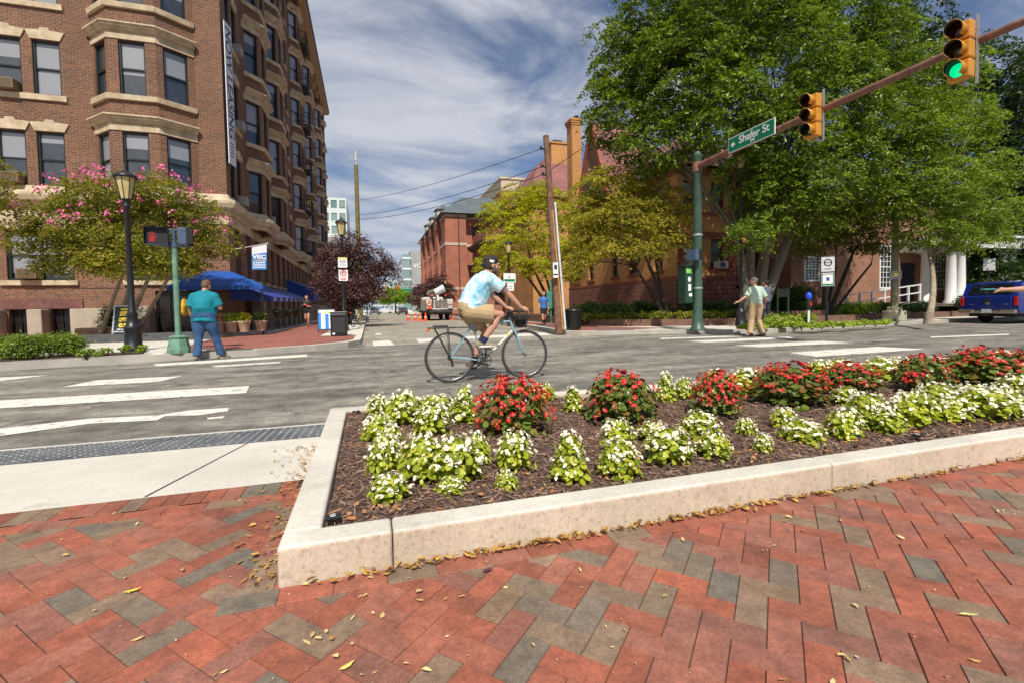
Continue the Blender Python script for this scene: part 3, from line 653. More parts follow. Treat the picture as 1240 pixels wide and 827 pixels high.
class WinBank:
    """collects windows of one building; nearest ones become parts with a pane each, the rest one part"""
    def __init__(s, parent, w, h, fm, gm, cols=1, rows=1, rail=True, nm='window', cap=96):
        s.p = parent; s.w = w; s.h = h; s.fm = win_mesh(nm, w, h, fm, cols, rows, rail); s.gm = pane_mesh('pane', w, h, gm); s.L = []; s.nm = nm; s.cap = cap; s.fmat = fm; s.gmat = gm
    def add(s, o, u, w, h): s.L.append((Vector(o), Vector(u).normalized(), w, h))
    def done(s):
        pl_ = s.p.matrix_world.inverted() if False else Matrix.Translation(-s.p.location)
        s.L.sort(key=lambda t: (t[0]-CP).length)
        for o, u, w, h in s.L[:s.cap]:
            f = link(s.nm, s.fm, s.p, o-s.p.location, atan2(u.y, u.x)); f.scale = (w/s.w, 1, h/s.h); link('pane', s.gm, f)
        if s.L[s.cap:]:
            V = []; Fx = []; mi = []
            for o, u, w, h in s.L[s.cap:]:
                M_ = Matrix.Translation(o-s.p.location) @ Matrix.Rotation(atan2(u.y, u.x), 4, 'Z') @ Matrix.Diagonal((w/s.w, 1, h/s.h, 1))
                for me, q in ((s.fm, 0), (s.gm, 1)):
                    b_ = len(V); V += [M_ @ v.co for v in me.vertices]
                    for p_ in me.polygons: Fx.append([b_+i for i in p_.vertices]); mi.append(q)
            mb = MB(); mb.add(V, Fx); mb.mi = mi; tag(mb.build('distant_windows', [s.fmat, s.gmat], s.p), kind='stuff')
# ---------------------------------------------------------------- brick apartment house on the left corner
XC, YF = -5.3, 21.5
apt = empty('apartment_building', (XC, YF, .15), 'tall dark red brick apartment building with tan stone bays on the left corner', 'building')
def lp(o, par=apt): o.location = -Vector(par.location); return o
wb = WinBank(apt, .82, 1.95, m_gr, m_gl)
wall = MB(); stone = MB(); trim = MB()
ZH = [7.69+3.28*k for k in range(6)]; WHt = 1.95; TOP = 25.4
def lintel(mb, o, u, w, z):
    u = Vector(u).normalized(); n = u.cross(Vector((0, 0, 1)))
    mb.extr([(-.03, 0), (w+.03, 0), (w+.17, .3), (w*.5+.15, .33), (w*.5+.12, .42), (w*.5-.12, .42), (w*.5-.15, .33), (-.17, .3)], Vector((o.x, o.y, z)), u, (0, 0, 1), n, .05)
def band(mb, o, u, a, b, z0, z1, d=.08):
    u = Vector(u).normalized(); n = u.cross(Vector((0, 0, 1))); p = Vector((o.x, o.y, 0))
    mb.extr([(a, z0), (b, z0), (b, z1), (a, z1)], p-n*.02, u, (0, 0, 1), n, d+.02)
def bay(path, o, u, fl, w=.82, cen_w=None):
    """three-sided bay; path in (along, out) from the wall line; windows on every face and storey"""
    u = Vector(u).normalized(); n = u.cross(Vector((0, 0, 1))); pts = [Vector((o.x, o.y, 0))+u*a+n*d for a, d in path]
    for i in range(3):
        a, b = pts[i], pts[i+1]; L = (b-a).length; d = (b-a).normalized(); ww = min(w, L-.28); c = L/2
        holes = [(c-ww/2, c+ww/2, ZH[k]-WHt, ZH[k]) for k in fl]
        facade(wall, a, d, L, 5.2, TOP, holes, .15, us=i*1.3)
        for k in fl: wb.add(a+d*(c-ww/2)+Vector((0, 0, ZH[k]-WHt)), d, ww, WHt)
    pr = [(p.x, p.y) for p in pts]
    for k in fl:
        z = ZH[k]
        mould(stone, pr, [(-.02, z+.03), (.035, z+.03), (.035, z+.21), (.015, z+.215), (.015, z+.3), (.1, z+.32), (.12, z+.38), (.2, z+.42), (.2, z+.47), (.26, z+.5), (.26, z+.55), (-.02, z+.6)])
        if k > fl[0]: mould(stone, pr, [(-.02, z-WHt-.2), (.1, z-WHt-.2), (.12, z-WHt-.02), (-.02, z-WHt)])
ux, uy = Vector((1, 0, 0)), Vector((0, 1, 0))
# front wall, facing the avenue
FX0 = -24.; fo = Vector((FX0, YF, 0)); FL = XC-FX0; fl = [0, 1, 2, 3, 4, 5]
cols = [-12.47, -11.33, -16.2, -15.06, -19.5]
holes = []
for x in cols:
    for k in fl: holes.append((x-FX0, x-FX0+.82, ZH[k]-WHt, ZH[k]))
gw = [(-12.4, -10.42, 2.3, 4.14), (-8.75, -6.75, 2.3, 4.14), (-16.5, -14.6, 2.3, 4.14)]
bs = [(-12.42, -11.67, .25, 1.24), (-11.2, -10.42, .25, 1.24), (-9.25, -8.35, .25, 1.24), (-7.9, -6.2, .2, 1.9), (-14.2, -13.4, .25, 1.24)]
bx0 = -9.55-FX0
hs = holes+[(a-FX0, b-FX0, c, d) for a, b, c, d in gw+bs]
# split the wall where the bay leaves it above the belt course
facade(wall, fo, ux, FL, 5.2, TOP, [h for h in hs if h[2] > 5]+[(bx0, bx0+3.3, 5.2, TOP)], .15)
wg = MB(); facade(wg, fo, ux, FL, .1, 5.2, [h for h in hs if h[2] < 5], .25)
for x in cols:
    for k in fl: wb.add((x, YF, ZH[k]-WHt), ux, .82, WHt); lintel(stone, Vector((x, YF, 0)), ux, .82, ZH[k]+.03)
for a, b in ((-12.65, -10.35), (-16.4, -14.05)):
    for k in fl[1:]: band(stone, Vector((0, YF, 0)), ux, a, b, ZH[k]-WHt-.2, ZH[k]-WHt)
FB = [(0, 0), (.8, .78), (2.3, .78), (3.3, 0)]
bay(FB, Vector((-9.55, YF, 0)), ux, fl)
# side wall, facing the side street
SY1 = 66.; SL = SY1-YF; so_ = Vector((XC, YF, 0)); bays = []; sh = []; pairs = []
for s0, kind in ((.65, 'p'), (3.4, 'b'), (8.6, 'b'), (13.2, 'p'), (16.2, 's'), (18.4, 'b'), (23.6, 'p'), (26.8, 'b'), (31.8, 'p'), (34.8, 's'), (36.8, 'b'), (41.2, 'b2')):
    if kind == 'b': bays.append((s0, [(0, 0), (.75, .62), (2.35, .62), (3.1, 0)]))
    elif kind == 'b2': bays.append((s0, [(0, 0), (.7, .62), (2.1, .62), (2.8, 0)]))
    else:
        for q in ((0, 1.05) if kind == 'p' else (0,)):
            for k in fl: sh.append((s0+q, s0+q+.72, ZH[k]-WHt, ZH[k])); wb.add((XC, YF+s0+q, ZH[k]-WHt), uy, .72, WHt); lintel(stone, Vector((XC, YF+s0+q, 0)), uy, .72, ZH[k]+.03)
        for k in fl: band(stone, so_, uy, s0-.15, s0+(1.92 if kind == 'p' else .87), ZH[k]-WHt-.18, ZH[k]-WHt)
facade(wall, so_, uy, SL, 5.2, TOP, sh+[(s0, s0+p[-1][0], 5.2, TOP) for s0, p in bays], .15)
gh = []
s = 1.0
while s < SL-1.5: gh.append((s, s+.85, 2.55, 4.55)); s += 1.9
bh = [(s_, s_+1.1, .25, 1.9) for s_ in [2.2+2.1*k for k in range(18)]]
facade(wg, so_, uy, SL, .1, 5.2, gh+bh, .3)
for s0, p in bays: bay(p, so_+uy*s0, uy, fl, .74)
for a, b, c, d in gh:
    wb.add((XC-.12, YF+a, c), uy, b-a, d-c); band(stone, so_, uy, a-.12, b+.12, d, d+.42, .06); band(stone, so_, uy, a-.06, b+.06, c-.14, c, .1)
lp(wall.build('wall', m_brL, apt)); 
# belt course following every bay, stone lintel course below it
path = [(FX0, YF), (-9.55, YF)]+[(-9.55+a, YF-d) for a, d in FB[1:-1]]+[(-6.25, YF), (XC, YF)]
for s0, p in bays: path += [(XC+d, YF+s0+a) for a, d in p]
path.append((XC, SY1))
mould(stone, path, [(-.02, 4.95), (.1, 4.95), (.12, 5.1), (.3, 5.18), (.36, 5.34), (.36, 5.44), (.1, 5.56), (.04, 5.74), (-.02, 5.74)])
mould(stone, [(FX0, YF), (XC, YF), (XC, SY1)], [(-.02, 4.55), (.035, 4.55), (.035, 4.948), (-.02, 4.948)])
band(stone, Vector((0, YF, 0)), ux, -12.6, -10.3, 2.12, 2.3, .1); band(stone, Vector((0, YF, 0)), ux, -8.9, -6.6, 2.12, 2.3, .1); band(stone, Vector((0, YF, 0)), ux, -16.7, -14.4, 2.12, 2.3, .1)
band(stone, Vector((0, YF, 0)), ux, -12.5, -10.3, 4.16, 4.548, .03)
lp(stone.build('stone_trim', m_stone, apt))
# dark horizontal joints of the rusticated ground storey and the corbel line
b = wg; b.cur = 1
for z in (1.98, 2.62, 3.1, 3.58, 4.06):
    for a, c in ((-24, -16.75), (-14.4, -12.7), (-10.25, -8.95), (-6.55, -5.35)): band(b, Vector((0, YF, 0)), ux, a, c, z, z+.035, .003)
    if z > 2.2:
        for q in range(len(gh)-1): band(b, so_, uy, gh[q][1]+.15, gh[q+1][0]-.15, z, z+.035, .003)
lp(b.build('ground_floor_wall', [m_brG, mat('joint_recess', (.05, .03, .025), .9)], apt))
b = MB(); band(b, Vector((0, YF, 0)), ux, -12.7, -10.2, 1.26, 1.6, .05); lp(b.build('granite_band', mat('red_granite', (.17, .07, .06), .5, .3, 5), apt))
for x0, x1, z1, d in ((-14.0, -12.47, 1.24, .5), (-11.65, -11.22, 1.24, .5), (-10.4, -9.28, 1.24, .5), (-8.33, -7.93, 1.3, .6)):
    lp(MB().bbox(((x0+x1)/2, YF-d/2-.003, .15+(z1-.15)/2), (x1-x0, d, z1-.15), .03).build('stone_pier', m_stone2, apt))
for a, c in [(3.35+2.1*k, 4.15+2.1*k) for k in range(18)]: lp(MB().bbox((XC+.26, YF+(a+c)/2, .9), (.5, c-a, 1.5), .03).build('stone_pier', m_stone2, apt))
# double ground floor windows and dark basement windows
for a, b_, c, d in gw:
    f = link('wide_window', win_mesh('wide_window', b_-a, d-c, m_gr, 2, 1, True, .08), apt, Vector((a, YF+.02, c))-apt.location); link('pane', pane_mesh('pane', b_-a, d-c, m_gl, .08), f)
m_dark = mat('dark_interior', (.012, .01, .009), .4, .4, 3, coat=.3)
for a, b_, c, d in bs:
    f = link('basement_window', win_mesh('basement_window', b_-a, d-c, mat('black_iron', (.012, .012, .013), .5), 3, 1, False, .04), apt, Vector((a, YF+.05, c))-apt.location); link('pane', pane_mesh('pane', b_-a, d-c, m_dark, .04), f)
for a, b_, c, d in bh: lp(MB().add([(XC-.28, YF+a, c), (XC-.28, YF+b_, c), (XC-.28, YF+b_, d), (XC-.28, YF+a, d)], [(0, 1, 2, 3)]).build('basement_glazing', m_dark, apt))
# roof, deep soffit, gutter and brackets
b = MB(); b.bx(FX0-.5, XC+1.25, YF-1.25, 63.4, 25.42, 25.6); lp(b.build('soffit', mat('soffit_tan', (.55, .38, .22), .8, .12, 2), apt))
b = MB(); b.prism([(FX0-.6, YF-1.35), (XC+1.35, YF-1.35), (XC+1.35, 63.5), (FX0-.6, 63.5)], 25.602, 25.95); b.bx(FX0, XC, YF, SY1, 25.4, 25.41)
b.add([(FX0-.6, YF-1.35, 25.96), (XC+1.35, YF-1.35, 25.96), (XC+1.35, 63.5, 25.96), (FX0-.6, 63.5, 25.96), (FX0+4, YF+4, 27.6), (XC-4, YF+4, 27.6), (XC-4, 58, 27.6), (FX0+4, 58, 27.6)], [(0, 1, 5, 4), (1, 2, 6, 5), (2, 3, 7, 6), (3, 0, 4, 7), (4, 5, 6, 7)])
lp(b.build('roof', mat('roof_slate', (.05, .06, .065), .6, .3), apt))
for k in range(17):
    y = YF+1.2+k*2.5; b = MB()
    for q in (0, .35): b.tube([(XC+.02, y+q, 24.2), (XC+.35, y+q, 24.35), (XC+.3, y+q, 24.75), (XC+.75, y+q, 24.9), (XC+.7, y+q, 25.38)], .045, 5)
    b.cyl((XC+.3, y, 24.75), (XC+.3, y+.35, 24.75), .03, n=5); lp(b.build('cornice_bracket', mat('rusted_iron', (.06, .035, .025), .7), apt))

# blank walls behind and at the far end
b = MB(); b.add([(FX0, YF, .1), (FX0, SY1, .1), (FX0, SY1, TOP), (FX0, YF, TOP)], [(3, 2, 1, 0)]); b.add([(FX0, SY1, .1), (XC, SY1, .1), (XC, SY1, TOP), (FX0, SY1, TOP)], [(3, 2, 1, 0)])
lp(b.build('rear_wall', m_brL, apt)); wb.done()
b = MB()  # dark rooms behind the glass, so that nothing shows through
b.bx(FX0+.5, XC-.5, YF+.5, SY1-.5, .2, 25); lp(b.build('interior', m_dark, apt))
# window air conditioners
m_ac = mat('ac_cream', (.5, .45, .38), .6)
for (o_, u_) in (((-12.35, YF, ZH[1]-WHt+.02), ux), ((-12.35, YF, ZH[0]-WHt+.02), ux), ((-12.0, YF, 2.33), ux)):
    b = MB(); b.bbox((.3, -.1, .2), (.6, .45, .36), .02); b.cur = 1; b.bx(.05, .55, -.33, -.326, .06, .34); b.build('air_conditioner', [mat('ac_brown', (.2, .13, .07), .6), mat('ac_grille', (.11, .07, .04), .7)], apt, Vector(o_)-apt.location)
for k, s_ in ((0, 1.75), (1, 1.75), (2, 1.75), (0, 6.3), (1, 6.3), (2, 6.3)):
    b = MB(); b.bbox((0, 0, .2), (.4, .5, .36), .02); b.build('air_conditioner', mat('ac_grey', (.3, .3, .29), .6), apt, Vector((XC+(.1 if s_ < 3 else .42), YF+s_+.3, ZH[k]-WHt))-apt.location)
# iron balconies on one bay of the side wall
for k in fl:
    o_ = Vector((XC, YF+18.4, ZH[k]-WHt-.1)); b = MB()
    b.prism([(0, .5), (1.2, .75), (1.2, 2.4), (0, 2.7)], 0, .08)
    for z in (.5, .95): b.tube([(0.05, .5, z), (1.2, .75, z), (1.2, 2.4, z), (.05, 2.7, z)], .025, 5)
    for q in range(9): b.cyl((1.18, .8+q*.2, .08), (1.18, .8+q*.2, .95), .014, n=4)
    for q in range(5): b.cyl((.2+q*.22, .55+q*.045, .08), (.2+q*.22, .55+q*.045, .95), .014, n=4)
    b.tube([(1.1, 1.6, 0), (.6, 1.6, -.5), (.05, 1.6, -.7)], .03, 5)
    b.build('balcony', MATS['black_iron'], apt, o_-apt.location)
# ---------------------------------------------------------------- things on and before the apartment house
m_ban = mat('banner_white', (.72, .72, .76), .7, .06); m_blue = mat('awning_blue', (.006, .07, .32), .6, .15, 3, bmp=.2, bscale=8); m_txb = mat('banner_text_blue', (.04, .09, .16), .7)
e = empty('leasing_banner', (XC+.1, YF+.05, 7.0), 'tall narrow white banner with NOW LEASING in dark letters hung down the corner', 'banner')
e.rotation_euler = (0, 0, R(-9)); b = MB(); b.bx(0, .03, 0, .62, 0, 5.7); b.build('cloth', m_ban, e)
b = MB()
for z in (.0, 5.7): b.cyl((-.08, .02, z), (-.08+.16, .02, z), .02, n=6); b.cyl((.015, -.03, z), (.015, .66, z), .022, n=6)
b.build('batten', m_gr, e)
text('NOW LEASING', .66, frameM((.033, .31, 3.3), (0, 0, -1), (0, 1, 0)), e, 'lettering', m_txb, .001, bold=.014, sx=1.0)
b = MB()
for k in range(5): b.bx(.031, .034, .16+.02*(k % 2), .46, .35+k*.13, .40+k*.13)
b.build('small_print', m_txb, e)
# corner canopy: hipped front part, sloping sides, valance
aw = empty('corner_canopy', (-5.0, 20.5, .15), 'royal blue fabric entrance canopy wrapping the corner of the brick apartment building', 'awning')
zc = 2.02
def PP(x, y, z): return Vector((x, y, z))-aw.location
b = MB()
A = [PP(-6.85, 21.45, 2.1), PP(-6.85, 19.55, 1.98), PP(-3.75, 19.55, 2.02), PP(-3.75, 21.2, 1.95), PP(-5.9, 20.6, 2.62), PP(-5.0, 20.6, 2.58), PP(-5.25, 21.45, 2.5), PP(-6.3, 21.45, 2.6)]
b.add(A, [(0, 1, 4, 7), (1, 2, 5, 4), (2, 3, 6, 5), (4, 5, 6, 7)])
for p, q in ((0, 1), (1, 2), (2, 3)): b.add([A[p], A[q], A[q]-Vector((0, 0, .16)), A[p]-Vector((0, 0, .16))], [(0, 1, 2, 3)])
b.build('fabric', m_blue, aw)
b = MB()
for p in ((-3.8, 19.62), (-6.75, 19.62)): b.cyl(PP(p[0], p[1], .15), PP(p[0], p[1], 2.0), .035, n=8)
for z in (1.97,): b.tube([PP(-6.83, 21.4, z), PP(-6.83, 19.6, z), PP(-3.78, 19.6, z), PP(-3.78, 21.2, z)], .02, 6)
b.tube([PP(-3.8, 19.7, 1.3), PP(-4.6, 20.6, 2.4)], .018, 6); b.tube([PP(-5.3, 19.65, 1.95), PP(-5.3, 21.4, 2.4)], .018, 6)
b.build('frame', mat('awning_pole', (.02, .025, .035), .4), aw)
aw2 = empty('long_awning', (XC, 27, .15), 'long narrow blue awning with striped valance along the side wall', 'awning')
b = MB(); y0, y1 = 21.3, 36.5
P_ = lambda x, y, z: Vector((x, y, z))-aw2.location
b.add([P_(-5.28, y0, 2.2), P_(-3.8, y0, 1.62), P_(-3.8, y1, 1.85), P_(-5.28, y1, 2.42)], [(0, 1, 2, 3)]); b.add([P_(-3.8, y0, 1.62), P_(-3.8, y0, 1.42), P_(-3.8, y1, 1.65), P_(-3.8, y1, 1.85)], [(0, 1, 2, 3)]); b.add([P_(-5.28, y0, 2.2), P_(-5.28, y0, 1.5), P_(-3.8, y0, 1.42), P_(-3.8, y0, 1.62)], [(0, 1, 2, 3)])
b.build('fabric', mat('awning_violet_blue', (.02, .05, .3), .6, .15, 3), aw2)
b = MB()
for k in range(10): y = y0+.6+k*1.5; b.add([P_(-3.79, y, 1.44+(y-y0)*.0151), P_(-3.79, y+.5, 1.44+(y+.5-y0)*.0151), P_(-3.79, y+.5, 1.6+(y+.5-y0)*.0151), P_(-3.79, y, 1.6+(y-y0)*.0151)], [(0, 1, 2, 3)])
b.build('valance_stripe', mat('awning_pale', (.45, .5, .7), .7), aw2)
aw3 = empty('far_awning', (XC, 38, .15), 'bright blue square awning farther down the side wall', 'awning')
b = MB(); Q_ = lambda x, y, z: Vector((x, y, z))-aw3.location
b.add([Q_(-5.28, 35.2, 3.2), Q_(-3.6, 35.2, 2.5), Q_(-3.6, 40.5, 2.6), Q_(-5.28, 40.5, 3.3)], [(0, 1, 2, 3)]); b.add([Q_(-5.28, 35.2, 3.2), Q_(-5.28, 35.2, 1.9), Q_(-3.6, 35.2, 1.7), Q_(-3.6, 35.2, 2.5)], [(0, 1, 2, 3)]); b.add([Q_(-3.6, 35.2, 2.5), Q_(-3.6, 35.2, 1.7), Q_(-3.6, 40.5, 1.8), Q_(-3.6, 40.5, 2.6)], [(0, 1, 2, 3)])
b.build('fabric', m_blue, aw3)
# hanging banner sign on a slanting pole
fg = empty('hanging_sign', (XC+.05, 20.9, 3.9), 'white and blue cloth sign hanging from a slanting pole beside the canopy', 'sign')
o_ = Vector((-4.33, 19.9, 3.05))-fg.location; D = Vector((.03, .999, 0)).normalized()
pa, pb = AY(280, 303, 20.4), AX(324, 296, -4.0)
pb = AY(324, 295.5, 20.4); pole = [pa-fg.location, pb-fg.location]
b = MB(); b.tube(pole, .018, 6); b.ell(pole[1], (.035, .035, .035)); b.build('pole', mat('pole_pale', (.55, .5, .42), .5), fg)
c00, c10, c11, c01 = AY(305, 327, 20.4), AY(323, 327, 20.4), AY(323, 296.5, 20.4), AY(305, 300, 20.4)
def fq(m_, s0, s1, t0, t1, nm, off=0):
    b = MB(); Z = Vector((0, -off, 0))
    def pt(s_, t): return c00.lerp(c10, s_).lerp(c01.lerp(c11, s_), t)-fg.location
    b.add([pt(s0, t0)+Z, pt(s1, t0)+Z, pt(s1, t1)+Z, pt(s0, t1)+Z, pt(s0, t0)+Z+Vector((0, .006, 0)), pt(s1, t0)+Z+Vector((0, .006, 0)), pt(s1, t1)+Z+Vector((0, .006, 0)), pt(s0, t1)+Z+Vector((0, .006, 0))], [(0, 1, 2, 3), (7, 6, 5, 4), (0, 4, 5, 1), (2, 6, 7, 3)]); return b.build(nm, m_, fg)
m_sb = mat('sign_blue', (.01, .2, .6), .6, .05); fq(m_sb, 0, 1, 0, .68, 'cloth_blue'); fq(m_ban, 0, 1, .68, 1, 'cloth_white'); fq(mat('sign_tan', (.55, .42, .2), .6), .05, .95, .365, .41, 'stripe', .004)
cc = c00.lerp(c10, .5).lerp(c01.lerp(c11, .5), .53)-fg.location; text('VEC', .21, frameM(cc+Vector((0, -.008, 0)), (c10-c00), (0, 0, 1)), fg, 'lettering', m_ban, .001, bold=.012, sx=1.25)
for r_ in range(3):
    for k in range(5 if r_ == 2 else 8): n_ = 5 if r_ == 2 else 8; fq(m_ban, .08+k*.84/n_, .08+(k+.72)*.84/n_, .06+.1*r_, .13+.1*r_, 'print_row', .005)
# dining rail with flower boxes along the side wall
rl = empty('dining_rail', (-4.15, 22, .15), 'grey metal rail with two bars enclosing the dining strip', 'railing')
b = MB(); m_rail = mat('rail_grey', (.1, .11, .13), .5, metal=.3)
for k in range(10): b.cyl((0, k*1.6, 0), (0, k*1.6, .95), .025, n=8)
for z in (.45, .93): b.cyl((0, 0, z), (0, 14.4, z), .022, n=8)
b.build('rail_frame', m_rail, rl)
m_ter = mat('terracotta_pale', (.42, .3, .2), .8); m_fol = leafmat('foliage_mid', (.05, .09, .02), (.14, .2, .04), (.2, .26, .06)); m_wfl = MATS['white_petal']
def leafball(c, r, n, s, seed, m_, nm='foliage', par=None, flat=1., up=.6):
    g_ = np.random.default_rng(seed); d = g_.normal(size=(n, 3)); d /= np.linalg.norm(d, axis=1)[:, None]; rr = g_.uniform(.45, 1, n)**.5
    P0 = d*rr[:, None]*np.array(r)+np.array(c); P0[:, 2] = np.maximum(P0[:, 2], c[2]-r[2]*.95)
    V, F = leafquads(P0, d, s, g_, up); return link(nm, npmesh(nm, V, F, m_), par)
def leafquads(P0, d, s, g_, up=.6, asp=.5, tri=False):
    n = len(P0); nn = d*.6+g_.normal(size=(n, 3))*.55; nn[:, 2] += up; nn /= np.linalg.norm(nn, axis=1)[:, None]
    t = g_.normal(size=(n, 3)); t -= nn*np.sum(t*nn, 1)[:, None]; t /= np.linalg.norm(t, axis=1)[:, None]; bt = np.cross(nn, t)
    L = (s*g_.uniform(.55, 1.25, n))[:, None]
    V = np.stack([P0-t*L, P0-bt*L*asp, P0+t*L, P0+bt*L*asp], 1); V[:, 0] -= nn*L*.15; V[:, 2] -= nn*L*.2
    return V.reshape(-1, 3), np.arange(4*n).reshape(-1, 4)
for k in range(3):
    e = empty('flower_box', (-4.05, 24.2+k*3.0, .75), 'hanging basket of white flowers on the dining rail, %s from the corner' % ('first', 'second', 'third')[k], 'flower box', 0, 'baskets of white flowers on the dining rail')
    b = MB(); b.lathe([(.1, 0), (.17, .1), (.2, .22)], 10); b.build('basket', mat('basket_brown', (.12, .06, .03), .9), e)
    leafball((0, 0, .28), (.26, .26, .14), 160, .05, 60+k, m_fol, 'foliage', e); leafball((0, 0, .34), (.24, .26, .12), 60, .045, 70+k, m_wfl, 'blossoms', e)
# ground in front of the apartment house
lf = [(-60, 9.3), (-16, 9.6), (-8.5, 10.6), (-6.6, 11.06), (-4.46, 11.62), (-2.5, 12.1), (-1.3, 12.85), (-.55, 13.6), (-.25, 14.4), (-.22, 15.2), (-.22, 320), (-60, 320)]
sheet('left_sidewalk', ccw(lf), .15, m_conc, side=m_kerb, zb=-.05)
sheet('kerb_top', [(-60, 9.32), (-16, 9.62), (-8.5, 10.62), (-6.6, 11.08), (-4.46, 11.64), (-4.46, 11.8), (-6.6, 11.24), (-8.5, 10.78), (-16, 9.78), (-60, 9.48)], .154, m_kerb)
sheet('planting_strip', ccw([(-30, 9.75), (-16, 9.85), (-8.5, 10.85), (-6.6, 11.3), (-4.7, 11.9), (-4.9, 12.9), (-6.6, 12.5), (-16, 11.8), (-30, 11.6)]), .156, m_soil)
sheet('brick_walk', ccw([(-4.3, 11.95), (-2.5, 12.3), (-1.4, 13.0), (-.75, 13.7), (-.45, 14.5), (-.42, 17), (-1.6, 17.2), (-1.7, 90), (-3.7, 90), (-3.75, 22), (-5.0, 18.0)]), .155, m_pav)
sheet('brick_forecourt', ccw([(-5.2, 17.6), (-5.0, 18.4), (-4.3, 21.4), (-24, 21.45), (-24, 17.0)]), .28, MATS['brick_paving'], side=m_kerb, zb=.14)
tag(sheet('forecourt_edge', ccw([(-24, 16.8), (-4.9, 17.4), (-5.0, 17.75), (-24, 17.15)]), .4, mat('granite_dark', (.08, .08, .085), .7, .3, 8), side=MATS['granite_dark'], zb=.14))
sheet('ramp_white', ccw([(-4.2, 11.8), (-3.1, 12.05), (-3.3, 12.7), (-4.3, 12.4)]), .159, m_conc); sheet('tactile_far', ccw([(-4.1, 11.72), (-2.6, 12.08), (-2.6, 12.28), (-4.1, 11.95)]), .163, m_tac)
# ---------------------------------------------------------------- far right corner: walks, bed, walls
rs = [(7.45, 320), (7.45, 21.5), (7.2, 19.5), (6.75, 16.5), (6.7, 15.2), (7.1, 14.75), (9.06, 14.25), (10.4, 13.6), (11.4, 12.7), (12.8, 12.3), (16.7, 13.2), (22.7, 14.0), (60, 15.0), (300, 22), (300, 320)]
sheet('right_sidewalk', ccw(rs), .15, m_conc, side=m_kerb, zb=-.05)
sheet('brick_walk', ccw([(7.7, 90), (7.65, 21.3), (7.0, 16.6), (6.95, 15.3), (7.3, 15.0), (9.0, 14.55), (10.6, 14.9), (9.4, 17.2), (8.95, 19.8), (9.2, 28), (9.3, 90)]), .154, m_pav)
sheet('tactile_far', ccw([(7.6, 14.72), (8.9, 14.35), (9.1, 14.75), (7.8, 15.1)]), .158, mat('tactile_teal', (.06, .14, .2), .7))
sheet('tactile_far', ccw([(7.35, 18.3), (7.45, 20.3), (7.65, 20.3), (7.55, 18.3)]), .158, MATS['tactile_teal'])
sheet('verge_soil', ccw([(12.9, 12.55), (16.7, 13.45), (22.7, 14.2), (22.7, 15.2), (16.7, 14.6), (13.6, 13.9)]), .156, m_soil)
bedp = [(9.6, 62), (9.45, 28), (9.1, 19.9), (9.3, 18.6), (10.2, 17.1), (12.4, 15.75), (14.5, 15.2), (16.2, 14.9), (22.5, 15.6), (40, 17.0), (60, 18.5)]
sheet('garden_bed_soil', ccw(bedp+[(60, 62)]), .34, m_soil)
m_bst = mat('brownstone', (.17, .09, .06), .85, .3, 4, bmp=.6, bscale=25, bdist=.02)
w_ = MB(); mould(w_, bedp[::1], [(-.28, .14), (0, .14), (0, .42), (-.28, .42)])
o = w_.build('garden_wall', m_bst); tag(o, 'low brownstone retaining wall edging the planted bed on the far right corner', 'low wall')
# ---------------------------------------------------------------- tan brick mansion
m_yb = brickmat('mansion_brick', (.62, .3, .095), (.48, .22, .08), (.4, .24, .12), .21, .07, .006)
m_rs = mat('red_sandstone', (.3, .085, .05), .85, .3, 2.5, bmp=.5, bscale=18, bdist=.02); m_rr = brickmat('rock_faced_stone', (.33, .13, .08), (.22, .09, .065), (.12, .06, .05), .6, .26, .02, .9, bmp=1)
m_rslate = brickmat('red_slate', (.3, .115, .1), (.21, .085, .08), (.12, .06, .06), .3, .2, .01, .7)
m_rf = mat('frame_red', (.16, .04, .03), .5); m_gl2 = glassmat('pane_mansion', (.015, .018, .015), (.35, .36, .3), .08, .35)
MX, MY = 16.4, 22.0
ms = empty('mansion', (MX, MY, .3), 'orange tan brick mansion with red sandstone trim, gable and tall chimney behind the trees', 'building')
wall = MB(); base = MB(); st = MB(); wb = WinBank(ms, .95, 1.7, m_rf, m_gl2)
def mwall(o, u, L, wins, z1=8.6, zb=.2):
    u = Vector(u).normalized(); o = Vector(o); hs_ = [(a, a+.95, z, z+1.7) for a, z in wins]
    facade(wall, o, u, L, 2.44, z1, hs_, .2); n = u.cross(Vector((0, 0, 1)))
    facade(base, o+n*.06, u, L, zb, 2.44, [], .1)
    for z0, z_ in ((2.44, 2.6), (4.75, 5.05), (6.0, 6.14), (8.2, 8.6)): band(st, o, u, -.04, L+.04, z0, z_, .07)
    for a, z in wins:
        wb.add(o+u*a+Vector((0, 0, z))-n*.08, u, .95, 1.7); band(st, o, u, a-.1, a+1.05, z-.14, z, .1)
mwall((MX, MY, 0), ux, 3.9, [(.35, 3.0), (2.2, 3.0), (.35, 6.15), (2.2, 6.15)])
mwall((MX, MY+14.5, 0), -uy, 14.5, [(1.2, 3.0), (3.6, 3.0), (7.2, 3.0), (9.4, 3.0), (12.2, 3.0), (1.2, 6.15), (3.6, 6.15), (7.2, 6.15), (9.4, 6.15), (12.2, 6.15)])
mwall((MX+3.9, MY, 0), uy, 2.2, []); mwall((MX+3.9, MY+2.2, 0), ux, 3.0, [(1.7, 6.15)])
mwall((MX, MY+14.5, 0), ux, 10, [], 8.6); mwall((MX+6.9, MY+2.2, 0), uy, 12.3, [(3, 3.0), (3, 6.15)])
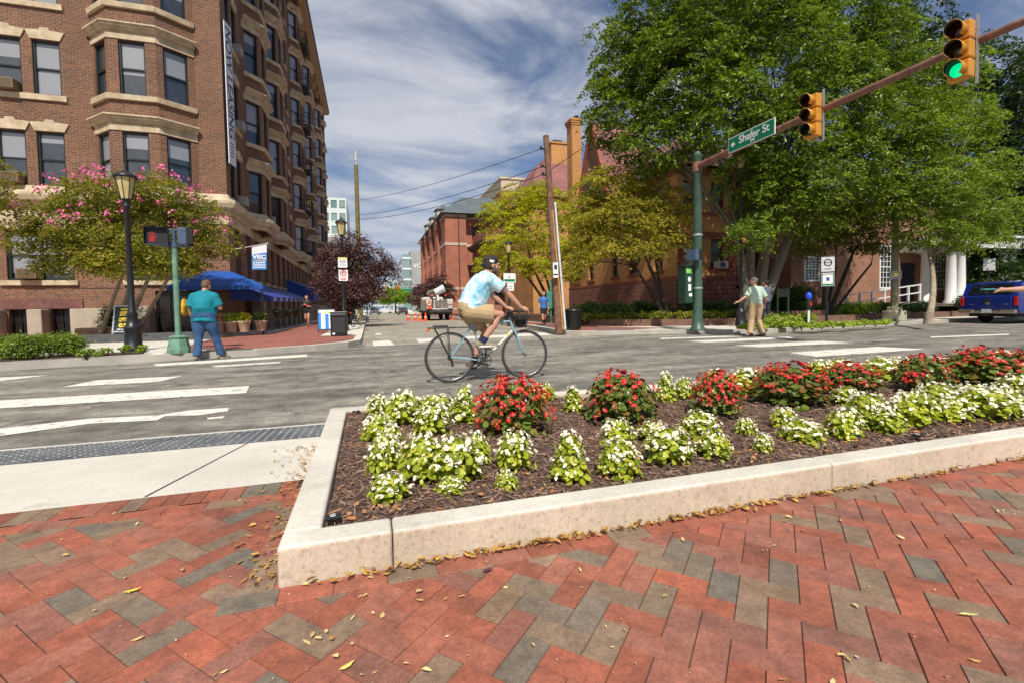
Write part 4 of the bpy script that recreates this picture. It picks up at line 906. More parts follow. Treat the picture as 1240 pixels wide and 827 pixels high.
# quoins at the front corner, porch piers and rail of red stone
for x0 in (3.25,):
    for k in range(9): band(st, Vector((MX, MY, 0)), ux, x0-(.12 if k % 2 else 0), 3.9, 2.62+k*.235, 2.62+k*.235+.215, .05)
for k in range(9): band(st, Vector((MX, MY, 0)), ux, -.02, .3+(.12 if k % 2 else 0), 2.62+k*.235, 2.62+k*.235+.215, .05)
for x in (20.9, 22.9): st.bbox((x, MY+.9, 2.3), (.4, .4, 3.9), .03); st.bbox((x, MY+.9, 1.4), (.6, .6, 2.0), .03)
st.bx(20.35, 23.2, MY+.6, MY+1.2, 1.9, 2.1); st.bx(20.35, 23.2, MY+.7, MY+1.1, .3, 1.9); st.bx(20.3, 23.3, MY+.5, MY+2.1, 4.2, 4.6)
def ml(o): return lp(o, ms)
ml(wall.build('wall', m_yb, ms)); ml(base.build('rock_faced_base', m_rr, ms)); ml(st.build('sandstone_trim', m_rs, ms)); wb.done()
ml(MB().bx(MX+.5, MX+6.4, MY+2.7, MY+14, .3, 8.5).build('interior', m_dark, ms))
# hipped red slate roof, gable to the side street, chimneys
b = MB()
b.add([(MX-.5, MY-.5, 8.6), (MX+7.4, MY-.5, 8.6), (MX+7.4, MY+15, 8.6), (MX-.5, MY+15, 8.6), (MX+3.4, MY+4, 12.0), (MX+3.4, MY+11, 12.0)], [(0, 1, 4), (1, 2, 5, 4), (2, 3, 5), (3, 0, 4, 5)], [[(0, 0), (8, 0), (4, 6)], [(0, 0), (15, 0), (11, 6), (4, 6)], [(0, 0), (8, 0), (4, 6)], [(0, 0), (15, 0), (11, 6), (4, 6)]])
rf = ml(b.build('roof', m_rslate, ms))
b = MB(); gy_ = MY+9.6  # big cross gable facing the side street
b.add([(MX-.2, gy_-2.3, 8.6), (MX-.2, gy_+2.3, 8.6), (MX-.2, gy_, 14.3)], [(1, 0, 2)], [[(4.6, 0), (0, 0), (2.3, 5.7)]])
ml(b.build('gable_wall', brickmat('gable_brown_brick', (.36, .19, .11), (.28, .14, .09), (.22, .12, .08), .21, .07, .006), ms))
b = MB(); b.add([(MX-.3, gy_-2.6, 8.3), (MX-.3, gy_, 14.6), (MX+4, gy_, 14.6), (MX+4, gy_-2.6, 8.3), (MX-.3, gy_+2.6, 8.3), (MX+4, gy_+2.6, 8.3)], [(0, 3, 2, 1), (1, 2, 5, 4)], [[(0, 0), (4, 0), (4, 6.5), (0, 6.5)], [(0, 6.5), (4, 6.5), (4, 0), (0, 0)]])
ml(b.build('gable_roof', m_rslate, ms))
b = MB()
for s_ in (-1, 1): b.tube([(MX-.32, gy_+s_*2.6, 8.25), (MX-.32, gy_, 14.65)], .14, 4, smooth=False)
for yy in (gy_-.8, gy_+.8): b.tube([(MX-.25, yy+.55*cos(a*pi/8), 10.4+.55*sin(a*pi/8)) for a in range(9)], .08, 5)
ml(b.build('gable_coping', m_rs, ms))
for yy in (gy_-.8, gy_+.8):
    b = MB(); b.extr([(-.42, 0), (.42, 0), (.42, .9), (.3, 1.2), (0, 1.34), (-.3, 1.2), (-.42, .9)], (MX-.22, yy, 9.5), (0, -1, 0), (0, 0, 1), (-1, 0, 0), .02)
    ml(b.build('arched_window', m_dark, ms))
def chimney(x, y, w, d, z0, z1, nm='chimney'):
    b = MB(); b.bx(x-w/2, x+w/2, y-d/2, y+d/2, z0, z1-.5)
    for k in range(3): b.bx(x-w/2-.05*(k+1), x+w/2+.05*(k+1), y-d/2-.05*(k+1), y+d/2+.05*(k+1), z1-.5+k*.16, z1-.5+k*.16+.157)
    b.bx(x-w/2+.02, x-w/2+.18, y-d/2-.05, y-d/2, z0, z1-.6)
    ml(b.build(nm, m_yb, ms))
chimney(16.75, 36.0, .85, .95, 3, 16.4)
ml(MB().bx(16.6, 16.9, 35.4, 36.2, 16.4, 16.6).build('chimney_cap', m_dark, ms))
# farther red-roofed wing with a squat chimney
tw = empty('rear_house', (17, 44, .3), 'house with a steep dusky red slate roof and squat yellow chimney behind the utility pole', 'building')
b = MB(); facade(b, (15.8, 44, 0), ux, 8, .2, 12, [(1.5, 2.5, 9, 10.8), (4.5, 5.5, 9, 10.8)], .2); facade(b, (15.8, 54, 0), -uy, 10, .2, 12, [], .2); b.build('wall', m_yb, tw).location = -tw.location
b = MB(); b.add([(15.4, 43.6, 12), (24, 43.6, 12), (24, 54.5, 12), (15.4, 54.5, 12), (18.6, 47, 16.9), (21.5, 47, 16.9), (21.5, 52, 16.9), (18.6, 52, 16.9)], [(0, 1, 5, 4), (1, 2, 6, 5), (2, 3, 7, 6), (3, 0, 4, 7), (4, 5, 6, 7)], [[(0, 0), (8, 0), (5, 5), (3, 5)]]*4+[[(0, 0), (1, 0), (1, 1), (0, 1)]]); b.build('roof', m_rslate, tw).location = -tw.location
b = MB(); b.bx(19.0, 20.8, 46.5, 47.6, 15.5, 18.3); b.bx(18.9, 20.9, 46.4, 47.7, 18.3, 18.5); b.build('chimney', m_yb, tw).location = -tw.location
b = MB(); b.bx(19.3, 20.3, 46.7, 47.3, 18.5, 18.75); b.build('chimney_pot', m_dark, tw).location = -tw.location
b = MB(); b.add([(14.6, 45.6, 12.2), (14.6, 48.4, 12.2), (16.2, 47, 14.9)], [(0, 1, 2)]) ; b.lathe([(1.5, 0), (.02, 3.2)], 10, (16.6, 44.2, 12.2), smooth=False); b.build('turret_roof', m_rslate, tw).location = -tw.location
for (a, c) in ((1.5, 9), (4.5, 9)): f = link('window', win_mesh('w_', 1, 1.8, m_rf), tw, Vector((15.8+a, 44.02, c))-tw.location); link('pane', pane_mesh('p_', 1, 1.8, m_gl2), f)
# ---------------------------------------------------------------- red brick hall with white portico
m_rb = brickmat('hall_brick_shaded', (.33, .16, .1), (.25, .115, .075), (.3, .18, .12), .21, .072, .007); m_white = mat('white_wood', (.72, .72, .7), .5, .06)  # hall brick colour toned down and browned to carry the shade over it
hl = empty('brick_hall', (23.3, 21, .3), 'low red brick hall with white small-paned windows and white columned porch', 'building')
wall = MB(); HW = [(1.05, 2.1, 2.3, 3.6), (7.1, 8.3, 1.85, 4.4), (12.0, 13.2, 1.75, 4.0)]
facade(wall, (23.3, 21, 0), ux, 24, .2, 7.5, HW+[(8.85, 10.2, .3, 3.4)], .2); facade(wall, (23.3, 33, 0), -uy, 12, .2, 7.5, [], .2)
wall.bx(23.4, 30, 21.2, 33, 7.3, 7.5)
def hl_(o): return lp(o, hl)
hl_(wall.build('wall', m_rb, hl))
hg = mat('pane_dark_green', (.02, .03, .025), .1, .4, 2, coat=1)
for a, b_, c, d in HW:
    f = link('window', win_mesh('window', b_-a+.16, d-c+.16, m_white, 4, 4, True, .1), hl, Vector((23.3+a-.08, 21-.08, c-.08))-hl.location); link('pane', pane_mesh('pane', b_-a+.16, d-c+.16, hg, .1), f)
b = MB(); b.bx(32.15, 33.5, 21.1, 21.18, .3, 3.4); hl_(b.build('door', mat('door_navy', (.03, .03, .06), .5), hl))
b = MB(); b.add([(22.8, 20.6, 7.5), (47.5, 20.6, 7.5), (47.5, 34, 7.5), (22.8, 34, 7.5), (27, 27, 11), (44, 27, 11)], [(0, 1, 5, 4), (1, 2, 5), (2, 3, 4, 5), (3, 0, 4)]); hl_(b.build('roof', MATS['roof_slate'], hl))
b = MB(); b.bx(22.9, 47.4, 20.7, 20.98, 6.9, 7.49); b.bx(32.0, 39.0, 17.9, 20.98, 4.0, 4.6); b.bx(31.9, 39.1, 17.8, 20.98, 4.6, 4.75); hl_(b.build('portico_roof', m_white, hl))
for x, y in ((32.3, 18.4), (33.1, 18.4), (36.9, 18.4), (37.7, 18.4), (33.1, 20.2), (36.9, 20.2)):
    b = MB(); b.lathe([(.33, 0), (.33, .12), (.26, .2), (.245, 1.4), (.21, 3.0), (.27, 3.1), (.3, 3.2)], 14, (x, y, .8)); b.bx(x-.32, x+.32, y-.32, y+.32, 3.9, 3.999); hl_(b.build('column', m_white, hl))
b = MB()
for k in range(4): b.bx(31.8-.25*k*0, 39, 17.6-.3*k, 21, .15+0, .8-.16*k)
hl_(b.build('porch_steps', m_stone2, hl))
hl_(MB().bx(23.8, 47, 21.5, 32, .3, 7.2).build('interior', m_dark, hl))
# white ramp rail
e = empty('ramp_railing', (25, 19, .3), 'white painted wooden handrail climbing a ramp to the brick hall door', 'railing')
b = MB()
for k in range(7): x = k*.95; zz_ = .15+x*.1; b.box((x, 0, zz_+.45), (.09, .09, 1.0))
for dz in (.45, .9): b.tube([(-.1, 0, .15+dz), (5.8, 0, .73+dz)], .045, 4, smooth=False)
b.build('rail_frame', m_white, e)
b = MB(); b.add([(-.5, .2, 0), (6.2, .2, .62), (6.2, 1.6, .62), (-.5, 1.6, 0)], [(0, 1, 2, 3)]); b.add([(-.5, .2, 0), (6.2, .2, 0), (6.2, .2, .62)], [(0, 1, 2)]); b.build('ramp_slab', m_kerb, e)
# brick stair cheek walls and low brick wall
o = MB().bx(17.2, 20.6, 16.6, 16.9, .3, .62).build('brick_cheek_wall', m_bst); tag(o, 'low brown brick wall with sloping coping behind the parking meter', 'low wall')
o = MB().bbox((35.2, 17.6, .7), (2.2, .7, 1.1), .05).build('stone_block', mat('sandstone_yellow', (.5, .36, .16), .9, .35, 3, bmp=.6, bscale=10)); tag(o, 'rough yellow sandstone block beside the white columns', 'stone block')
# ---------------------------------------------------------------- brick residence on the right of the side street
m_db = brickmat('residence_brick', (.42, .145, .085), (.34, .11, .07), (.36, .2, .14), .22, .075, .006, bmp=.2); m_cst = mat('cast_stone', (.55, .45, .36), .8, .1); m_slt = brickmat('grey_metal_roof', (.12, .15, .16), (.1, .125, .135), (.05, .06, .07), 1.2, .4, .03, .4)
dm = empty('brick_residence', (10.7, 66, .1), 'long four storey brick residence with grey hipped roof along the side street', 'building')
wall = MB(); st = MB(); wb = WinBank(dm, 1.1, 1.9, m_gr, m_gl, cap=60)
def dwall(o, u, L, wins, z0=0, z1=14.4, bands=(3.7, 10.0, 14.0)):
    o = Vector(o); u = Vector(u).normalized(); facade(wall, o, u, L, z0, z1, [(a, a+1.1, z, z+1.9) for a, z in wins], .2)
    for z in bands: band(st, o, u, -.03, L+.03, z, z+.35, .06)
    for a, z in wins: wb.add(o+u*a+Vector((0, 0, z))-u.cross(Vector((0, 0, 1)))*.1, u, 1.1, 1.9)
dwall((10.7, 66, 0), ux, 3.0, []); dwall((13.7, 66, 0), uy, 1.6, []); dwall((13.7, 67.6, 0), -ux, -6.5 if 0 else .01, [])
dwall((13.7, 67.6, 0), ux, 7, [(1.2, 11.0), (3.2, 11.0), (1.2, 6.6), (3.2, 6.6)])
sw = [(a, z) for a in (3, 6, 10, 13, 17, 20, 24, 27) for z in (1.2, 4.6, 7.6, 11.2)]
dwall((10.7, 98, 0), -uy, 32, sw)
for yy in (71, 78, 85, 92): dwall((10.3, yy+2.4, 0), -uy, 2.4, [(.65, z) for z in (4.6, 7.6, 11.2)], bands=(3.7, 14.0)); dwall((10.3, yy, 0), ux, .4, [], bands=()); dwall((10.7, yy+2.4, 0), -ux, .4, [], bands=())
def dl(o): return lp(o, dm)
dl(wall.build('wall', m_db, dm)); dl(st.build('stone_band', m_cst, dm)); wb.done()
b = MB()
def hip(x0, x1, y0, y1, z, h, ins):
    b.add([(x0, y0, z), (x1, y0, z), (x1, y1, z), (x0, y1, z), (x0+ins, y0+ins, z+h), (x1-ins, y0+ins, z+h), (x1-ins, y1-ins, z+h), (x0+ins, y1-ins, z+h)], [(0, 1, 5, 4), (1, 2, 6, 5), (2, 3, 7, 6), (3, 0, 4, 7), (4, 5, 6, 7), (3, 2, 1, 0)], [[(0, 0), (x1-x0, 0), (x1-x0-ins, h*1.3), (ins, h*1.3)], [(0, 0), (y1-y0, 0), (y1-y0-ins, h*1.3), (ins, h*1.3)]]*2+[[(0, 0), (1, 0), (1, 1), (0, 1)]]*2)
hip(10.0, 21.5, 65.4, 98.6, 14.45, 3.0, 3.6); hip(13.4, 21.9, 66.8, 74, 14.47, 3.4, 3.4)
dl(b.build('roof', m_slt, dm))
for k, yy in enumerate((72.2, 79.2, 86.2)):
    b = MB(); b.bx(10.4, 12.5, yy-1, yy+1, 14.5, 16.0); b.build('dormer_wall', m_cst, dm).location = -dm.location
    b = MB(); b.add([(10.1, yy-1.3, 16), (10.1, yy+1.3, 16), (13, yy+1.3, 16.2), (13, yy-1.3, 16.2), (11.5, yy, 16.9)], [(0, 1, 4), (1, 2, 4), (2, 3, 4), (3, 0, 4)]); b.build('dormer_roof', m_slt, dm).location = -dm.location
b = MB(); b.cyl((12.6, 65.9, 0), (12.6, 65.9, 14.2), .07, n=6); b.build('downpipe', mat('pipe_dark', (.03, .04, .05), .5), dm).location = -dm.location
dl(MB().bx(11.2, 21, 68.2, 97.5, .1, 14.3).build('interior', m_dark, dm))
# balcony block and taller brick wing behind
bb_ = empty('brick_annex', (14.5, 58, .1), 'brown brick porch block with a deep bracketed cornice between the residence and the tree', 'building')
b = MB(); facade(b, (14.6, 58, 0), ux, 9, 0, 11.2, [(1, 2.1, 1.4, 3.2), (3.6, 4.7, 1.4, 3.2), (1, 2.1, 5.4, 7.2), (3.6, 4.7, 5.4, 7.2)], .3); facade(b, (14.6, 65.9, 0), -uy, 7.9, 0, 11.2, [(1.2, 2.6, 5, 8.4), (5, 6.4, 5, 8.4)], .3); lp(b.build('wall', m_db, bb_), bb_)
b = MB(); mould(b, [(14.6, 65.8), (14.6, 58), (23.6, 58)], [(-.1, 8.9), (.2, 8.9), (.8, 9.3), (.85, 9.6), (.0, 9.6), (-.1, 9.6)]); lp(b.build('cornice', mat('cornice_brown', (.07, .04, .03), .7), bb_), bb_)
lp(MB().bx(15, 23, 58.4, 65.5, 0, 11).build('interior', m_dark, bb_), bb_)
tb = empty('tall_brick_block', (19.4, 72, .1), 'plain flat-roofed brick block with a pale parapet rising behind the yellow tree', 'building')
b = MB(); facade(b, (21.4, 74, 0), ux, 14, 0, 20.2, [], .1); facade(b, (21.4, 90, 0), -uy, 16, 0, 20.2, [], .1); lp(b.build('wall', m_db, tb), tb)
b = MB(); mould(b, [(21.4, 90), (21.4, 74), (35.4, 74)], [(-.1, 20.2), (.05, 20.2), (.15, 21.8), (.35, 22.0), (.35, 22.3), (-.1, 22.3)]); lp(b.build('parapet', mat('parapet_cream', (.6, .48, .34), .8, .1), tb), tb)
# ---------------------------------------------------------------- far down the street
def gridbuilding(name, label, x0, x1, y0, y1, z1, m_, fl, nx_, glass, fx=.72, fz=.62, zb=.5, ny_=None, extra=None):
    e = empty(name, (x0, y0, 0), label, 'building'); w_ = MB(); L = x1-x0; hs_ = []; hp = (z1-zb)/fl
    def hol(L, n): return [((i+.5-fx/2)*L/n, (i+.5+fx/2)*L/n, zb+hp*(k+.5-fz/2), zb+hp*(k+.5+fz/2)) for i in range(n) for k in range(fl)]
    H1 = hol(L, nx_); facade(w_, (x0, y0, 0), ux, L, 0, z1, H1, .25)
    ny_ = ny_ or max(1, int((y1-y0)/L*nx_)); H2 = hol(y1-y0, ny_); facade(w_, (x0, y1, 0), -uy, y1-y0, 0, z1, H2, .25); facade(w_, (x1, y0, 0), uy, y1-y0, 0, z1, H2, .25)
    w_.add([(x0, y0, z1), (x1, y0, z1), (x1, y1, z1), (x0, y1, z1)], [(0, 1, 2, 3)])
    lp(w_.build('wall', m_, e), e)
    for h in H1[:60]:
        lp(MB().add([(x0+h[0], y0+.2, h[2]), (x0+h[1], y0+.2, h[2]), (x0+h[1], y0+.2, h[3]), (x0+h[0], y0+.2, h[3])], [(0, 1, 2, 3)], [[(0, 0), (1, 0), (1, 1), (0, 1)]]).build('window', glass, e), e)
    g_ = MB()
    for h in H2:
        g_.add([(x1-.2, y0+h[0], h[2]), (x1-.2, y0+h[1], h[2]), (x1-.2, y0+h[1], h[3]), (x1-.2, y0+h[0], h[3])], [(0, 1, 2, 3)]); g_.add([(x0+.2, y1-h[0], h[2]), (x0+.2, y1-h[1], h[2]), (x0+.2, y1-h[1], h[3]), (x0+.2, y1-h[0], h[3])], [(0, 1, 2, 3)])
    tag(lp(g_.build('side_windows', glass, e), e), kind='stuff'); return e
m_wp2 = mat('white_panel', (.55, .6, .6), .6, .08); m_ggl = glassmat('pane_green', (.05, .12, .11), (.25, .36, .34), .06, .6); m_gc = mat('grey_concrete', (.3, .3, .3), .85, .12, .3)
gridbuilding('glass_tower', 'white and green-glass apartment block far off above the grey building', -16, -5.0, 140, 165, 32.5, m_wp2, 9, 5, m_ggl)
gridbuilding('grey_block', 'plain grey block between the apartment building and the purple tree', -9.4, -3.9, 100, 120, 15.7, m_gc, 4, 3, m_ggl, .3, .3)
lh = empty('small_red_building', (-6, 69, .15), 'small bright red brick building with one tall window past the apartment building', 'building')
b = MB(); facade(b, (-8, 69, 0), ux, 5.6, 0, 6.0, [(2.35, 3.05, .9, 4.0)], .15); facade(b, (-2.4, 69, 0), uy, 14, 0, 6.0, [], .15); b.add([(-8, 69, 6), (-2.4, 69, 6), (-2.4, 83, 6), (-8, 83, 6)], [(0, 1, 2, 3)]); lp(b.build('wall', brickmat('bright_red_brick', (.4, .08, .05), (.32, .06, .04), (.25, .1, .08)), lh), lh)
f = link('window', win_mesh('window', .9, 3.3, m_cst, 1, 1, True, .13), lh, Vector((-5.75, 68.9, .8))-lh.location); link('pane', pane_mesh('pane', .9, 3.3, m_gl, .13), f)
b = MB(); b.bx(-6.2, -3.5, 68.6, 72, 6.0, 6.5); b.bx(-6.2, -4.8, 69.5, 71, 6.5, 8.2); lp(b.build('parapet', mat('parapet_orange', (.5, .2, .08), .8), lh), lh)
# grey campus building with lettering
vb = gridbuilding('campus_building', 'pale grey concrete building with white VCU lettering high on its wall', 13.2, 26, 150, 190, 19.3, m_gc, 5, 4, m_ggl, .02, .02)
b = MB(); b.bx(10.7, 13.0, 149, 178, .2, 18.2)
lp(b.build('stair_tower', m_ggl, vb), vb)
for k in range(6): lp(MB().bx(10.5, 13.15, 148.8, 178, .1+3.3*k, .75+3.3*k).build('floor_slab', m_wp2, vb), vb)
text('VCU', 1.9, frameM(Vector((15.9, 149.9, 14.6))-vb.location, (1, 0, 0), (0, 0, 1)), vb, 'lettering', m_white, .05, bold=.03)
gridbuilding('far_white_block', 'distant white block with rows of dark windows at the end of the street', 8.4, 13.5, 195, 215, 12.5, m_wp2, 5, 3, m_ggl)
gridbuilding('far_glass_block', 'distant blue glass building closing the view down the street', -8, 14.5, 268, 285, 15.0, mat('pale_panel', (.45, .5, .55), .6), 5, 12, glassmat('pane_blue', (.06, .11, .18), (.3, .4, .5), .06, .5), .8, .6)
e = empty('street_overpass', (0, 200, 0), 'pale covered footbridge crossing high over the far end of the side street', 'bridge')
b = MB(); b.bx(-14, 14, 200, 203, 5.6, 6.6); b.bx(-14, 14, 200, 203, 8.6, 9.2); lp(b.build('deck', m_wp2, e), e); b = MB(); b.bx(-14, 14, 200.3, 202.7, 6.602, 8.598); lp(b.build('glazing', m_ggl, e), e)
b = MB()
for k in range(8): b.bx(-13+k*3.6, -12.75+k*3.6, 199.95, 200.25, 6.61, 8.59)
lp(b.build('mullion', m_wp2, e), e)
sheet('far_lawn', [(-.6, 320), (7.6, 320), (7.6, 700), (-.6, 700)], .01, m_dirt)
b = MB(); b.bbox((0, -.15, 0), (.62, .5, .42), .02); b.cur = 1; b.bx(-.24, .1, -.404, -.4, -.14, .14); b.cur = 2; b.bx(.14, .28, -.404, -.4, -.15, .15)
b.build('air_conditioner', [mat('ac_white', (.6, .58, .52), .6), mat('ac_dark_grille', (.08, .08, .08), .7), MATS['ac_white']], ms, Vector((MX+2.75, MY, 3.2))-ms.location)
# ---------------------------------------------------------------- trees
def crown(lobes, n, s, seed, spray=.42, per=26, flat=.28, asp=.42, droop=.25, shell=.62):
    """leaves gathered in flattened sprays through the outer volume of the lobes"""
    g = np.random.default_rng(seed); vol = np.array([r[0]*r[1]*r[2] for c, r in lobes])**.7; pr = vol/vol.sum()
    ns = n//per; idx = g.choice(len(lobes), ns, p=pr)
    C = np.array([list(c) for c, r in lobes])[idx]; Rr = np.array([list(r) for c, r in lobes])[idx]
    d = g.normal(size=(ns, 3)); d /= np.linalg.norm(d, axis=1)[:, None]
    rr = shell+(1.06-shell)*g.random(ns)**.6; rr[g.random(ns) < .16] *= g.uniform(.3, 1)
    bumpy = 1+.13*np.sin(C[:, 0]*9+d[:, 0]*7+seed)*np.cos(d[:, 2]*6+C[:, 1]*5)+g.normal(0, .05, ns)
    S = C+d*Rr*(rr*bumpy)[:, None]
    nrm = d*.45; nrm[:, 2] = np.abs(nrm[:, 2])+.75; nrm += g.normal(size=(ns, 3))*.2; nrm /= np.linalg.norm(nrm, axis=1)[:, None]
    a1 = np.cross(nrm, g.normal(size=(ns, 3))); a1 /= np.linalg.norm(a1, axis=1)[:, None]; a2 = np.cross(nrm, a1)
    q = g.normal(size=(ns, per, 3))*np.array([spray*.6, spray*.42, spray*flat*.5]); q[..., 2] -= droop*(q[..., 0]**2+q[..., 1]**2)/max(spray, .01)
    P = S[:, None]+a1[:, None]*q[..., :1]+a2[:, None]*q[..., 1:2]+nrm[:, None]*q[..., 2:]
    D = np.repeat(d[:, None], per, 1).reshape(-1, 3)*.5+np.repeat(nrm[:, None], per, 1).reshape(-1, 3)*.5
    return leafquads(P.reshape(-1, 3), D, s, g, .55, asp)
def limb(b, p0, p1, r0, r1, g, sag=.12, n=6, k=5):
    p0, p1 = Vector(p0), Vector(p1); L = (p1-p0).length; m1 = p0.lerp(p1, .4)+Vector((0, 0, L*sag))+Vector((g.uniform(-1, 1), g.uniform(-1, 1), 0))*L*.05
    pts = []
    for i in range(n+1): t = i/n; pts.append(p0*(1-t)**2+m1*2*t*(1-t)+p1*t*t)
    b.tube(pts, [r0+(r1-r0)*i/n for i in range(n+1)], k); return pts
def tree(name, label, base, lobes, n, s, lm, bark, stems, seed, group=None, th=None, twigs=3, rt=.12, cat='tree', **kw):
    """stems: list of (foot offset, fork point, radius)"""
    g = random.Random(seed); base = Vector(base); e = empty(name, base, label, cat, 0, group)
    lb = [(Vector(c)-base, r) for c, r in lobes]
    b = MB(); forks = []
    for (fo_, fk, r) in stems:
        fk = Vector(fk)-base; pts = limb(b, Vector(fo_), fk, r*1.25, r*.7, g, .05, 8, 9); forks.append((fk, r*.7)); b.lathe([(r*1.6, -.1), (r*1.35, .08), (r*1.22, .3)], 9, Vector(fo_))
    for c, r in lb:
        fk, fr = min(forks, key=lambda t: (t[0]-c).length+g.uniform(0, .6)); fr *= .62
        pts = limb(b, fk, c, fr, fr*.3, g, .1)
        for q in range(twigs):
            d = Vector((g.uniform(-1, 1), g.uniform(-1, 1), g.uniform(-.5, 1))).normalized(); t = pts[g.randint(2, len(pts)-1)]
            limb(b, t, c+Vector((d.x*r[0], d.y*r[1], d.z*r[2]))*.85, fr*.3, .012, g, .08, 4, 4)
    b.build('trunk', bark, e)
    V, F = crown(lb, n, s, seed, **kw); link('crown', npmesh('crown', V, F, lm), e); return e
bk_grey = mat('bark_grey', (.17, .14, .105), .95, .35, 6, bmp=.8, bscale=18, bdist=.03); bk_dark = mat('bark_dark', (.05, .038, .03), .95, .35, 6, bmp=.8, bscale=20, bdist=.02); bk_pale = mat('bark_pale', (.3, .24, .17), .9, .3, 4, bmp=.5, bscale=12, bdist=.02)
lf_elm = leafmat('leaf_elm', (.045, .1, .008), (.15, .215, .014), (.31, .38, .04), .38, .27)
lf_yel = leafmat('leaf_yellowing', (.22, .26, .012), (.44, .43, .02), (.6, .52, .04), .5, .42)
lf_ybr = leafmat('leaf_olive_brown', (.14, .17, .015), (.34, .31, .03), (.52, .38, .07), .5, .42)
lf_olv = leafmat('leaf_olive', (.07, .09, .012), (.16, .17, .02), (.24, .2, .03), .5, .35)
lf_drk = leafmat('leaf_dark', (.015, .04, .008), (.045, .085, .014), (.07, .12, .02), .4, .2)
lf_plm = leafmat('leaf_plum', (.045, .022, .024), (.12, .055, .055), (.2, .11, .1), .45, .15, (1.6, .8, .8))
lf_cra = leafmat('leaf_crape', (.1, .13, .012), (.25, .26, .025), (.42, .28, .05), .45, .4)
lf_lim = leafmat('leaf_lime', (.16, .26, .015), (.28, .4, .03), (.36, .48, .05), .45, .4)
def LB(px, py, Y, r, rz=None, ry=None): p = AY(px, py, Y); return (p, (r, ry or r*.95, rz or r*.85))
big = [LB(748, 135, 17, 1.5, 1.4), LB(765, 75, 17, 1.7, 1.7), LB(800, 30, 16.5, 1.9, 1.9), LB(790, 175, 15.5, 1.5, 1.0), LB(830, 100, 15, 2, 1.9), LB(870, 20, 15, 2.3, 2.2), LB(880, 140, 14, 1.8, 1.5), LB(905, 215, 14.5, 1.3, .8), LB(985, 225, 13.6, 1.4, .8), LB(935, 268, 14.0, 1.0, .5), LB(935, 70, 14.5, 2.3, 2.2), LB(950, 165, 13.8, 1.9, 1.6), LB(940, 235, 14.3, 1.6, 1.0),
       LB(955, -20, 16, 2.5, 2.3), LB(1010, 30, 15.5, 2.2, 2.3), LB(1010, 120, 14.5, 2.1, 2.0), LB(1015, 205, 14.3, 1.8, 1.3), LB(985, 265, 14.8, 1.3, .7), LB(905, 285, 13.6, .9, .55), LB(1060, 60, 15.5, 1.8, 1.9), LB(1075, 150, 15, 1.9, 1.8), LB(1065, 235, 15, 1.5, 1.1), LB(900, -50, 17.5, 3, 2.5)]
tb0 = G(915, 391, .3)
tree('elm_tree', 'huge spreading green tree with a many-stemmed grey trunk on the far right corner', (15.3, 15.6, .3), big, 205000, .088, lf_elm, bk_grey,
     [((-.24, .05, 0), AY(893, 285, 15.3), .19), ((-.05, 0, 0), AY(912, 270, 15.5), .2), ((.15, -.08, 0), AY(935, 262, 15.4), .17), ((.3, .05, 0), AY(968, 255, 15.6), .2), ((.1, .3, 0), AY(950, 200, 16.5), .16)], 41, twigs=5, spray=.36, per=44, flat=.2, droop=.4, shell=.7)
tree('street_tree', 'slender green street tree with a single pale trunk before the brick hall', G(1124, 389, .3), [LB(1105, 175, 14, 1.6, 1.3), LB(1155, 150, 14, 1.6, 1.4), LB(1180, 210, 13.5, 1.5, 1.2), LB(1130, 225, 13, 1.7, 1.1), LB(1090, 245, 13.5, 1.2, .8), LB(1175, 262, 13.2, 1.2, .8), LB(1125, 280, 13, 1.3, .6), LB(1165, 292, 13, .9, .4), LB(1195, 285, 13, .8, .4), LB(1210, 255, 14, 1.2, .9), LB(1135, 100, 15, 1.7, 1.6)], 46000, .085, leafmat('leaf_bright', (.09, .15, .012), (.2, .27, .025), (.32, .38, .06), .4, .4), bk_pale, [((0, 0, 0), AY(1126, 312, 13.3), .09)], 42, twigs=4, spray=.36, per=40, flat=.2, droop=.4)
dk = [LB(1130, 75, 20, 2.2, 2.2), LB(1185, 100, 19, 2.4, 2.4), LB(1240, 120, 18, 2.6, 2.6), LB(1210, 175, 19, 2.6, 2.4), LB(1270, 190, 18, 2.8, 2.6), LB(1225, 250, 20, 2.6, 2.4), LB(1280, 270, 18, 2.6, 2.4), LB(1100, 25, 21, 2.2, 2.4), LB(1290, 90, 18, 3, 3)]
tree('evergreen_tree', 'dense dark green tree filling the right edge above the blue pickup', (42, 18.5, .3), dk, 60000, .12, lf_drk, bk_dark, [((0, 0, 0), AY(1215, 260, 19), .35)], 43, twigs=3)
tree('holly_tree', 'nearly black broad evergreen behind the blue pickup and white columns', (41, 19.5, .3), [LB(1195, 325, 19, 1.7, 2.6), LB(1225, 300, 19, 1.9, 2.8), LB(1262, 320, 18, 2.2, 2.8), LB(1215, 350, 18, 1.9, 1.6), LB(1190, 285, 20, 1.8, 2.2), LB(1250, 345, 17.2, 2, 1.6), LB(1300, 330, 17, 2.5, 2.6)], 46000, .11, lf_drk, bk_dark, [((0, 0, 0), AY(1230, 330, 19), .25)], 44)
tree('bare_stemmed_tree', 'thin olive-leaved tree with dark forking stems before the small-paned windows', (20.9, 16.9, .3), [LB(985, 285, 17, 1.3, .8), LB(1015, 265, 16.5, 1.4, .9), LB(1045, 285, 17, 1.3, .8), LB(1030, 245, 17, 1.3, .8), LB(975, 305, 16.6, .7, .35), LB(1060, 300, 17, .8, .4)], 12000, .08, lf_olv, bk_dark, [((-.15, 0, 0), AY(1000, 320, 16.9), .07), ((.05, 0, 0), AY(1012, 325, 16.9), .08), ((.2, .05, 0), AY(1032, 310, 16.9), .09), ((.3, 0, 0), AY(1055, 320, 16.9), .06)], 45, twigs=4)
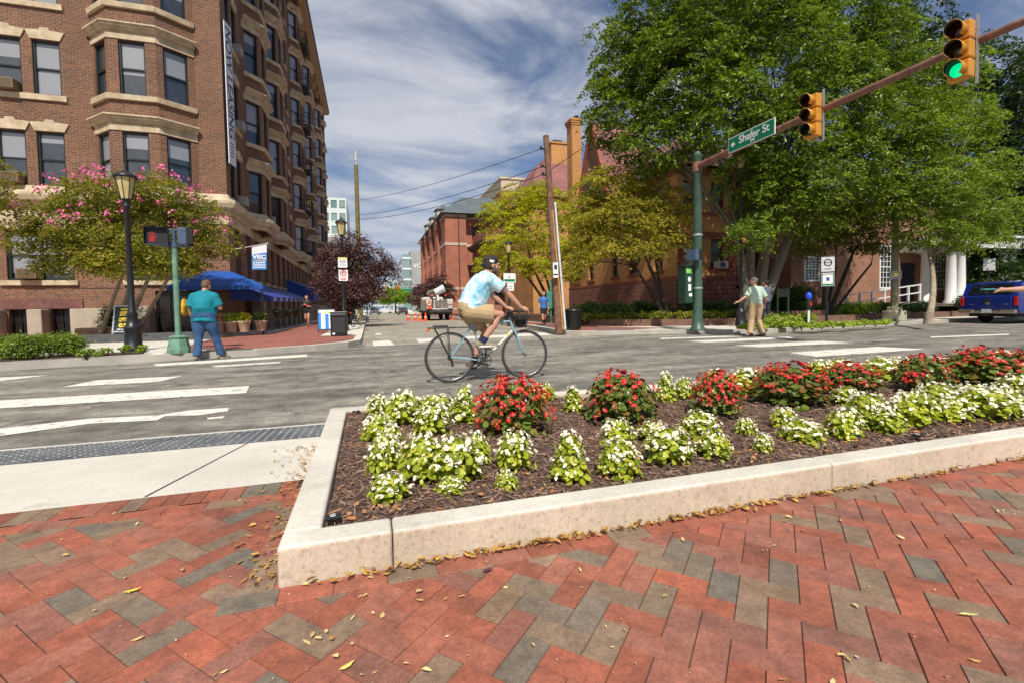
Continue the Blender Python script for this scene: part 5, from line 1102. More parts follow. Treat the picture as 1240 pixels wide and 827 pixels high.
tree('yellow_tree', 'bright yellow-green leaved tree behind the cyclist and the utility pole', (11.6, 28, .3), [LB(600, 265, 28, 1.1, 1.0), LB(625, 245, 28, 1.3, 1.0), LB(655, 240, 28, 1.4, 1.0), LB(685, 262, 28, 1.2, 1.0), LB(605, 300, 27, 1.2, .8), LB(640, 280, 27, 1.4, 1.1), LB(672, 300, 27, 1.3, .9), LB(700, 305, 27, 1.2, .9), LB(625, 320, 26.5, 1.2, .6), LB(590, 320, 27, .8, .5), LB(655, 325, 26.5, 1.2, .6), LB(690, 330, 27, .9, .5), LB(583, 335, 27, .5, .3)], 26000, .09, lf_yel, bk_dark, [((-.2, 0, 0), AY(630, 325, 27.8), .09), ((0, 0, 0), AY(643, 320, 28), .1), ((.2, .1, 0), AY(658, 325, 28), .08)], 46, twigs=4, spray=.4, per=34, flat=.15)
tree('turning_tree', 'brownish yellow-green spreading tree in the bed before the tan mansion', (12.65, 17.6, .3), [LB(712, 235, 17.5, 0.90, 0.72), LB(735, 222, 17.0, 1.08, 0.72), LB(775, 222, 17.0, 1.17, 0.72), LB(805, 245, 16.5, 1.08, 0.72), LB(720, 275, 16.5, 1.08, 0.72), LB(755, 262, 16.0, 1.17, 0.72), LB(790, 282, 16.0, 1.08, 0.63), LB(820, 285, 16.5, 0.81, 0.54), LB(705, 305, 17.0, 0.81, 0.45), LB(745, 300, 15.7, 0.99, 0.45), LB(785, 300, 15.5, 0.90, 0.41), LB(815, 262, 16.1, 0.90, 0.54), LB(765, 240, 16.1, 1.08, 0.54), LB(700, 320, 16.5, 0.54, 0.27)], 19000, .08, lf_ybr, bk_dark, [((-.12, 0, 0), AY(770, 325, 17.6), .08), ((.08, 0, 0), AY(785, 320, 17.6), .09), ((.0, .15, 0), AY(795, 325, 17.6), .06)], 47, twigs=4, spray=.4, per=34, flat=.15)
cm_ = tree('crape_myrtle', 'crape myrtle in pink flower before the brick apartment building', (-7.9, 18.6, .3), [LB(70, 270, 17.5, .9, .7), LB(105, 245, 17.5, 1.0, .7), LB(150, 240, 17.5, 1.1, .7), LB(195, 242, 17.5, 1.0, .7), LB(235, 262, 17.5, .9, .7), LB(262, 290, 17.5, .7, .6), LB(75, 300, 17.2, .8, .6), LB(120, 290, 17, 1.0, .7), LB(165, 290, 17, 1.0, .7), LB(210, 298, 17, .9, .6), LB(62, 320, 17.4, .5, .4), LB(45, 290, 17.4, .5, .5), LB(140, 315, 16.6, .8, .45), LB(205, 318, 16.8, .8, .4), LB(115, 322, 17.3, .6, .3), LB(178, 322, 17, .8, .35), LB(235, 315, 17.3, .6, .4)], 40000, .058, lf_cra, bk_pale,
     [((-.5, 0, 0), AY(150, 330, 18.4), .06), ((-.15, .1, 0), AY(165, 320, 18.2), .07), ((.1, 0, 0), AY(185, 325, 18.3), .07), ((.45, .1, 0), AY(208, 330, 18.4), .06)], 48, twigs=4, spray=.3, per=34, flat=.3)
g = np.random.default_rng(5); P0 = []
for c, r in [LB(70, 262, 17.3, .9, .7), LB(105, 235, 17.3, 1.0, .7), LB(150, 230, 17.3, 1.1, .6), LB(195, 232, 17.3, 1.0, .7), LB(235, 255, 17.3, .9, .7), LB(262, 285, 17.3, .7, .6), LB(110, 280, 16.7, .8, .7), LB(175, 280, 16.7, 1, .8)]:
    for k in range(11):
        d = g.normal(size=3); d[2] = abs(d[2])*1.2; d[1] = -abs(d[1]); d /= np.linalg.norm(d); q = np.array(c)+d*np.array(r)*g.uniform(.95, 1.15)
        for m_ in range(9): P0.append(q+g.normal(size=3)*.05)
P0 = np.array(P0)-np.array(cm_.location); V, F = leafquads(P0, np.tile([0, -.5, .5], (len(P0), 1)), .038, g, .3, .9); link('blossoms', npmesh('blossoms', V, F, petalmat('crape_pink', (.65, .04, .25), (.88, .2, .45))), cm_)
tree('overhanging_tree', 'light green branch tips reaching in at the left edge of the picture', (-14.5, 17, .3), [LB(-40, 255, 16, 1.0, .6), LB(-10, 290, 15.5, .5, .22), LB(0, 228, 15.5, .35, .12), LB(-60, 210, 16, 1.2, .8), LB(5, 270, 15.5, .4, .2)], 4500, .06, lf_cra, bk_pale, [((0, 0, 0), AY(-70, 300, 16.5), .12)], 49, spray=.3)
tree('purple_plum_tree', 'large purple-leaved plum tree beside the left kerb behind the street lamp', (-1.1, 30, .15), [LB(405, 322, 30, 1.1, .9), LB(425, 302, 30, 1.3, 1.0), LB(445, 315, 30, 1.3, .9), LB(462, 330, 30, 1.0, .7), LB(400, 345, 29.5, 1.1, .7), LB(425, 345, 29, 1.4, .9), LB(450, 352, 30, 1.2, .7), LB(430, 365, 30, 1.0, .5), LB(470, 322, 30, .6, .35), LB(410, 305, 30.5, .9, .6)], 21000, .085, lf_plm, bk_dark, [((0, 0, 0), AY(427, 365, 30), .12)], 50, twigs=5, spray=.5, per=22)
k = 0
for (px, Y, X, s_, lab) in ((452, 48, -1.3, 1.0, 'second purple plum tree farther down the left kerb'), (458, 66, -1.2, .95, 'third purple plum tree farther down the left kerb'), (508, 62, 9.0, 1.15, 'purple plum tree behind the white bucket truck'), (495, 82, 9.2, 1.0, 'purple plum tree left of the bucket truck, on the right kerb'), (525, 70, 9.6, 1.0, 'purple plum tree right behind the truck beside the residence')):
    h = 2.2*s_; tree('purple_plum_tree', lab, (X, Y, .15), [((X-1.2, Y, 3.0), (1.5, 1.5, 1.1)), ((X+1.1, Y, 3.1), (1.5, 1.5, 1.1)), ((X, Y, 4.3), (1.7, 1.6, 1.2)), ((X, Y-.8, 2.6), (1.4, 1.3, .8)), ((X-.9, Y, 4.1), (1.1, 1.1, .9))], 9000, .13, lf_plm, bk_dark, [((0, 0, 0), (X, Y, 2.4), .12)], 60+k, 'purple plum trees along the side street', spray=.5); k += 1
tree('lime_tree', 'small lime green tree far down the middle of the street', (6.5, 118, .15), [((6.2, 118, 4.6), (3.2, 2, 1.9)), ((8.6, 118, 4.2), (2.2, 2, 1.5)), ((4.4, 118, 3.9), (1.8, 1.8, 1.2))], 7000, .28, lf_lim, bk_dark, [((0, 0, 0), (6.5, 118, 3), .2)], 71, spray=1.0)
tree('kerb_tree', 'small dark green tree on the right kerb in the distance', (10.6, 100, .15), [((10.6, 100, 2.6), (1.5, 1.3, 1.8))], 3000, .2, lf_drk, bk_dark, [((0, 0, 0), (10.6, 100, 2), .1)], 72, spray=.5)
# ---------------------------------------------------------------- shrubs and garden plants
def shrub(name, label, base, r, n, s, m_, seed, group=None, cat='shrub', stems=True, up=.6):
    e = empty(name, base, label, cat, 0, group); g_ = random.Random(seed); b = MB()
    for k in range(5): a = g_.uniform(0, 6.28); b.tube([(0, 0, -.03), (cos(a)*r[0]*.3, sin(a)*r[1]*.3, r[2]*.6), (cos(a)*r[0]*.6, sin(a)*r[1]*.6, r[2]*1.3)], [.015, .01, .006], 4)
    b.build('stem', bk_dark, e)
    lb = [((g_.uniform(-.45, .45)*r[0], g_.uniform(-.45, .45)*r[1], r[2]*g_.uniform(.75, 1.15)), (r[0]*.62, r[1]*.62, r[2]*.75)) for _ in range(5)]
    V, F = crown(lb, n, s, seed, spray=r[0]*.25, per=10, flat=.6, shell=.5, asp=.5); V[:, 2] = np.maximum(V[:, 2], .02); link('foliage', npmesh('foliage', V, F, m_), e); return e
m_shr = leafmat('leaf_shrub', (.09, .15, .02), (.2, .28, .03), (.3, .36, .06), .35, .3); m_rho = leafmat('leaf_rhodo', (.03, .08, .015), (.08, .15, .03), (.14, .2, .05), .35, .2); m_grd = leafmat('leaf_groundcover', (.16, .2, .015), (.32, .34, .04), (.4, .3, .06), .5, .35); m_hos = leafmat('leaf_hosta', (.22, .32, .03), (.38, .48, .06), (.5, .56, .12), .35, .35)
for k, (px, py, w, lab) in enumerate([(8, 434, .52, 'leafy green shrub at the left edge beside the kerb'), (38, 434, .5, 'second leafy shrub from the left edge by the kerb'), (62, 430, .56, 'taller leafy shrub behind the kerb, third from the left'), (84, 430, .5, 'rightmost leafy shrub of the clump before the basement windows'), (-20, 432, .5, 'leafy green shrub cut by the left edge of the frame')]):
    q = G(px, py, .16); shrub('green_shrub', lab, (q.x, q.y, .16), (.38, .36, .27), 2600, .028, m_shr, 80+k, 'leafy shrubs along the left kerb')
for k, (px, py) in enumerate([(115, 431), (128, 430), (150, 428), (172, 428), (105, 433)]):
    q = G(px, py, .16); shrub('kerb_weed', 'small sprig of green weeds %s' % ('left of the black lamp post', 'second left of the black lamp post', 'just left of the lamp base', 'at the right of the lamp base', 'beside the leafy shrubs, farthest from the lamp')[k], (q.x, q.y, .16), (.16, .14, .1), 160, .03, lf_lim, 90+k, 'sprigs of weeds near the lamp', 'weed')
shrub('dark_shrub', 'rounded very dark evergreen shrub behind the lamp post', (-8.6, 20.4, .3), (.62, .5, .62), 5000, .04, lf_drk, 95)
bl = [(705, 377, 20, .8, .5), (728, 374, 19, .9, .6), (752, 376, 18.5, .8, .55), (842, 372, 19, .9, .7), (870, 374, 18, .8, .6), (890, 370, 18.5, .7, .6), (800, 374, 20, .9, .6), (772, 366, 20, .8, .6), (720, 362, 20.5, .7, .6)]
for k, (px, py, Y, r, rz) in enumerate(bl):
    q = AY(px, py, Y); shrub('garden_shrub', 'dark green broad-leaved shrub in the corner bed, %s' % ('near the black bin', 'second from the bin', 'third from the bin', 'right of the signal pole', 'between the signal pole and black lamp post', 'beside the big trunk', 'under the olive-brown tree', 'left of the olive-brown tree trunk', 'highest, close to the mansion wall')[k], (q.x, Y, .34), (r, r*.8, rz*.8), 2600, .07, m_rho, 100+k, 'shrubs in the mansion bed')
g = random.Random(3); k = 0
for t in range(15):
    px = 690+t*14.4; q = AY(px, 385, 15.2+2.4*((15-t)/15)**1.5+1.4); q.z = .35
    shrub('bed_plant', 'low yellowish bedding plant behind the brownstone edge, %s from the bin' % ORD[t], (q.x, q.y, .34), (.42, .4, .22), 700, .045, m_grd, 120+t, 'low plants along the brownstone edging', 'bedding plant')
shrub('globe_bush', 'dark clipped bush left of the small white window', (19.6, 18.2, .34), (1.0, .8, .8), 6000, .06, lf_drk, 140)
shrub('globe_bush', 'dark leggy bush right of the notice board before the brick hall', (21.2, 18.8, .34), (.9, .8, .9), 5000, .06, m_rho, 141)
for k in range(7):
    shrub('hedge_bush', 'green hedge bush before the white ramp rail, %s from the left' % ORD[k], (21.6+k*1.35, 17.4+k*.1, .34), (.85, .6, .33), 2400, .05, m_rho if k > 2 else lf_lim, 150+k, 'hedge before the ramp rail')
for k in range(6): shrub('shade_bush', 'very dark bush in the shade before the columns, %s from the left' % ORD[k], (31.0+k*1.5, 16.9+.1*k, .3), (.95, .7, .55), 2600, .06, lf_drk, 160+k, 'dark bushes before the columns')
vp = [(905, 399), (918, 398), (934, 396), (946, 397), (958, 396), (970, 397), (983, 398), (995, 397), (1008, 396), (1021, 396), (1034, 395), (1047, 394), (1060, 394), (1073, 393), (938, 391), (952, 390), (966, 391), (978, 391)]
for k, (px, py) in enumerate(vp):
    q = G(px, py, .17); hi = px in (938, 952, 966, 978) or px in (934, 946, 958)
    lab = 'green leafy plant in the kerb strip, %s' % (('%s from the black lamp post' % ORD[k]) if k < 14 else ('taller, %s from the green shirted man' % ORD[k-14]))
    shrub('verge_plant', lab, (q.x, q.y, .16), ((.38 if hi else .3), .3, .22 if hi else .1), 600, .05, m_hos, 170+k, 'leafy plants in the far kerb strip', 'plant')
for k, (px, py, Y, kind) in enumerate([(266, 402, 19.0, 0), (281, 403, 18.9, 1), (296, 402, 18.9, 2), (316, 398, 19.4, 0)]):
    q = AY(px, py, Y); e = empty('plant_pot', (q.x, Y, .3 if Y < 20 else .3), ['pale pot with orange grasses, leftmost by the canopy post', 'pale pot with bright green plant by the canopy', 'low pot with yellow foliage by the canopy', 'pale terracotta pot with small green plant right of the canopy post'][k], 'plant pot', 0, 'potted plants by the canopy')
    b = MB(); b.lathe([(.15, 0), (.2, .3), (.23, .34), (.23, .4), (.19, .4), (.18, .34)], 14); b.build('pot', m_ter, e)
    leafball((0, 0, .52), (.26, .26, .2), 240, .06, 200+k, [petalmat('grass_orange', (.4, .16, .05), (.6, .35, .12)), lf_lim, lf_yel, m_fol][k], 'foliage', e)
e = empty('stone_trough', (-8.2, 18.9, .3), 'rough tan stone edging block under the crape myrtle', 'stone trough'); b = MB(); b.bbox((0, 0, .13), (1.9, .5, .3), .05); b.build('block', mat('trough_stone', (.35, .25, .14), .9, .3, 3, bmp=.6, bscale=12), e)
# ---------------------------------------------------------------- traffic signal mast
m_gm = mat('signal_green', (.05, .1, .07), .45, .25, 4, bmp=.1); m_gmw = mat('weathered_green', (.13, .26, .18), .7, .35, 8, bmp=.3); m_rust = mat('rusted_arm', (.2, .085, .055), .6, .3, 5, c2=(.3, .14, .1)); m_galv = mat('galvanised', (.42, .43, .45), .4, .15, 10, metal=.6)
m_yel = mat('signal_yellow', (.6, .26, .025), .45, .12, 4); m_blkm = mat('matt_black', (.008, .008, .01), .6, .2); m_iron = mat('cast_black', (.014, .015, .018), .4, .25, 10)
mp_ = empty('traffic_signal_pole', (10.5, 13.05, .15), 'tall green signal pole with a long rust-red arm reaching over the avenue', 'signal pole')
b = MB(); b.lathe([(.26, 0), (.26, .05), (.2, .1), (.165, .35), (.15, .6), (.135, 5.7), (.15, 5.72), (.1, 5.85)], 16); b.cur = 1
for z in (1.35, 3.1): b.lathe([(.16, z), (.165, z+.02), (.165, z+.05), (.16, z+.07)], 16)
b.build('pole', [m_gm, m_galv], mp_)
b = MB(); b.tube([(0, 0, 5.36), (0, -.4, 5.4), (0, -4.0, 5.44), (0, -7.0, 5.44), (0, -9.6, 5.42)], [.1, .1, .085, .07, .06], 12); b.lathe([(.17, 5.2), (.17, 5.52)], 14); b.build('mast_arm', m_rust, mp_)
def sighead(y, lit, lab):
    e = empty('traffic_light', (10.5, y, 5.44), lab, 'traffic light', R(10), 'yellow signal heads on the mast arm')
    b = MB()
    for k in range(3): b.bbox((-.2, 0, .34-.34*k), (.2, .33, .325), .03)
    b.build('housing', m_yel, e)
    for k in range(3):
        z = .34-.34*k; b = MB(); n = 20
        # tunnel visor open below, curved sheet with thickness
        vs_ = []
        for i in range(n+1):
            a = R(-55)+R(290)*i/n; c_, s_ = cos(a), sin(a); dr = .26-.07*(1-max(-1, s_))/2
            for rr, xx in ((.135, -.3), (.135, -.3-dr), (.128, -.3-dr), (.128, -.3)): vs_.append((xx, rr*c_, z+rr*s_))
        b.add(vs_, [(i*4+q, (i+1)*4+q, (i+1)*4+(q+1) % 4, i*4+(q+1) % 4) for i in range(n) for q in range(4)], smooth=True); b.mi = [1 if i % 4 == 2 else 0 for i in range(len(b.mi))]; b.build('visor', [m_yel, m_blkm], e)
        on = k == 2 and lit
        mm = mat('lens_green_lit', (.0, .5, .2), .3, .0, emit=(.0, .8, .3), es=1.0) if on else (mat('lens_red', (.05, .004, .004), .2), mat('lens_amber', (.05, .025, .003), .2), mat('lens_green', (.003, .05, .02), .2))[k]
        b = MB(); b.lathe([(.12, 0), (.11, .02), (.06, .035), (.0, .04)], 18); me = b.mesh('lens', mm); me.transform(Matrix.Translation((-.305, 0, z)) @ Matrix.Rotation(-pi/2, 4, 'Y')); link('lens', me, e)
    b = MB(); b.bx(-.1, -.06, -.2, -.165, -.6, .6); b.bx(-.06, -.02, -.02, .02, -.56, .56); b.bx(-.1, .1, -.03, .03, -.54, -.5); b.bx(-.1, .1, -.03, .03, .5, .54); b.cyl((-.04, 0, 0), (.02, 0, 0), .09, n=12); b.build('bracket', m_galv, e)
sighead(8.75, False, 'yellow traffic signal head nearer the pole, next to the green street sign'); sighead(5.82, True, 'yellow traffic signal head farther out, showing a bright green light')
e = empty('street_name_sign', (10.36, 10.67, 5.66), 'green street name sign with white border hanging from the rusty arm', 'sign')
m_sg = mat('sign_green', (.0, .2, .085), .45, .05); m_sw = mat('sign_white', (.8, .8, .8), .5, .03)
b = MB(); b.bx(-.012, .012, -.83, .83, -.215, .215); b.build('panel', m_sw, e); b = MB(); b.bx(-.018, .0, -.805, .805, -.19, .19); b.build('green_face', m_sg, e)
text('Shafer St', .3, frameM((-.02, -.12, .035), (0, -1, 0), (0, 0, 1)), e, 'lettering', m_sw, .001, bold=.006); text('200', .11, frameM((-.02, -.08, -.12), (0, -1, 0), (0, 0, 1)), e, 'block_number', m_sw, .001, bold=.002)
b = MB(); b.extr([(0, 0), (.1, .09), (.1, .035), (.17, .035), (.17, -.035), (.1, -.035), (.1, -.09)], (-.0215, .73, -.01), (0, -1, 0), (0, 0, 1), (-1, 0, 0), .001); b.build('arrow', m_sw, e)
b = MB()
for y in (-.5, .5): b.box((.05, y, 0), (.1, .04, .3))
b.build('bracket', m_galv, e)
e = empty('control_cabinet', (10.13, 13.2, 1.05), 'green signal cabinet with white and lime stickers fixed to the signal pole', 'cabinet')
b = MB(); b.bbox((0, 0, .6), (.3, .42, 1.2), .02); b.bx(-.17, .17, -.24, .24, 1.2, 1.24); b.build('box', mat('cabinet_green', (.015, .05, .032), .5, .2), e)
b = MB(); b.bx(-.12, .1, -.2145, -.212, .98, 1.12); b.build('lime_sticker', mat('sticker_lime', (.2, .6, .12), .6), e)
b = MB(); b.extr([(.02*cos(a)*3+.0, .03*sin(a)*3) for a in [i*pi/5 for i in range(10)]], (0, -.212, .78), (1, 0, 0), (0, 0, 1), (0, -1, 0), .003); b.bx(-.05, .06, -.2145, -.212, .4, .62); b.bx(-.02, .1, -.2145, -.212, .22, .32); b.build('white_stickers', m_sw, e)
def pedhead(name, loc, rz, lab, lit, par=None):
    e = empty(name, loc, lab, 'pedestrian signal', rz, 'pedestrian signal heads'); b = MB(); b.bbox((0, .06, 0), (.4, .18, .36), .02); b.build('housing', m_gmw if False else mat('ped_blue_grey', (.06, .1, .17), .5, .2), e)
    b = MB(); b.bx(-.175, .175, -.035, -.029, -.155, .155); b.build('screen', m_blkm, e)
    b = MB()
    for s_ in ((-.205, -.2), (.2, .205)): b.bx(s_[0], s_[1], -.12, .0, -.16, .18)
    b.bx(-.205, .205, -.12, 0, .176, .182); b.build('visor', m_blkm, e)
    if lit:
        m_r = mat('hand_red_lit', (.25, .01, .01), .4, 0, emit=(1, .03, .03), es=.15); b = MB(); b.bx(-.13, -.03, -.039, -.036, -.12, .0)
        for q in range(4): b.bx(-.128+q*.026, -.11+q*.026, -.039, -.036, .008, .1-abs(q-1.5)*.015)
        b.box((-.02, -.0375, -.03), (.02, .003, .08), (0, R(35), 0)); b.build('raised_hand', m_r, e)
    return e
pedhead('pedestrian_signal', (10.25, 12.9, 2.6), R(100), 'pedestrian signal on the tall green pole above the green cabinet', False)
# left corner pedestrian pole
q = G(217, 427, .15); e = empty('pedestrian_signal_pole', q, 'weathered pale green pole with flared base carrying two pedestrian signals', 'signal pole')
b = MB(); b.lathe([(.22, 0), (.22, .08), (.17, .3), (.19, .34), (.1, .38)], 8, smooth=False, ph=pi/8); b.lathe([(.058, .36), (.055, 2.35)], 12); b.build('pole', m_gmw, e)
b = MB(); b.cyl((0, 0, 2.3), (0, 0, 2.68), .035, n=8); b.cyl((-.33, 0, 2.66), (.33, 0, 2.66), .022, n=8); b.cyl((-.28, 0, 2.32), (.28, 0, 2.32), .022, n=8); b.lathe([(.075, 2.28), (.075, 2.4)], 10); b.build('signal_bracket', MATS['ped_blue_grey'], e)
pedhead('pedestrian_signal', (q.x-.27, q.y-.12, q.z+2.5), R(8), 'pedestrian signal with a red hand on the left corner pole', True)
pedhead('pedestrian_signal', (q.x+.25, q.y-.05, q.z+2.5), R(105), 'pedestrian signal turned sideways on the left corner pole', False)
# ---------------------------------------------------------------- street lamps
m_lg = mat('lantern_glass', (.62, .5, .22), .35, .15, 3, coat=.3)
def lamp(loc, lab, h=4.2):
    e = empty('street_lamp', loc, lab, 'street lamp', 0, 'black lantern street lamps'); b = MB()
    b.lathe([(.2, 0), (.2, .12), (.17, .16), (.17, .5), (.19, .54), (.13, .6), (.1, .8), (.12, .84), (.075, .92), (.065, 1.5), (.05, h-.75), (.075, h-.72), (.075, h-.68), (.045, h-.64), (.09, h-.56)], 12); b.build('post', m_iron, e)
    b = MB(); z0 = h-.56
    b.lathe([(.1, z0), (.11, z0+.02)], 8); b.lathe([(.235, z0+.5), (.25, z0+.52), (.2, z0+.58), (.1, z0+.64), (.03, z0+.68), (.03, z0+.72), (.012, z0+.8), (.0, z0+.86)], 12)
    for k in range(8): a = 2*pi*k/8; b.cyl((.105*cos(a), .105*sin(a), z0+.01), (.2*cos(a), .2*sin(a), z0+.51), .009, n=4)
    b.build('lantern_frame', m_iron, e)
    b = MB(); b.lathe([(.1, z0+.02), (.193, z0+.5)], 8, smooth=False); b.build('lantern_glass', m_lg, e); return e
q = G(162, 425, .15); lamp(q, 'black lantern lamp post on the left corner before the crape myrtle', 4.05)
q2 = G(417, 401, .15); l2 = lamp(q2, 'black lantern lamp post with two signs beside the left kerb bin', 4.55)
q3 = (7.35, 24.3, .15); lamp(q3, 'black lantern lamp post behind the cyclist head before the yellow tree', 4.35)
lamp((9.6, 60, .15), 'small far lamp post before the brick residence corner', 4.6); lamp((9.3, 84, .15), 'very small far lamp post farther along the residence wall', 4.6)
lamp(G(897, 395.5, .15), 'black lamp post standing left of the big many-stemmed trunk', 6.4)
def signplate(name, loc, rz, w, h, lab, face, parts, cat='sign', group=None):
    """flat plate facing local -y"""
    e = empty(name, loc, lab, cat, rz, group); MB().bx(-w/2, w/2, 0, .006, -h/2, h/2).build('plate', face, e)
    for nm, mm, pr in parts:
        b = MB()
        for p in pr:
            if p[0] == 'r': b.bx(p[1], p[2], -.004, -.0005, p[3], p[4])
            else:
                _, cx, cz, r0, r1 = p; n = 20
                b.add([(cx+r*cos(2*pi*i/n), -.003, cz+r*sin(2*pi*i/n)) for i in range(n) for r in (r0, r1)], [(2*i, 2*i+1, 2*((i+1) % n)+1, 2*((i+1) % n)) for i in range(n)])
        b.build(nm, mm, e)
    return e
m_red = mat('sign_red', (.6, .02, .02), .5, .05); m_sbk = mat('sign_black', (.02, .02, .02), .5); m_syl = mat('sign_yellow', (.8, .6, .05), .5)
no_p = lambda s: [('red_ring', m_red, [('c', 0, .1*s, .1*s, .135*s), ('r', -.1*s, .1*s, .085*s, .115*s)]), ('black_letter', m_sbk, [('r', -.035*s, -.01*s, .02*s, .18*s), ('r', -.01*s, .045*s, .15*s, .18*s), ('r', .03*s, .05*s, .1*s, .17*s), ('r', -.01*s, .045*s, .09*s, .115*s)]), ('red_text', m_red, [('r', -.12*s, .12*s, -.13*s, -.1*s), ('r', -.1*s, .1*s, -.19*s, -.16*s)])]
signplate('notice_sign', (q2.x+.02, q2.y-.09, 3.0), 0, .36, .42, 'white sign with yellow top edge, upper of the two on the left kerb lamp', m_sw, [('yellow_edge', m_syl, [('r', -.17, .17, .14, .2)]), ('print_row', mat('sign_grey', (.3, .33, .38), .5), [('r', -.13, .13, .04, .09), ('r', -.11, .11, -.03, .01), ('r', -.13, .13, -.12, -.08)])])
signplate('no_parking_sign', (q2.x+.03, q2.y-.09, 2.47), 0, .36, .46, 'white no parking sign with red ring, lower on the left kerb lamp', m_sw, no_p(1.0))
e3 = signplate('street_name_sign', (7.35, 24.18, 2.6), 0, .68, .5, 'white square sign with a green band behind the cyclist arm', m_sw, [('green_band', m_sg, [('r', -.3, .3, -.19, -.06)]), ('red_mark', m_red, [('r', -.05, .03, .02, .1)])])
signplate('notice_sign', (7.4, 24.18, 2.12), 0, .38, .42, 'small white sign under the green banded one behind the cyclist', m_sw, [('print_row', MATS['sign_grey'], [('r', -.1, .1, .0, .05), ('r', -.1, .1, -.1, -.06)])])
# ---------------------------------------------------------------- utility poles and wires
m_wd = mat('pole_wood', (.16, .075, .045), .9, .35, 5, c2=(.26, .14, .085), bmp=.5, bscale=20); m_wdg = mat('pole_wood_green', (.2, .16, .05), .9, .35, 5, bmp=.5)
e = empty('utility_pole', (6.55, 15.5, .15), 'leaning brown wooden utility pole with a white conduit near the round bin', 'utility pole')
top = AY(661, 165, 15.6)-Vector((6.55, 15.5, .15)); b = MB(); b.tube([(0, 0, -.1), top*.5, top], [.15, .125, .1], 12); b.build('pole', m_wd, e)
b = MB(); c0 = Vector((.16, -.16, .05)); c1 = top*.66+Vector((.12, -.12, 0)); b.tube([c0, c1], .04, 8); b.build('conduit', mat('conduit_white', (.6, .62, .66), .5), e)
b = MB(); b.tube([c0+Vector((-.09, 0, 0)), c1+Vector((-.09, 0, -.3))], .022, 6); b.build('orange_conduit', mat('conduit_orange', (.6, .3, .08), .6), e)
b = MB()
for z in (.93, .84, .8): p = top*z; b.cyl(p+Vector((-.22, -.05, 0)), p+Vector((-.1, -.05, 0)), .035, n=8); b.ell(p+Vector((-.24, -.05, .03)), (.05, .05, .07))
b.build('insulator', m_sbk, e)
signplate('parking_sign', Vector((6.55, 15.3, .15))+top*.31+Vector((-.12, -.12, 0)), R(-18), .2, .56, 'narrow white parking sign on the brown utility pole', m_sw, [('black_marks', m_sbk, [('r', -.05, .05, .02, .18), ('r', -.08, .08, -.18, -.13)]), ('edge', m_sbk, [('r', -.095, -.085, -.27, .27), ('r', .085, .095, -.27, .27), ('r', -.095, .095, -.275, -.265), ('r', -.095, .095, .265, .275)])])
e = empty('utility_pole', (-.55, 36.8, .15), 'tall yellowish wooden pole with white antenna rising above the purple plum tree', 'utility pole')
b = MB(); b.tube([(0, 0, 0), (-.0, 0, 11.6)], [.2, .14], 10); b.build('pole', m_wdg, e); b = MB(); b.cyl((0, 0, 11.6), (0, 0, 11.9), .05, n=8); b.cyl((0, 0, 11.9), (0, 0, 12.6), .09, n=10); b.build('antenna', mat('antenna_white', (.6, .6, .56), .5), e)
e = empty('utility_pole', G(1083, 389, .15), 'olive grey pole on a pale concrete footing right of the ramp rail', 'utility pole')
b = MB(); b.tube([(0, 0, .3), (-.03, 0, 6.5)], [.14, .11], 10); b.build('pole', mat('pole_olive', (.25, .24, .16), .9, .3, 4, bmp=.5), e); b = MB(); b.bbox((0, 0, .22), (.62, .62, .44), .05); b.bbox((0, 0, .5), (.4, .4, .2), .04); b.build('footing', mat('footing_tan', (.4, .37, .26), .9, .3, 5), e)
signplate('pole_notice', G(1083, 389, .15)+Vector((-.16, -.13, 1.95)), R(-40), .42, .36, 'small grey and yellow notice on the olive pole', mat('notice_grey', (.35, .37, .4), .5), [('yellow_spot', m_syl, [('r', -.08, .1, -.06, .08)])])
def wire(p0, p1, sag, lab, r=.012):
    p0, p1 = Vector(p0), Vector(p1); o = MB(); n = 24
    o.tube([p0.lerp(p1, i/n)-Vector((0, 0, sag*4*(i/n)*(1-i/n))) for i in range(n+1)], r, 5, cap=False); o = o.build('overhead_wire', m_sbk); tag(o, lab, 'wire', 'overhead wires')
B0 = Vector((6.55, 15.5, .15))
wire(B0+top*.93+Vector((-.24, 0, 0)), AY(433, 243, 36.8), .25, 'top wire from the brown pole to the yellowish pole'); wire(B0+top*.84+Vector((-.24, 0, 0)), AY(433, 261, 36.8), .3, 'middle wire from the brown pole to the yellowish pole', .014); wire(B0+top*.8+Vector((-.24, 0, 0)), AY(433, 266, 36.8), .35, 'lowest wire from the brown pole to the yellowish pole', .014)
wire(B0+top*.82, AY(1010, -50, 9), .12, 'wire climbing from the brown pole across the big tree to the upper right', .012)
# ---------------------------------------------------------------- bins, boards, meters
b_ = G(411, 407, .15); e = empty('litter_bin', b_, 'square black litter bin beside the left kerb', 'bin')
b = MB(); b.bbox((0, 0, .38), (.52, .5, .76), .03); b.bbox((0, 0, .79), (.56, .54, .06), .02); b.build('body', m_blk, e); b = MB(); b.bx(-.2, .2, -.255, -.252, .12, .62); b.build('door_panel', mat('bin_grey', (.03, .03, .033), .5), e)
b = MB(); b.bx(-.2, -.12, -.257, -.2555, .06, .12); b.build('label_plate', m_sw, e)
b_ = G(694, 400, .15); e = empty('litter_bin', b_, 'black ribbed litter bin beside the brown utility pole', 'bin')
b = MB(); b.lathe([(.24, 0), (.27, .05), (.29, .62), (.31, .64), (.31, .7)], 20)
for k in range(20): a = 2*pi*k/20; b.cyl((.27*cos(a), .27*sin(a), .05), (.3*cos(a), .3*sin(a), .63), .014, n=4)
b.build('body', m_blk, e); b = MB(); b.lathe([(.34, .7), (.34, .74), (.2, .78), (.2, .73)], 20); b.build('lid', m_blk, e)
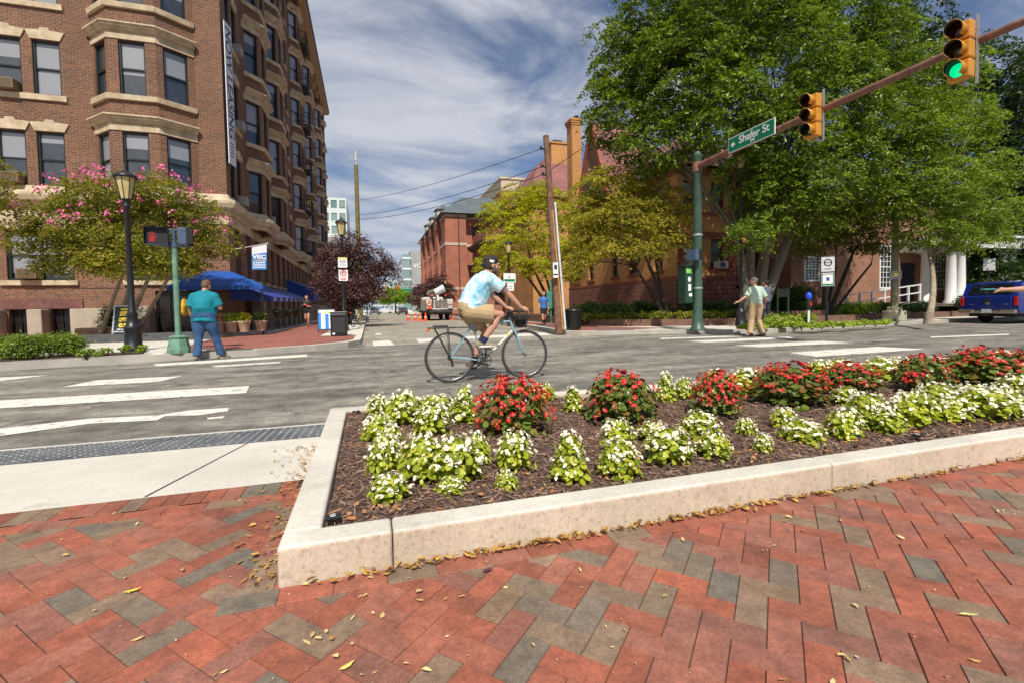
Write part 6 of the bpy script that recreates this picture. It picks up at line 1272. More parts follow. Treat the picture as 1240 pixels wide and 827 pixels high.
def aboard(loc, rz, w, h, frame_m, face_m, lab, marks):
    e = empty('sandwich_board', loc, lab, 'sandwich board', rz); t = R(12); b = MB()
    for s_ in (-1, 1):
        M_ = Matrix.Rotation(s_*t, 4, 'X') @ Matrix.Translation((0, 0, -h)); T = Matrix.Translation((0, 0, h*cos(t)))
        for x in (-w/2, w/2): b.box((x, 0, h/2), (.04, .03, h), M=T @ M_)
        for z in (.12, h-.02): b.box((0, 0, z), (w, .03, .04), M=T @ M_)
    b.build('frame', frame_m, e)
    M_ = Matrix.Translation((0, 0, h*cos(t))) @ Matrix.Rotation(-t, 4, 'X') @ Matrix.Translation((0, 0, -h))
    b = MB(); b.box((0, 0, h/2+.05), (w-.04, .012, h-.14), M=M_); b.build('face', face_m, e)
    for nm, mm, rs_ in marks:
        b = MB()
        for x0, x1, z0, z1 in rs_: b.box(((x0+x1)/2, -.0085, (z0+z1)/2), (x1-x0, .003, z1-z0), M=M_)
        b.build(nm, mm, e)
aboard(G(396, 403, .15), R(4), .62, .95, m_sbk, m_sw, 'white and blue sandwich board left of the square black bin', [('blue_block', m_sb, [(-.29, -.2, .1, .8), (-.05, .08, .15, .75), (-.29, .28, .1, .16)]), ('yellow_block', m_syl, [(-.08, .1, .78, .85)])])
qb = AY(153, 402, 17.6); aboard((qb.x, 17.6, .35), R(-6), .55, .95, mat('frame_silver', (.4, .45, .5), .4), m_sbk, 'black sandwich board with yellow writing behind the lamp post', [('yellow_text', m_syl, [(-.12, .14, .62, .76), (-.14, .12, .44, .56), (-.12, .13, .26, .38), (-.1, .1, .8, .86)]), ('white_text', m_sw, [(-.18, .18, .18, .21)])])
e = empty('parking_meter', G(979, 396.5, .15), 'parking meter with blue cap and red label on a white post', 'parking meter')
b = MB(); b.cyl((0, 0, 0), (0, 0, .62), .04, n=10); b.build('post', m_sw, e); b = MB(); b.lathe([(.06, .6), (.085, .7), (.085, .9), (.07, 1.0)], 12); b.build('body', m_sbk, e); b = MB(); b.lathe([(.1, .98), (.11, 1.04), (.1, 1.12), (.05, 1.2), (.0, 1.21)], 12); b.build('cap', mat('meter_blue', (.02, .07, .6), .4), e); b = MB(); b.bx(-.04, .04, -.095, -.086, .74, .84); b.build('label_plate', m_red, e)
q = G(1001, 393, .15); e = empty('sign_post', q, 'dark post carrying two signs in the right kerb strip', 'post'); b = MB(); b.cyl((0, 0, 0), (0, 0, .9), .05, n=8); b.cyl((0, 0, .5), (0, 0, 2.55), .03, n=8); b.build('pole', m_iron, e)
signplate('no_parking_sign', q+Vector((-.02, -.05, 2.3)), R(-38), .44, .56, 'white sign with a dark ring, upper on the right kerb post', mat('sign_dull', (.6, .6, .6), .5), [('dark_ring', m_sbk, [('c', 0, .06, .1, .14), ('r', -.1, .1, .05, .075)]), ('print_row', MATS['sign_grey'], [('r', -.12, .12, -.2, -.15)])])
signplate('parking_sign', q+Vector((-.02, -.05, 1.72)), R(-38), .42, .5, 'white and green parking sign with blue symbol, lower on the right kerb post', m_sw, [('green_frame', m_sg, [('r', -.2, .2, -.23, -.17), ('r', -.2, .2, .19, .22), ('r', -.2, -.17, -.2, .2), ('r', .17, .2, -.2, .2)]), ('blue_symbol', mat('sign_navy', (.02, .06, .4), .5), [('r', -.05, .05, -.05, .08)])])
e = empty('sign_post', (27.9, 11.0+3.4, .15), 'grey no parking sign on a post at the right edge behind the pickup', 'sign'); 
b = MB(); b.cyl((0, 0, 0), (0, 0, 2.7), .03, n=8); b.build('pole', m_iron, e); b = MB(); b.bx(-.2, .2, -.05, -.044, 2.2, 2.75); b.build('plate', MATS['sign_dull'], e); e.rotation_euler = (0, 0, R(-55))
e = empty('notice_board', AY(948, 384, 16.4)*1.0, 'small grey panelled notice board on green posts behind the walking man', 'notice board'); e.location.z = .34
b = MB(); b.cyl((-.3, 0, 0), (-.3, 0, 1.35), .04, n=8); b.cyl((.3, 0, 0), (.3, 0, 1.35), .04, n=8); b.build('posts', m_gmw, e); b = MB(); b.bbox((0, 0, 1.1), (.62, .07, .36), .02); b.build('panel', mat('board_grey', (.13, .12, .1), .7), e)
e = empty('parking_post', (9.2, 22.9, .15), 'teal green parking post with box behind the boy in blue', 'post'); b = MB(); b.cyl((0, 0, 0), (0, 0, 2.3), .05, n=8); b.build('pole', mat('teal_paint', (.05, .25, .2), .5), e); b = MB(); b.bbox((-.1, -.05, 1.2), (.3, .2, .9), .03); b.build('box', MATS['teal_paint'], e)
# ---------------------------------------------------------------- vehicles
m_tyre = mat('tyre', (.015, .015, .016), .85, .2, bmp=.2); m_rim = mat('rim_metal', (.45, .45, .47), .3, .1, metal=.8); m_vgl = mat('vehicle_glass', (.008, .01, .014), .05, .2, coat=1); m_chr = mat('chrome_dull', (.55, .5, .42), .25, .1, metal=.9); m_tl = mat('tail_red', (.55, .01, .01), .25, coat=1)
def wheel(par, x, y, r=.38, w=.24, side=1):
    b = MB(); b.lathe([(r*.62, -w/2), (r*.9, -w/2), (r, -w*.3), (r, w*.3), (r*.9, w/2), (r*.62, w/2)], 22); me = b.mesh('tyre', m_tyre); me.transform(Matrix.Rotation(pi/2, 4, 'X'))
    root = link('wheel', me, par, (x, y, r))
    b = MB(); b.lathe([(.02, w*.34), (r*.2, w*.36), (r*.25, w*.25), (r*.6, w*.3), (r*.63, w*.45), (r*.63, -w*.4)], 18)
    for k in range(5): a = 2*pi*k/5; b.box((r*.4*cos(a), r*.4*sin(a), w*.33), (r*.5, r*.14, .03), (0, 0, a))
    me = b.mesh('rim', m_rim); me.transform(Matrix.Rotation(pi/2*side, 4, 'X')); link('rim', me, root)
def section(b, secs, closed=True):
    """loft of side-profile rings: secs = [(y, [(x,z)...])]"""
    m = len(secs[0][1]); vs = [(x, y, z) for y, p in secs for x, z in p]
    b.add(vs, [(i*m+k, i*m+(k+1) % m, (i+1)*m+(k+1) % m, (i+1)*m+k) for i in range(len(secs)-1) for k in range(m)]); b.add(vs[:m], [tuple(range(m))]); b.add(vs[-m:], [tuple(range(m))[::-1]])
# blue pickup with matching canopy, rear towards the camera
m_pk = mat('pickup_blue_shaded', (.006, .022, .2), .25, .08, 2, coat=1)  # paint darkened to stand in for tree shade on the truck
pk = empty('pickup_truck', (24.5, 12.65, 0), 'shade-darkened blue pickup truck with a canopy parked at the right kerb, seen from behind', 'pickup truck')
b = MB(); W2 = .95
body = [(0, .55), (0, 1.1), (.02, 1.14), (5.6, 1.14), (5.75, 1.0), (5.8, .6), (5.6, .42), (5.15, .42), (5.05, .78), (4.45, .82), (4.2, .42), (1.85, .42), (1.7, .78), (1.1, .82), (.85, .42), (.1, .42)]
ins = lambda p, k: [(x, z+(k if z < .5 else 0)) for x, z in p]
section(b, [(-W2, ins(body, .06)), (-W2+.05, body), (W2-.05, body), (W2, ins(body, .06))]); b.build('body', m_pk, pk)
b = MB(); cp = [(.03, 1.145), (.3, 1.66), (1.0, 1.74), (3.6, 1.74), (4.25, 1.2), (4.3, 1.145)]; section(b, [(-.9, cp), (-.72, [(x, z+(.02 if z > 1.5 else 0)) for x, z in cp]), (.72, [(x, z+(.02 if z > 1.5 else 0)) for x, z in cp]), (.9, cp)]); b.build('canopy', m_pk, pk)
b = MB(); b.add([(.055, -.72, 1.2), (.055, .72, 1.2), (.285, .66, 1.62), (.285, -.66, 1.62)], [(0, 3, 2, 1)]); o = b.build('rear_window', m_vgl, pk); o.location = (-.022, 0, 0)
for s_ in (-1, 1): b = MB(); y = s_*.915; b.add([(.5, y, 1.24), (1.8, y, 1.24), (1.8, y, 1.62), (.6, y, 1.62)], [(0, 1, 2, 3)]); b.add([(2.0, y, 1.24), (3.9, y, 1.24), (3.5, y, 1.62), (2.0, y, 1.62)], [(0, 1, 2, 3)]); b.build('side_window', m_vgl, pk)
b = MB(); b.bbox((-.02, 0, .86), (.04, 1.5, .5), .015); tg = b.build('tailgate', m_pk, pk); b = MB(); b.bbox((-.05, 0, .98), (.03, .26, .07), .01); b.build('handle', m_sbk, tg)
b = MB(); b.add([(-.0455, .09*cos(i*pi/6), .84+.07*sin(i*pi/6)) for i in range(12)], [tuple(range(12))]); b.build('emblem', m_chr, tg); b = MB(); b.bx(-.045, -.041, .45, .62, .78, .81); b.bx(-.045, -.041, -.66, -.5, .78, .81); b.build('badge', m_chr, tg)
b = MB(); b.bbox((-.1, .68, .5), (.16, .52, .17), .04); b.bbox((-.1, -.68, .5), (.16, .52, .17), .04); b.bbox((-.06, 0, .48), (.1, .9, .12), .02); b.build('bumper', m_chr, pk)
b = MB(); b.bx(-.125, -.115, -.16, .16, .44, .6); b.build('licence_plate', mat('plate_grey', (.55, .58, .65), .5), pk); b = MB(); b.bx(-.2, -.1, -.05, .05, .34, .4); b.build('tow_hitch', m_sbk, pk)
for s_ in (-1, 1): b = MB(); b.bbox((-.005, s_*.87, .92), (.06, .13, .36), .02); b.build('tail_light', m_tl, pk); wheel(pk, 1.4, s_*.8, .38, .25, s_); wheel(pk, 4.75, s_*.8, .38, .25, s_)
b = MB(); b.bx(.2, 5.4, -.75, .75, .28, .45); b.build('chassis', m_blkm, pk)
# bucket truck
m_tw = mat('truck_white', (.6, .56, .5), .5, .18, 3); m_or = mat('cone_orange', (.85, .09, .01), .5, .06)
bt = empty('bucket_truck', (6.0, 41.5, 0), 'white utility bucket truck parked at the right kerb far down the side street', 'truck', 0)
b = MB(); b.bbox((0, 2.2, .78), (2.0, 6.5, .2), .03); b.bbox((0, -.75, .72), (2.1, .25, .35), .03); b.build('chassis', mat('truck_dark', (.03, .03, .035), .6), bt)
b = MB()
for s_ in (-1, 1): b.bbox((s_*.93, 1.2, 1.35), (.5, 3.6, 1.0), .04); b.bbox((s_*.93, -.45, 1.2), (.5, .3, .7), .04)
b.bbox((0, 1.2, 1.0), (1.4, 3.6, .1), .02); b.bbox((0, 1.0, 1.45), (.7, .7, .8), .05); b.build('service_body', m_tw, bt)
for s_ in (-1, 1):
    b = MB()
    for z in (1.15, 1.5): b.bbox((s_*.93, -.615, z), (.4, .03, .28), .01)
    b.build('locker_door', mat('truck_cream', (.5, .46, .4), .5), bt); b = MB(); b.bbox((s_*.8, -.9, .82), (.22, .04, .12), .01); b.build('tail_light', m_tl, bt)
    for y in (.8, 4.6): wheel(bt, s_*.85, y, .48, .3, 1) ; kids(bt)[-1].rotation_euler = (0, 0, pi/2)
b = MB(); b.bbox((0, 4.6, 1.5), (2.0, 1.7, 1.3), .15); b.bbox((0, 5.8, 1.15), (1.9, 1.0, .7), .15); b.build('cab', m_tw, bt)
b = MB(); b.bx(-.75, .75, 3.73, 3.745, 1.6, 2.0); b.build('cab_window', m_vgl, bt)
b = MB(); b.tube([(.1, 1.0, 1.8), (.0, 1.3, 2.35), (-.3, 5.0, 2.5)], [.18, .17, .14], 8); b.tube([(-.3, 5.0, 2.62), (-.2, .5, 2.72), (-.35, -.3, 2.6)], [.12, .11, .1], 8); b.build('boom', m_tw, bt)
b = MB(); b.lathe([(.24, 0), (.3, .1), (.33, .85), (.36, .9), (.3, .9)], 12); me = b.mesh('bucket', mat('bucket_white', (.7, .72, .76), .4)); me.transform(Matrix.Translation((-.1, -.4, 2.55)) @ Matrix.Rotation(R(62), 4, 'Y') @ Matrix.Translation((0, 0, -.3))); link('bucket', me, bt)
b = MB(); b.bbox((-.55, .2, 2.2), (.16, .16, .14), .03); b.bbox((.65, .2, 2.2), (.16, .16, .14), .03); b.build('beacon', m_or, bt)
m_cw = mat('cone_white', (.75, .75, .75), .5)
def cone(loc, lab, h=.72):
    e = empty('traffic_cone', loc, lab, 'traffic cone', 0, 'orange cones around the bucket truck'); b = MB(); b.bbox((0, 0, .02), (.38, .38, .04), .01); b.lathe([(.15, .04), (.13, h*.3), (.03, h)], 12); b.build('body', m_or, e); b = MB(); b.lathe([(.116, h*.42), (.085, h*.6)], 12); b.lathe([(.074, h*.68), (.058, h*.78)], 12); b.build('reflective_band', m_cw, e)
cl_ = ['leftmost orange cone beside the bucket truck', 'second cone from the left behind the bucket truck', 'third cone from the left behind the bucket truck', 'cone closest to the left rear of the truck', 'cone at the right rear of the bucket truck by the wall']
for k, (x, y) in enumerate([(3.5, 43.5), (3.9, 41.2), (4.25, 40.4), (4.6, 39.6), (7.05, 41.0)]): cone((x, y, 0), cl_[k])
cone((5.07, 40.55, 1.0), 'orange cone standing on the rear step of the truck', .8)
MB().bbox((5.07, 40.6, .97), (.5, .4, .05), .01).build('rear_step', MATS['truck_dark'], bt).location = -bt.location
def car(loc, rz, m_, lab):
    e = empty('car', loc, lab, 'car', rz, 'distant cars on the side street'); b = MB(); p = [(-2.1, .35), (-2.15, .8), (-1.7, .95), (-1.1, 1.38), (.5, 1.42), (1.1, .98), (2.0, .85), (2.15, .5), (2.1, .3)]
    section(b, [(-.85, p), (-.8, p), (.8, p), (.85, p)]); b.build('body', m_, e); b = MB()
    b.add([(-1.78, -.6, .99), (-1.78, .6, .99), (-1.2, .55, 1.34), (-1.2, -.55, 1.34)], [(0, 3, 2, 1)]); b.add([(1.18, -.6, .98), (1.18, .6, .98), (.56, .55, 1.38), (.56, -.55, 1.38)], [(0, 1, 2, 3)])
    o = b.build('windows', m_vgl, e); o.location = (0, 0, .03)
    for s_ in (-1, 1): wheel(e, -1.3, s_*.75, .32, .2, s_); wheel(e, 1.35, s_*.75, .32, .2, s_)
    b = MB(); b.bbox((-2.13, .6, .72), (.06, .3, .14), .02); b.bbox((-2.13, -.6, .72), (.06, .3, .14), .02); b.build('tail_light', m_tl, e)
car((1.2, 95, 0), R(90), mat('car_slate', (.06, .1, .15), .3, coat=1), 'slate blue car, leftmost far down the side street')
for k, (x, y, lab) in enumerate([(4.5, 135, 'small white car crossing the far end of the street, left of two'), (9.0, 134, 'small white car crossing the far end of the street, right of two')]): car((x, y, 0), R(5), mat('car_white', (.65, .65, .66), .3, coat=1), lab)
car((6.3, 92, 0), R(90), mat('car_dark', (.03, .03, .035), .3, coat=1), 'dark car parked by the far right kerb beyond the truck')
e = empty('signal_span', (3.3, 112, 0), 'far row of red and amber signals on a span wire over the street', 'traffic light'); b = MB(); b.cyl((-4, 0, 6.8), (12, 0, 6.8), .04, n=6); b.cyl((-3.5, 0, 0), (-3.5, 0, 7.2), .12, n=8); b.cyl((9.2, 0, 0), (9.2, 0, 7.2), .12, n=8); b.build('span', m_iron, e)
for k, (x, m_) in enumerate(((-.6, m_red), (.8, m_yel), (3.4, m_red))): b = MB(); b.bbox((x, 0, 6.2), (.42, .4, 1.1), .05); b.build('signal_head', m_, e)
b = MB(); b.bx(4.6, 6.8, -.05, .0, 5.3, 5.8); b.build('green_sign', m_sg, e)
# ---------------------------------------------------------------- people
m_skin = mat('skin', (.5, .27, .18), .55, .08, 6, spec=.4); m_skin2 = mat('skin_tan', (.42, .21, .13), .55, .08, 6)
def remesh(mb, vox, mats, name, smooth=3, post=None):
    me = mb.mesh('tmp', mats); o = bpy.data.objects.new('tmp', me); COL.objects.link(o)
    r = o.modifiers.new('r', 'REMESH'); r.mode = 'VOXEL'; r.voxel_size = vox; r.use_smooth_shade = True
    s = o.modifiers.new('s', 'SMOOTH'); s.factor = .5; s.iterations = smooth
    dg = bpy.context.evaluated_depsgraph_get(); dg.update(); m2 = bpy.data.meshes.new_from_object(o.evaluated_get(dg)); bpy.data.objects.remove(o)
    m2.name = name; m2.materials.clear()
    for m_ in (mats if isinstance(mats, list) else [mats]): m2.materials.append(m_)
    for p in m2.polygons: p.use_smooth = True
    return m2
def cap(b, pts, rad, n=12):
    """chain of limb segments with round joints"""
    pts = [Vector(p) for p in pts]; b.tube(pts, rad, n)
    for p, r in zip(pts, rad): b.ell(p, (r, r, r), n, 8)
def torso(b, ps, n=16):
    """stack of ellipses: (centre, half width, half depth, yaw)"""
    vs = []
    for c, w, d, yaw, tilt in ps:
        M_ = Matrix.Rotation(yaw, 3, 'Z') @ Matrix.Rotation(tilt, 3, 'X')
        vs += [Vector(c)+M_ @ Vector((w*cos(2*pi*k/n), d*sin(2*pi*k/n), 0)) for k in range(n)]
    m = len(ps); b.add(vs, [(i*n+k, i*n+(k+1) % n, (i+1)*n+(k+1) % n, (i+1)*n+k) for i in range(m-1) for k in range(n)]+[tuple(range(n))[::-1], tuple(range((m-1)*n, m*n))])
def hand(b, w, d, pn, side, s=1., curl=.5):
    """palm, four bent fingers of unequal length and a thumb; w wrist, d direction, pn palm normal"""
    w, d, pn = Vector(w), Vector(d).normalized(), Vector(pn).normalized(); u = d.cross(pn).normalized()*side; pn = u.cross(d).normalized()*side
    b.tube([w, w+d*.03*s, w+d*.09*s], [.024*s, .03*s, .032*s], 10); b.ell(w+d*.06*s, (.036*s, .036*s, .036*s), 10, 6)
    for k, (o, L) in enumerate(((.028, .07), (.01, .08), (-.009, .075), (-.027, .058))):
        p = w+d*.088*s+u*o*s; pts = [p]; dd = d.copy()
        for q in range(3): dd = (dd+pn*curl*.75).normalized(); pts.append(pts[-1]+dd*L*s*(.42, .32, .26)[q])
        cap(b, pts, [.0105*s, .0095*s, .009*s, .0075*s], 8)
    p = w+d*.03*s+u*.028*s; cap(b, [p, p+(d*.5+u*.75+pn*.2).normalized()*.035*s, p+(d*.5+u*.75+pn*.2).normalized()*.035*s+(d*.8+u*.2+pn*.5).normalized()*.032*s], [.014*s, .012*s, .009*s], 8)
def head(b, c, yaw, pitch, s=1., beard=False):
    M_ = Matrix.Rotation(yaw, 3, 'Z') @ Matrix.Rotation(pitch, 3, 'X'); c = Vector(c)
    P = lambda x, y, z: c+M_ @ Vector((x, y, z))*s
    def e(p, r, rx=0): b.ell(P(*p), tuple(q*s for q in r), 14, 10, (M_ @ Matrix.Rotation(rx, 3, 'X')).to_euler())
    e((0, -.008, .03), (.075, .096, .092)); e((0, .022, -.045), (.056, .066, .066)); e((0, .05, -.088), (.03, .028, .024)); e((0, .075, .025), (.055, .022, .02))
    e((0, .102, -.012), (.0135, .02, .024), .4); e((0, .094, .012), (.01, .012, .022)); e((0, .083, -.055), (.024, .012, .006)); e((0, .082, -.066), (.021, .012, .006))
    for q in (-1, 1): e((q*.078, -.005, -.005), (.01, .02, .032)); e((q*.045, .06, -.02), (.022, .022, .02))
    return P, M_
def person(loc, rz, label, J, spec, vox=.012):
    e = empty('person', loc, label, 'person', rz); S = spec.get('s', 1.); fat = spec.get('fat', 1.); sk = spec.get('skin', m_skin)
    V = {k: Vector(v) for k, v in J.items() if hasattr(v, '__len__')}
    b = MB(); yaw = J.get('yaw', 0); tl = (V['neck']-V['pelvis']); lean = atan2(-tl.y, tl.z)
    P, HM = head(b, V['head'], J.get('hyaw', yaw), J.get('hpitch', 0), S)
    cap(b, [V['neck']-tl.normalized()*.05, V['neck'], V['head']-(V['head']-V['neck']).normalized()*.04+HM @ Vector((0, -.02, 0))], [.075, .058, .056], 12)
    cen = lambda t: V['pelvis'].lerp(V['neck'], t)
    bk = spec.get('bulge', .0)
    def tor(bb, g=0., t0=-.02, t1=.97):
        prof = [(-.26, .17, .125), (-.19, .17, .125), (-.12, .16, .115), (0., .165, .12), (.25, .15, .115+bk), (.5, .16, .125+bk*.6), (.75, .185, .12), (.9, .17, .09), (1.0, .075, .06)]
        L = []
        n_ = tl.normalized(); fw = Vector((-sin(yaw), cos(yaw), 0))
        for t, w, d in prof:
            if t < t0-.001 or t > t1+.001: continue
            L.append((cen(t)+fw*bk*.5*(1-abs(t-.25)*1.5 if t < .8 else 0), w*fat+g, d*fat+g, yaw, lean*.9))
        torso(bb, L)
    tor(b)
    for s_ in 'LR':
        sh, el, wr = V['sh'+s_], V['el'+s_], V['wr'+s_]; sd_ = -1 if s_ == 'L' else 1
        cap(b, [sh, sh.lerp(el, .5), el, el.lerp(wr, .35), wr], [.056*fat, .05*fat, .042, .042, .027], 12)
        cap(b, [cen(.88), sh], [.07, .058*fat], 10)
        hd = V.get('hd'+s_, wr-el); hand(b, wr, hd, V.get('pn'+s_, Vector((-sd_, 0, 0))), sd_, S, J.get('curl', .45))
        hp, kn, an, to = V['hp'+s_], V['kn'+s_], V['an'+s_], V['to'+s_]
        cap(b, [hp, hp.lerp(kn, .5), kn, kn.lerp(an, .35), an], [.092*fat, .077*fat, .056, .057, .036], 12)
        cap(b, [an, an+(to-an)*.45+Vector((0, 0, -.012)), an+(to-an)*.62], [.034, .028, .018], 10)
    link('body', remesh(b, vox, [sk], 'body'), e)
    # face details
    f = MB()
    for q in (-1, 1): f.ell(P(q*.03, .082, .01), (.011, .008, .007), 8, 6)
    link('eyes', f.mesh('eyes', mat('eye_dark', (.03, .02, .02), .3)), e); f = MB(); f.ell(P(0, .0925, -.06), (.02, .004, .0035), 8, 6, (0, 0, J.get('hyaw', yaw))); link('mouth', f.mesh('mouth', mat('lip', (.3, .09, .07), .5)), e)
    # hair
    h = MB(); hl = spec.get('hair_len', .0); er = (HM).to_euler()
    h.ell(P(0, -.022, .045), (.084*S, .098*S, .09*S), 14, 10, er); h.ell(P(0, -.045, .0), (.08*S, .075*S, .085*S), 14, 10, er)
    if hl: h.ell(P(0, -.075, -.08), (.06, .05, .1+hl), 12, 8, er)
    gg = random.Random(3)
    for k in range(40): a = gg.uniform(0, 6.28); t = gg.uniform(-.2, 1); h.ell(P(.08*cos(a)*sqrt(1-t*t*.9), -.03+.09*sin(a)*sqrt(1-t*t*.9) if sin(a) < .5 else -.03, .04+.085*t), (.016, .016, .016), 6, 5)
    link('hair', remesh(h, .009, [spec['hair']], 'hair', 1), e)
    if spec.get('beard'):
        h = MB(); h.ell(P(0, .04, -.075), (.06, .055, .045), 12, 8, er); h.ell(P(0, .062, -.1), (.045, .04, .05), 12, 8, er)
        for q in (-1, 1): h.ell(P(q*.062, .02, -.045), (.014, .035, .045), 8, 6, er)
        h.ell(P(0, .095, -.042), (.03, .01, .008), 8, 6, er); link('beard', remesh(h, .008, [mat('beard_brown', (.12, .07, .045), .9)], 'beard', 1), e)
    # shirt
    t = MB(); tor(t, .018, spec.get('hem', -.12), .97); sl_ = spec.get('sleeve', .55)
    for s_ in 'LR':
        sh, el, wr = V['sh'+s_], V['el'+s_], V['wr'+s_]
        end = sh.lerp(el, sl_) if sl_ <= 1 else el.lerp(wr, sl_-1)
        pts = [cen(.88), sh+Vector((0, 0, .0)), sh.lerp(el, min(sl_, 1)*.5)]+([el] if sl_ > 1 else [])+[end]; rr = [.09*fat, .074*fat, .07*fat]+([.058] if sl_ > 1 else [])+[.068*fat if sl_ <= 1 else .05]
        t.tube(pts, rr, 14); t.ell(sh, (.075*fat,)*3, 12, 8)
    gg = random.Random(8)
    for k in range(spec.get('folds', 7)):  # cloth folds
        a = gg.uniform(0, 6.28); tt = gg.uniform(.0, .6); c = cen(tt); c2 = cen(tt+gg.uniform(-.12, .12)); R2 = .165*fat+.012
        def on(c, a): return c+Matrix.Rotation(yaw, 3, 'Z') @ Vector((R2*cos(a), (.125*fat+bk+.012)*sin(a), 0))
        t.tube([on(c, a), on(c2, a+.35), on(c, a+.7)], [.004, .012, .004], 6)
    link('shirt', remesh(t, vox, [spec['shirt']], 'shirt', 2), e)
    # trousers or shorts
    t = MB(); te = spec.get('leg', 2.)
    torso(t, [(cen(-.12), .165*fat, .12*fat, yaw, lean), (cen(0), .178*fat, .135*fat, yaw, lean), (cen(.12), .168*fat, .13*fat, yaw, lean)])
    for s_ in 'LR':
        hp, kn, an = V['hp'+s_], V['kn'+s_], V['an'+s_]; loose = spec.get('loose', .014)
        if te <= 1: end = hp.lerp(kn, te); pts = [hp, hp.lerp(kn, te*.5), end]; rr = [.1*fat+loose*.6, .085*fat+loose*1.4, .078*fat+loose*2]
        else: end = kn.lerp(an, te-1); pts = [hp, hp.lerp(kn, .5), kn, kn.lerp(an, .5), end]; rr = [.1*fat+loose*.6, .08*fat+loose, .06+loose, .058+loose, .05+loose*1.5]
        t.tube(pts, rr, 14); t.ell(hp, (rr[0],)*3, 12, 8)
        if te > 1: t.ell(kn, (rr[2],)*3, 12, 8)
    link('trousers' if te > 1 else 'shorts', remesh(t, vox, [spec['trousers']], 'trousers', 2), e)
    for s_ in 'LR':
        an, to = V['an'+s_], V['to'+s_]; t = MB(); d = (to-an); d.z = 0 if abs(d.z) < .09 else d.z*.6; d.normalize(); up = Vector((0, 0, 1)); side = d.cross(up).normalized(); up = side.cross(d).normalized()
        sole = V['an'+s_]-up*(J.get('anh', .085)-.0)
        for i, (a, w, h0, h1) in enumerate(((-.06, .036, .012, .075), (0, .038, .012, .08), (.06, .042, .012, .065), (.13, .046, .012, .045), (.19, .036, .012, .03))): t.ell(sole+d*a+up*(h0+h1)/2, (.047, w, (h1-h0)/2+.012), 10, 8, Matrix((d, side, up)).transposed().to_euler())
        link('shoe', remesh(t, .008, [spec['shoe']], 'shoe', 1), e)
        t = MB(); t.ell(sole+d*.065+up*.012, (.15, .05, .016), 14, 6, Matrix((d, side, up)).transposed().to_euler()); link('sole', t.mesh('sole', spec.get('sole', m_sw)), e)
        if spec.get('sock'): t = MB(); t.tube([an-up*.02, an.lerp(V['kn'+s_], spec.get('sock_h', .14))], [.045, .05], 12); link('sock', t.mesh('sock', spec['sock']), e)
    return e, P, HM, V
c_teal = mat('shirt_teal', (.0, .2, .26), .85, .1, 5, bmp=.2); c_jean = mat('denim', (.03, .085, .19), .9, .3, 8, bmp=.3); c_hair = mat('hair_brown', (.14, .075, .035), .8, .4, 30, bmp=.5); c_hgrey = mat('hair_grey', (.12, .11, .105), .8, .3, 30, bmp=.4)
c_mint = mat('shirt_mint', (.42, .55, .44), .9, .08, 5, bmp=.15); c_khaki = mat('khaki', (.44, .31, .17), .9, .12, 6, bmp=.3); c_shoe = mat('shoe_tan', (.3, .24, .15), .7, .3, 15); c_bshoe = mat('shoe_black', (.02, .018, .018), .5)
# teal-shirted man stepping off the left corner, seen from behind
q = G(249, 435, .0); J = dict(pelvis=(0, 0, .94), neck=(0, .07, 1.45), head=(.02, .13, 1.585), hpitch=R(-34), hyaw=R(-14), shL=(-.2, .05, 1.345), elL=(-.31, .0, 1.08), wrL=(-.25, .08, .88), hdL=(.1, .2, -.9), pnL=(1, 0, 0), shR=(.2, .05, 1.345), elR=(.31, .06, 1.1), wrR=(.12, .3, 1.16), hdR=(-.6, .6, .2),
  hpL=(-.1, 0, .88), knL=(-.1, -.04, .48), anL=(-.11, -.13, .085), toL=(-.13, .02, .04), hpR=(.1, 0, .88), knR=(.17, .1, .5), anR=(.25, .16, .085), toR=(.33, .32, .03))
e, P, HM, V = person(q, R(-8), 'heavyset man in teal polo shirt and jeans with a yellow bag under his arm', J, dict(shirt=c_teal, trousers=c_jean, shoe=c_shoe, hair=c_hair, fat=1.38, bulge=.08, sleeve=.8, hem=-.26, loose=.022, folds=14), .012)
b = MB(); torso(b, [((0, 0, -.17), .02, .1, 0, 0), ((0, 0, -.1), .05, .15, 0, 0), ((.01, 0, .05), .055, .16, 0, 0), ((0, 0, .15), .035, .12, 0, 0), ((0, 0, .2), .01, .06, 0, 0)]); g_ = empty('bag', e.location+Vector((-.36, .02, 1.12)), 'mustard yellow cloth bag held under the arm of the teal shirted man', 'bag'); link('pouch', remesh(b, .012, [mat('bag_yellow', (.72, .35, .02), .8, .2, 10, bmp=.4)], 'pouch', 2), g_)
# man in pale green shirt crossing on the right, seen from behind
q = G(916, 407.5, 0); J = dict(pelvis=(0, 0, .98), neck=(-.03, .03, 1.5), head=(-.07, .05, 1.66), hyaw=R(55), hpitch=R(-4), shL=(-.2, .02, 1.44), elL=(-.36, .03, 1.22), wrL=(-.56, .12, 1.06), hdL=(-.8, .3, -.2), pnL=(0, 0, -1), shR=(.19, .02, 1.44), elR=(.29, -.06, 1.18), wrR=(.36, .06, .98), hdR=(.2, .4, -.6),
  hpL=(-.09, 0, .93), knL=(-.14, .05, .5), anL=(-.26, -.02, .085), toL=(-.44, .03, .05), hpR=(.09, 0, .93), knR=(.12, .06, .5), anR=(.15, -.08, .085), toR=(-.02, .0, .03))
e, P, HM, V = person(q, R(0), 'grey haired man in pale green shirt and khaki trousers walking across the far crossing', J, dict(shirt=c_mint, trousers=c_khaki, shoe=c_bshoe, sole=m_sbk, hair=c_hgrey, fat=1.12, bulge=.03, sleeve=.95, hem=-.06, loose=.026, folds=12), .013)
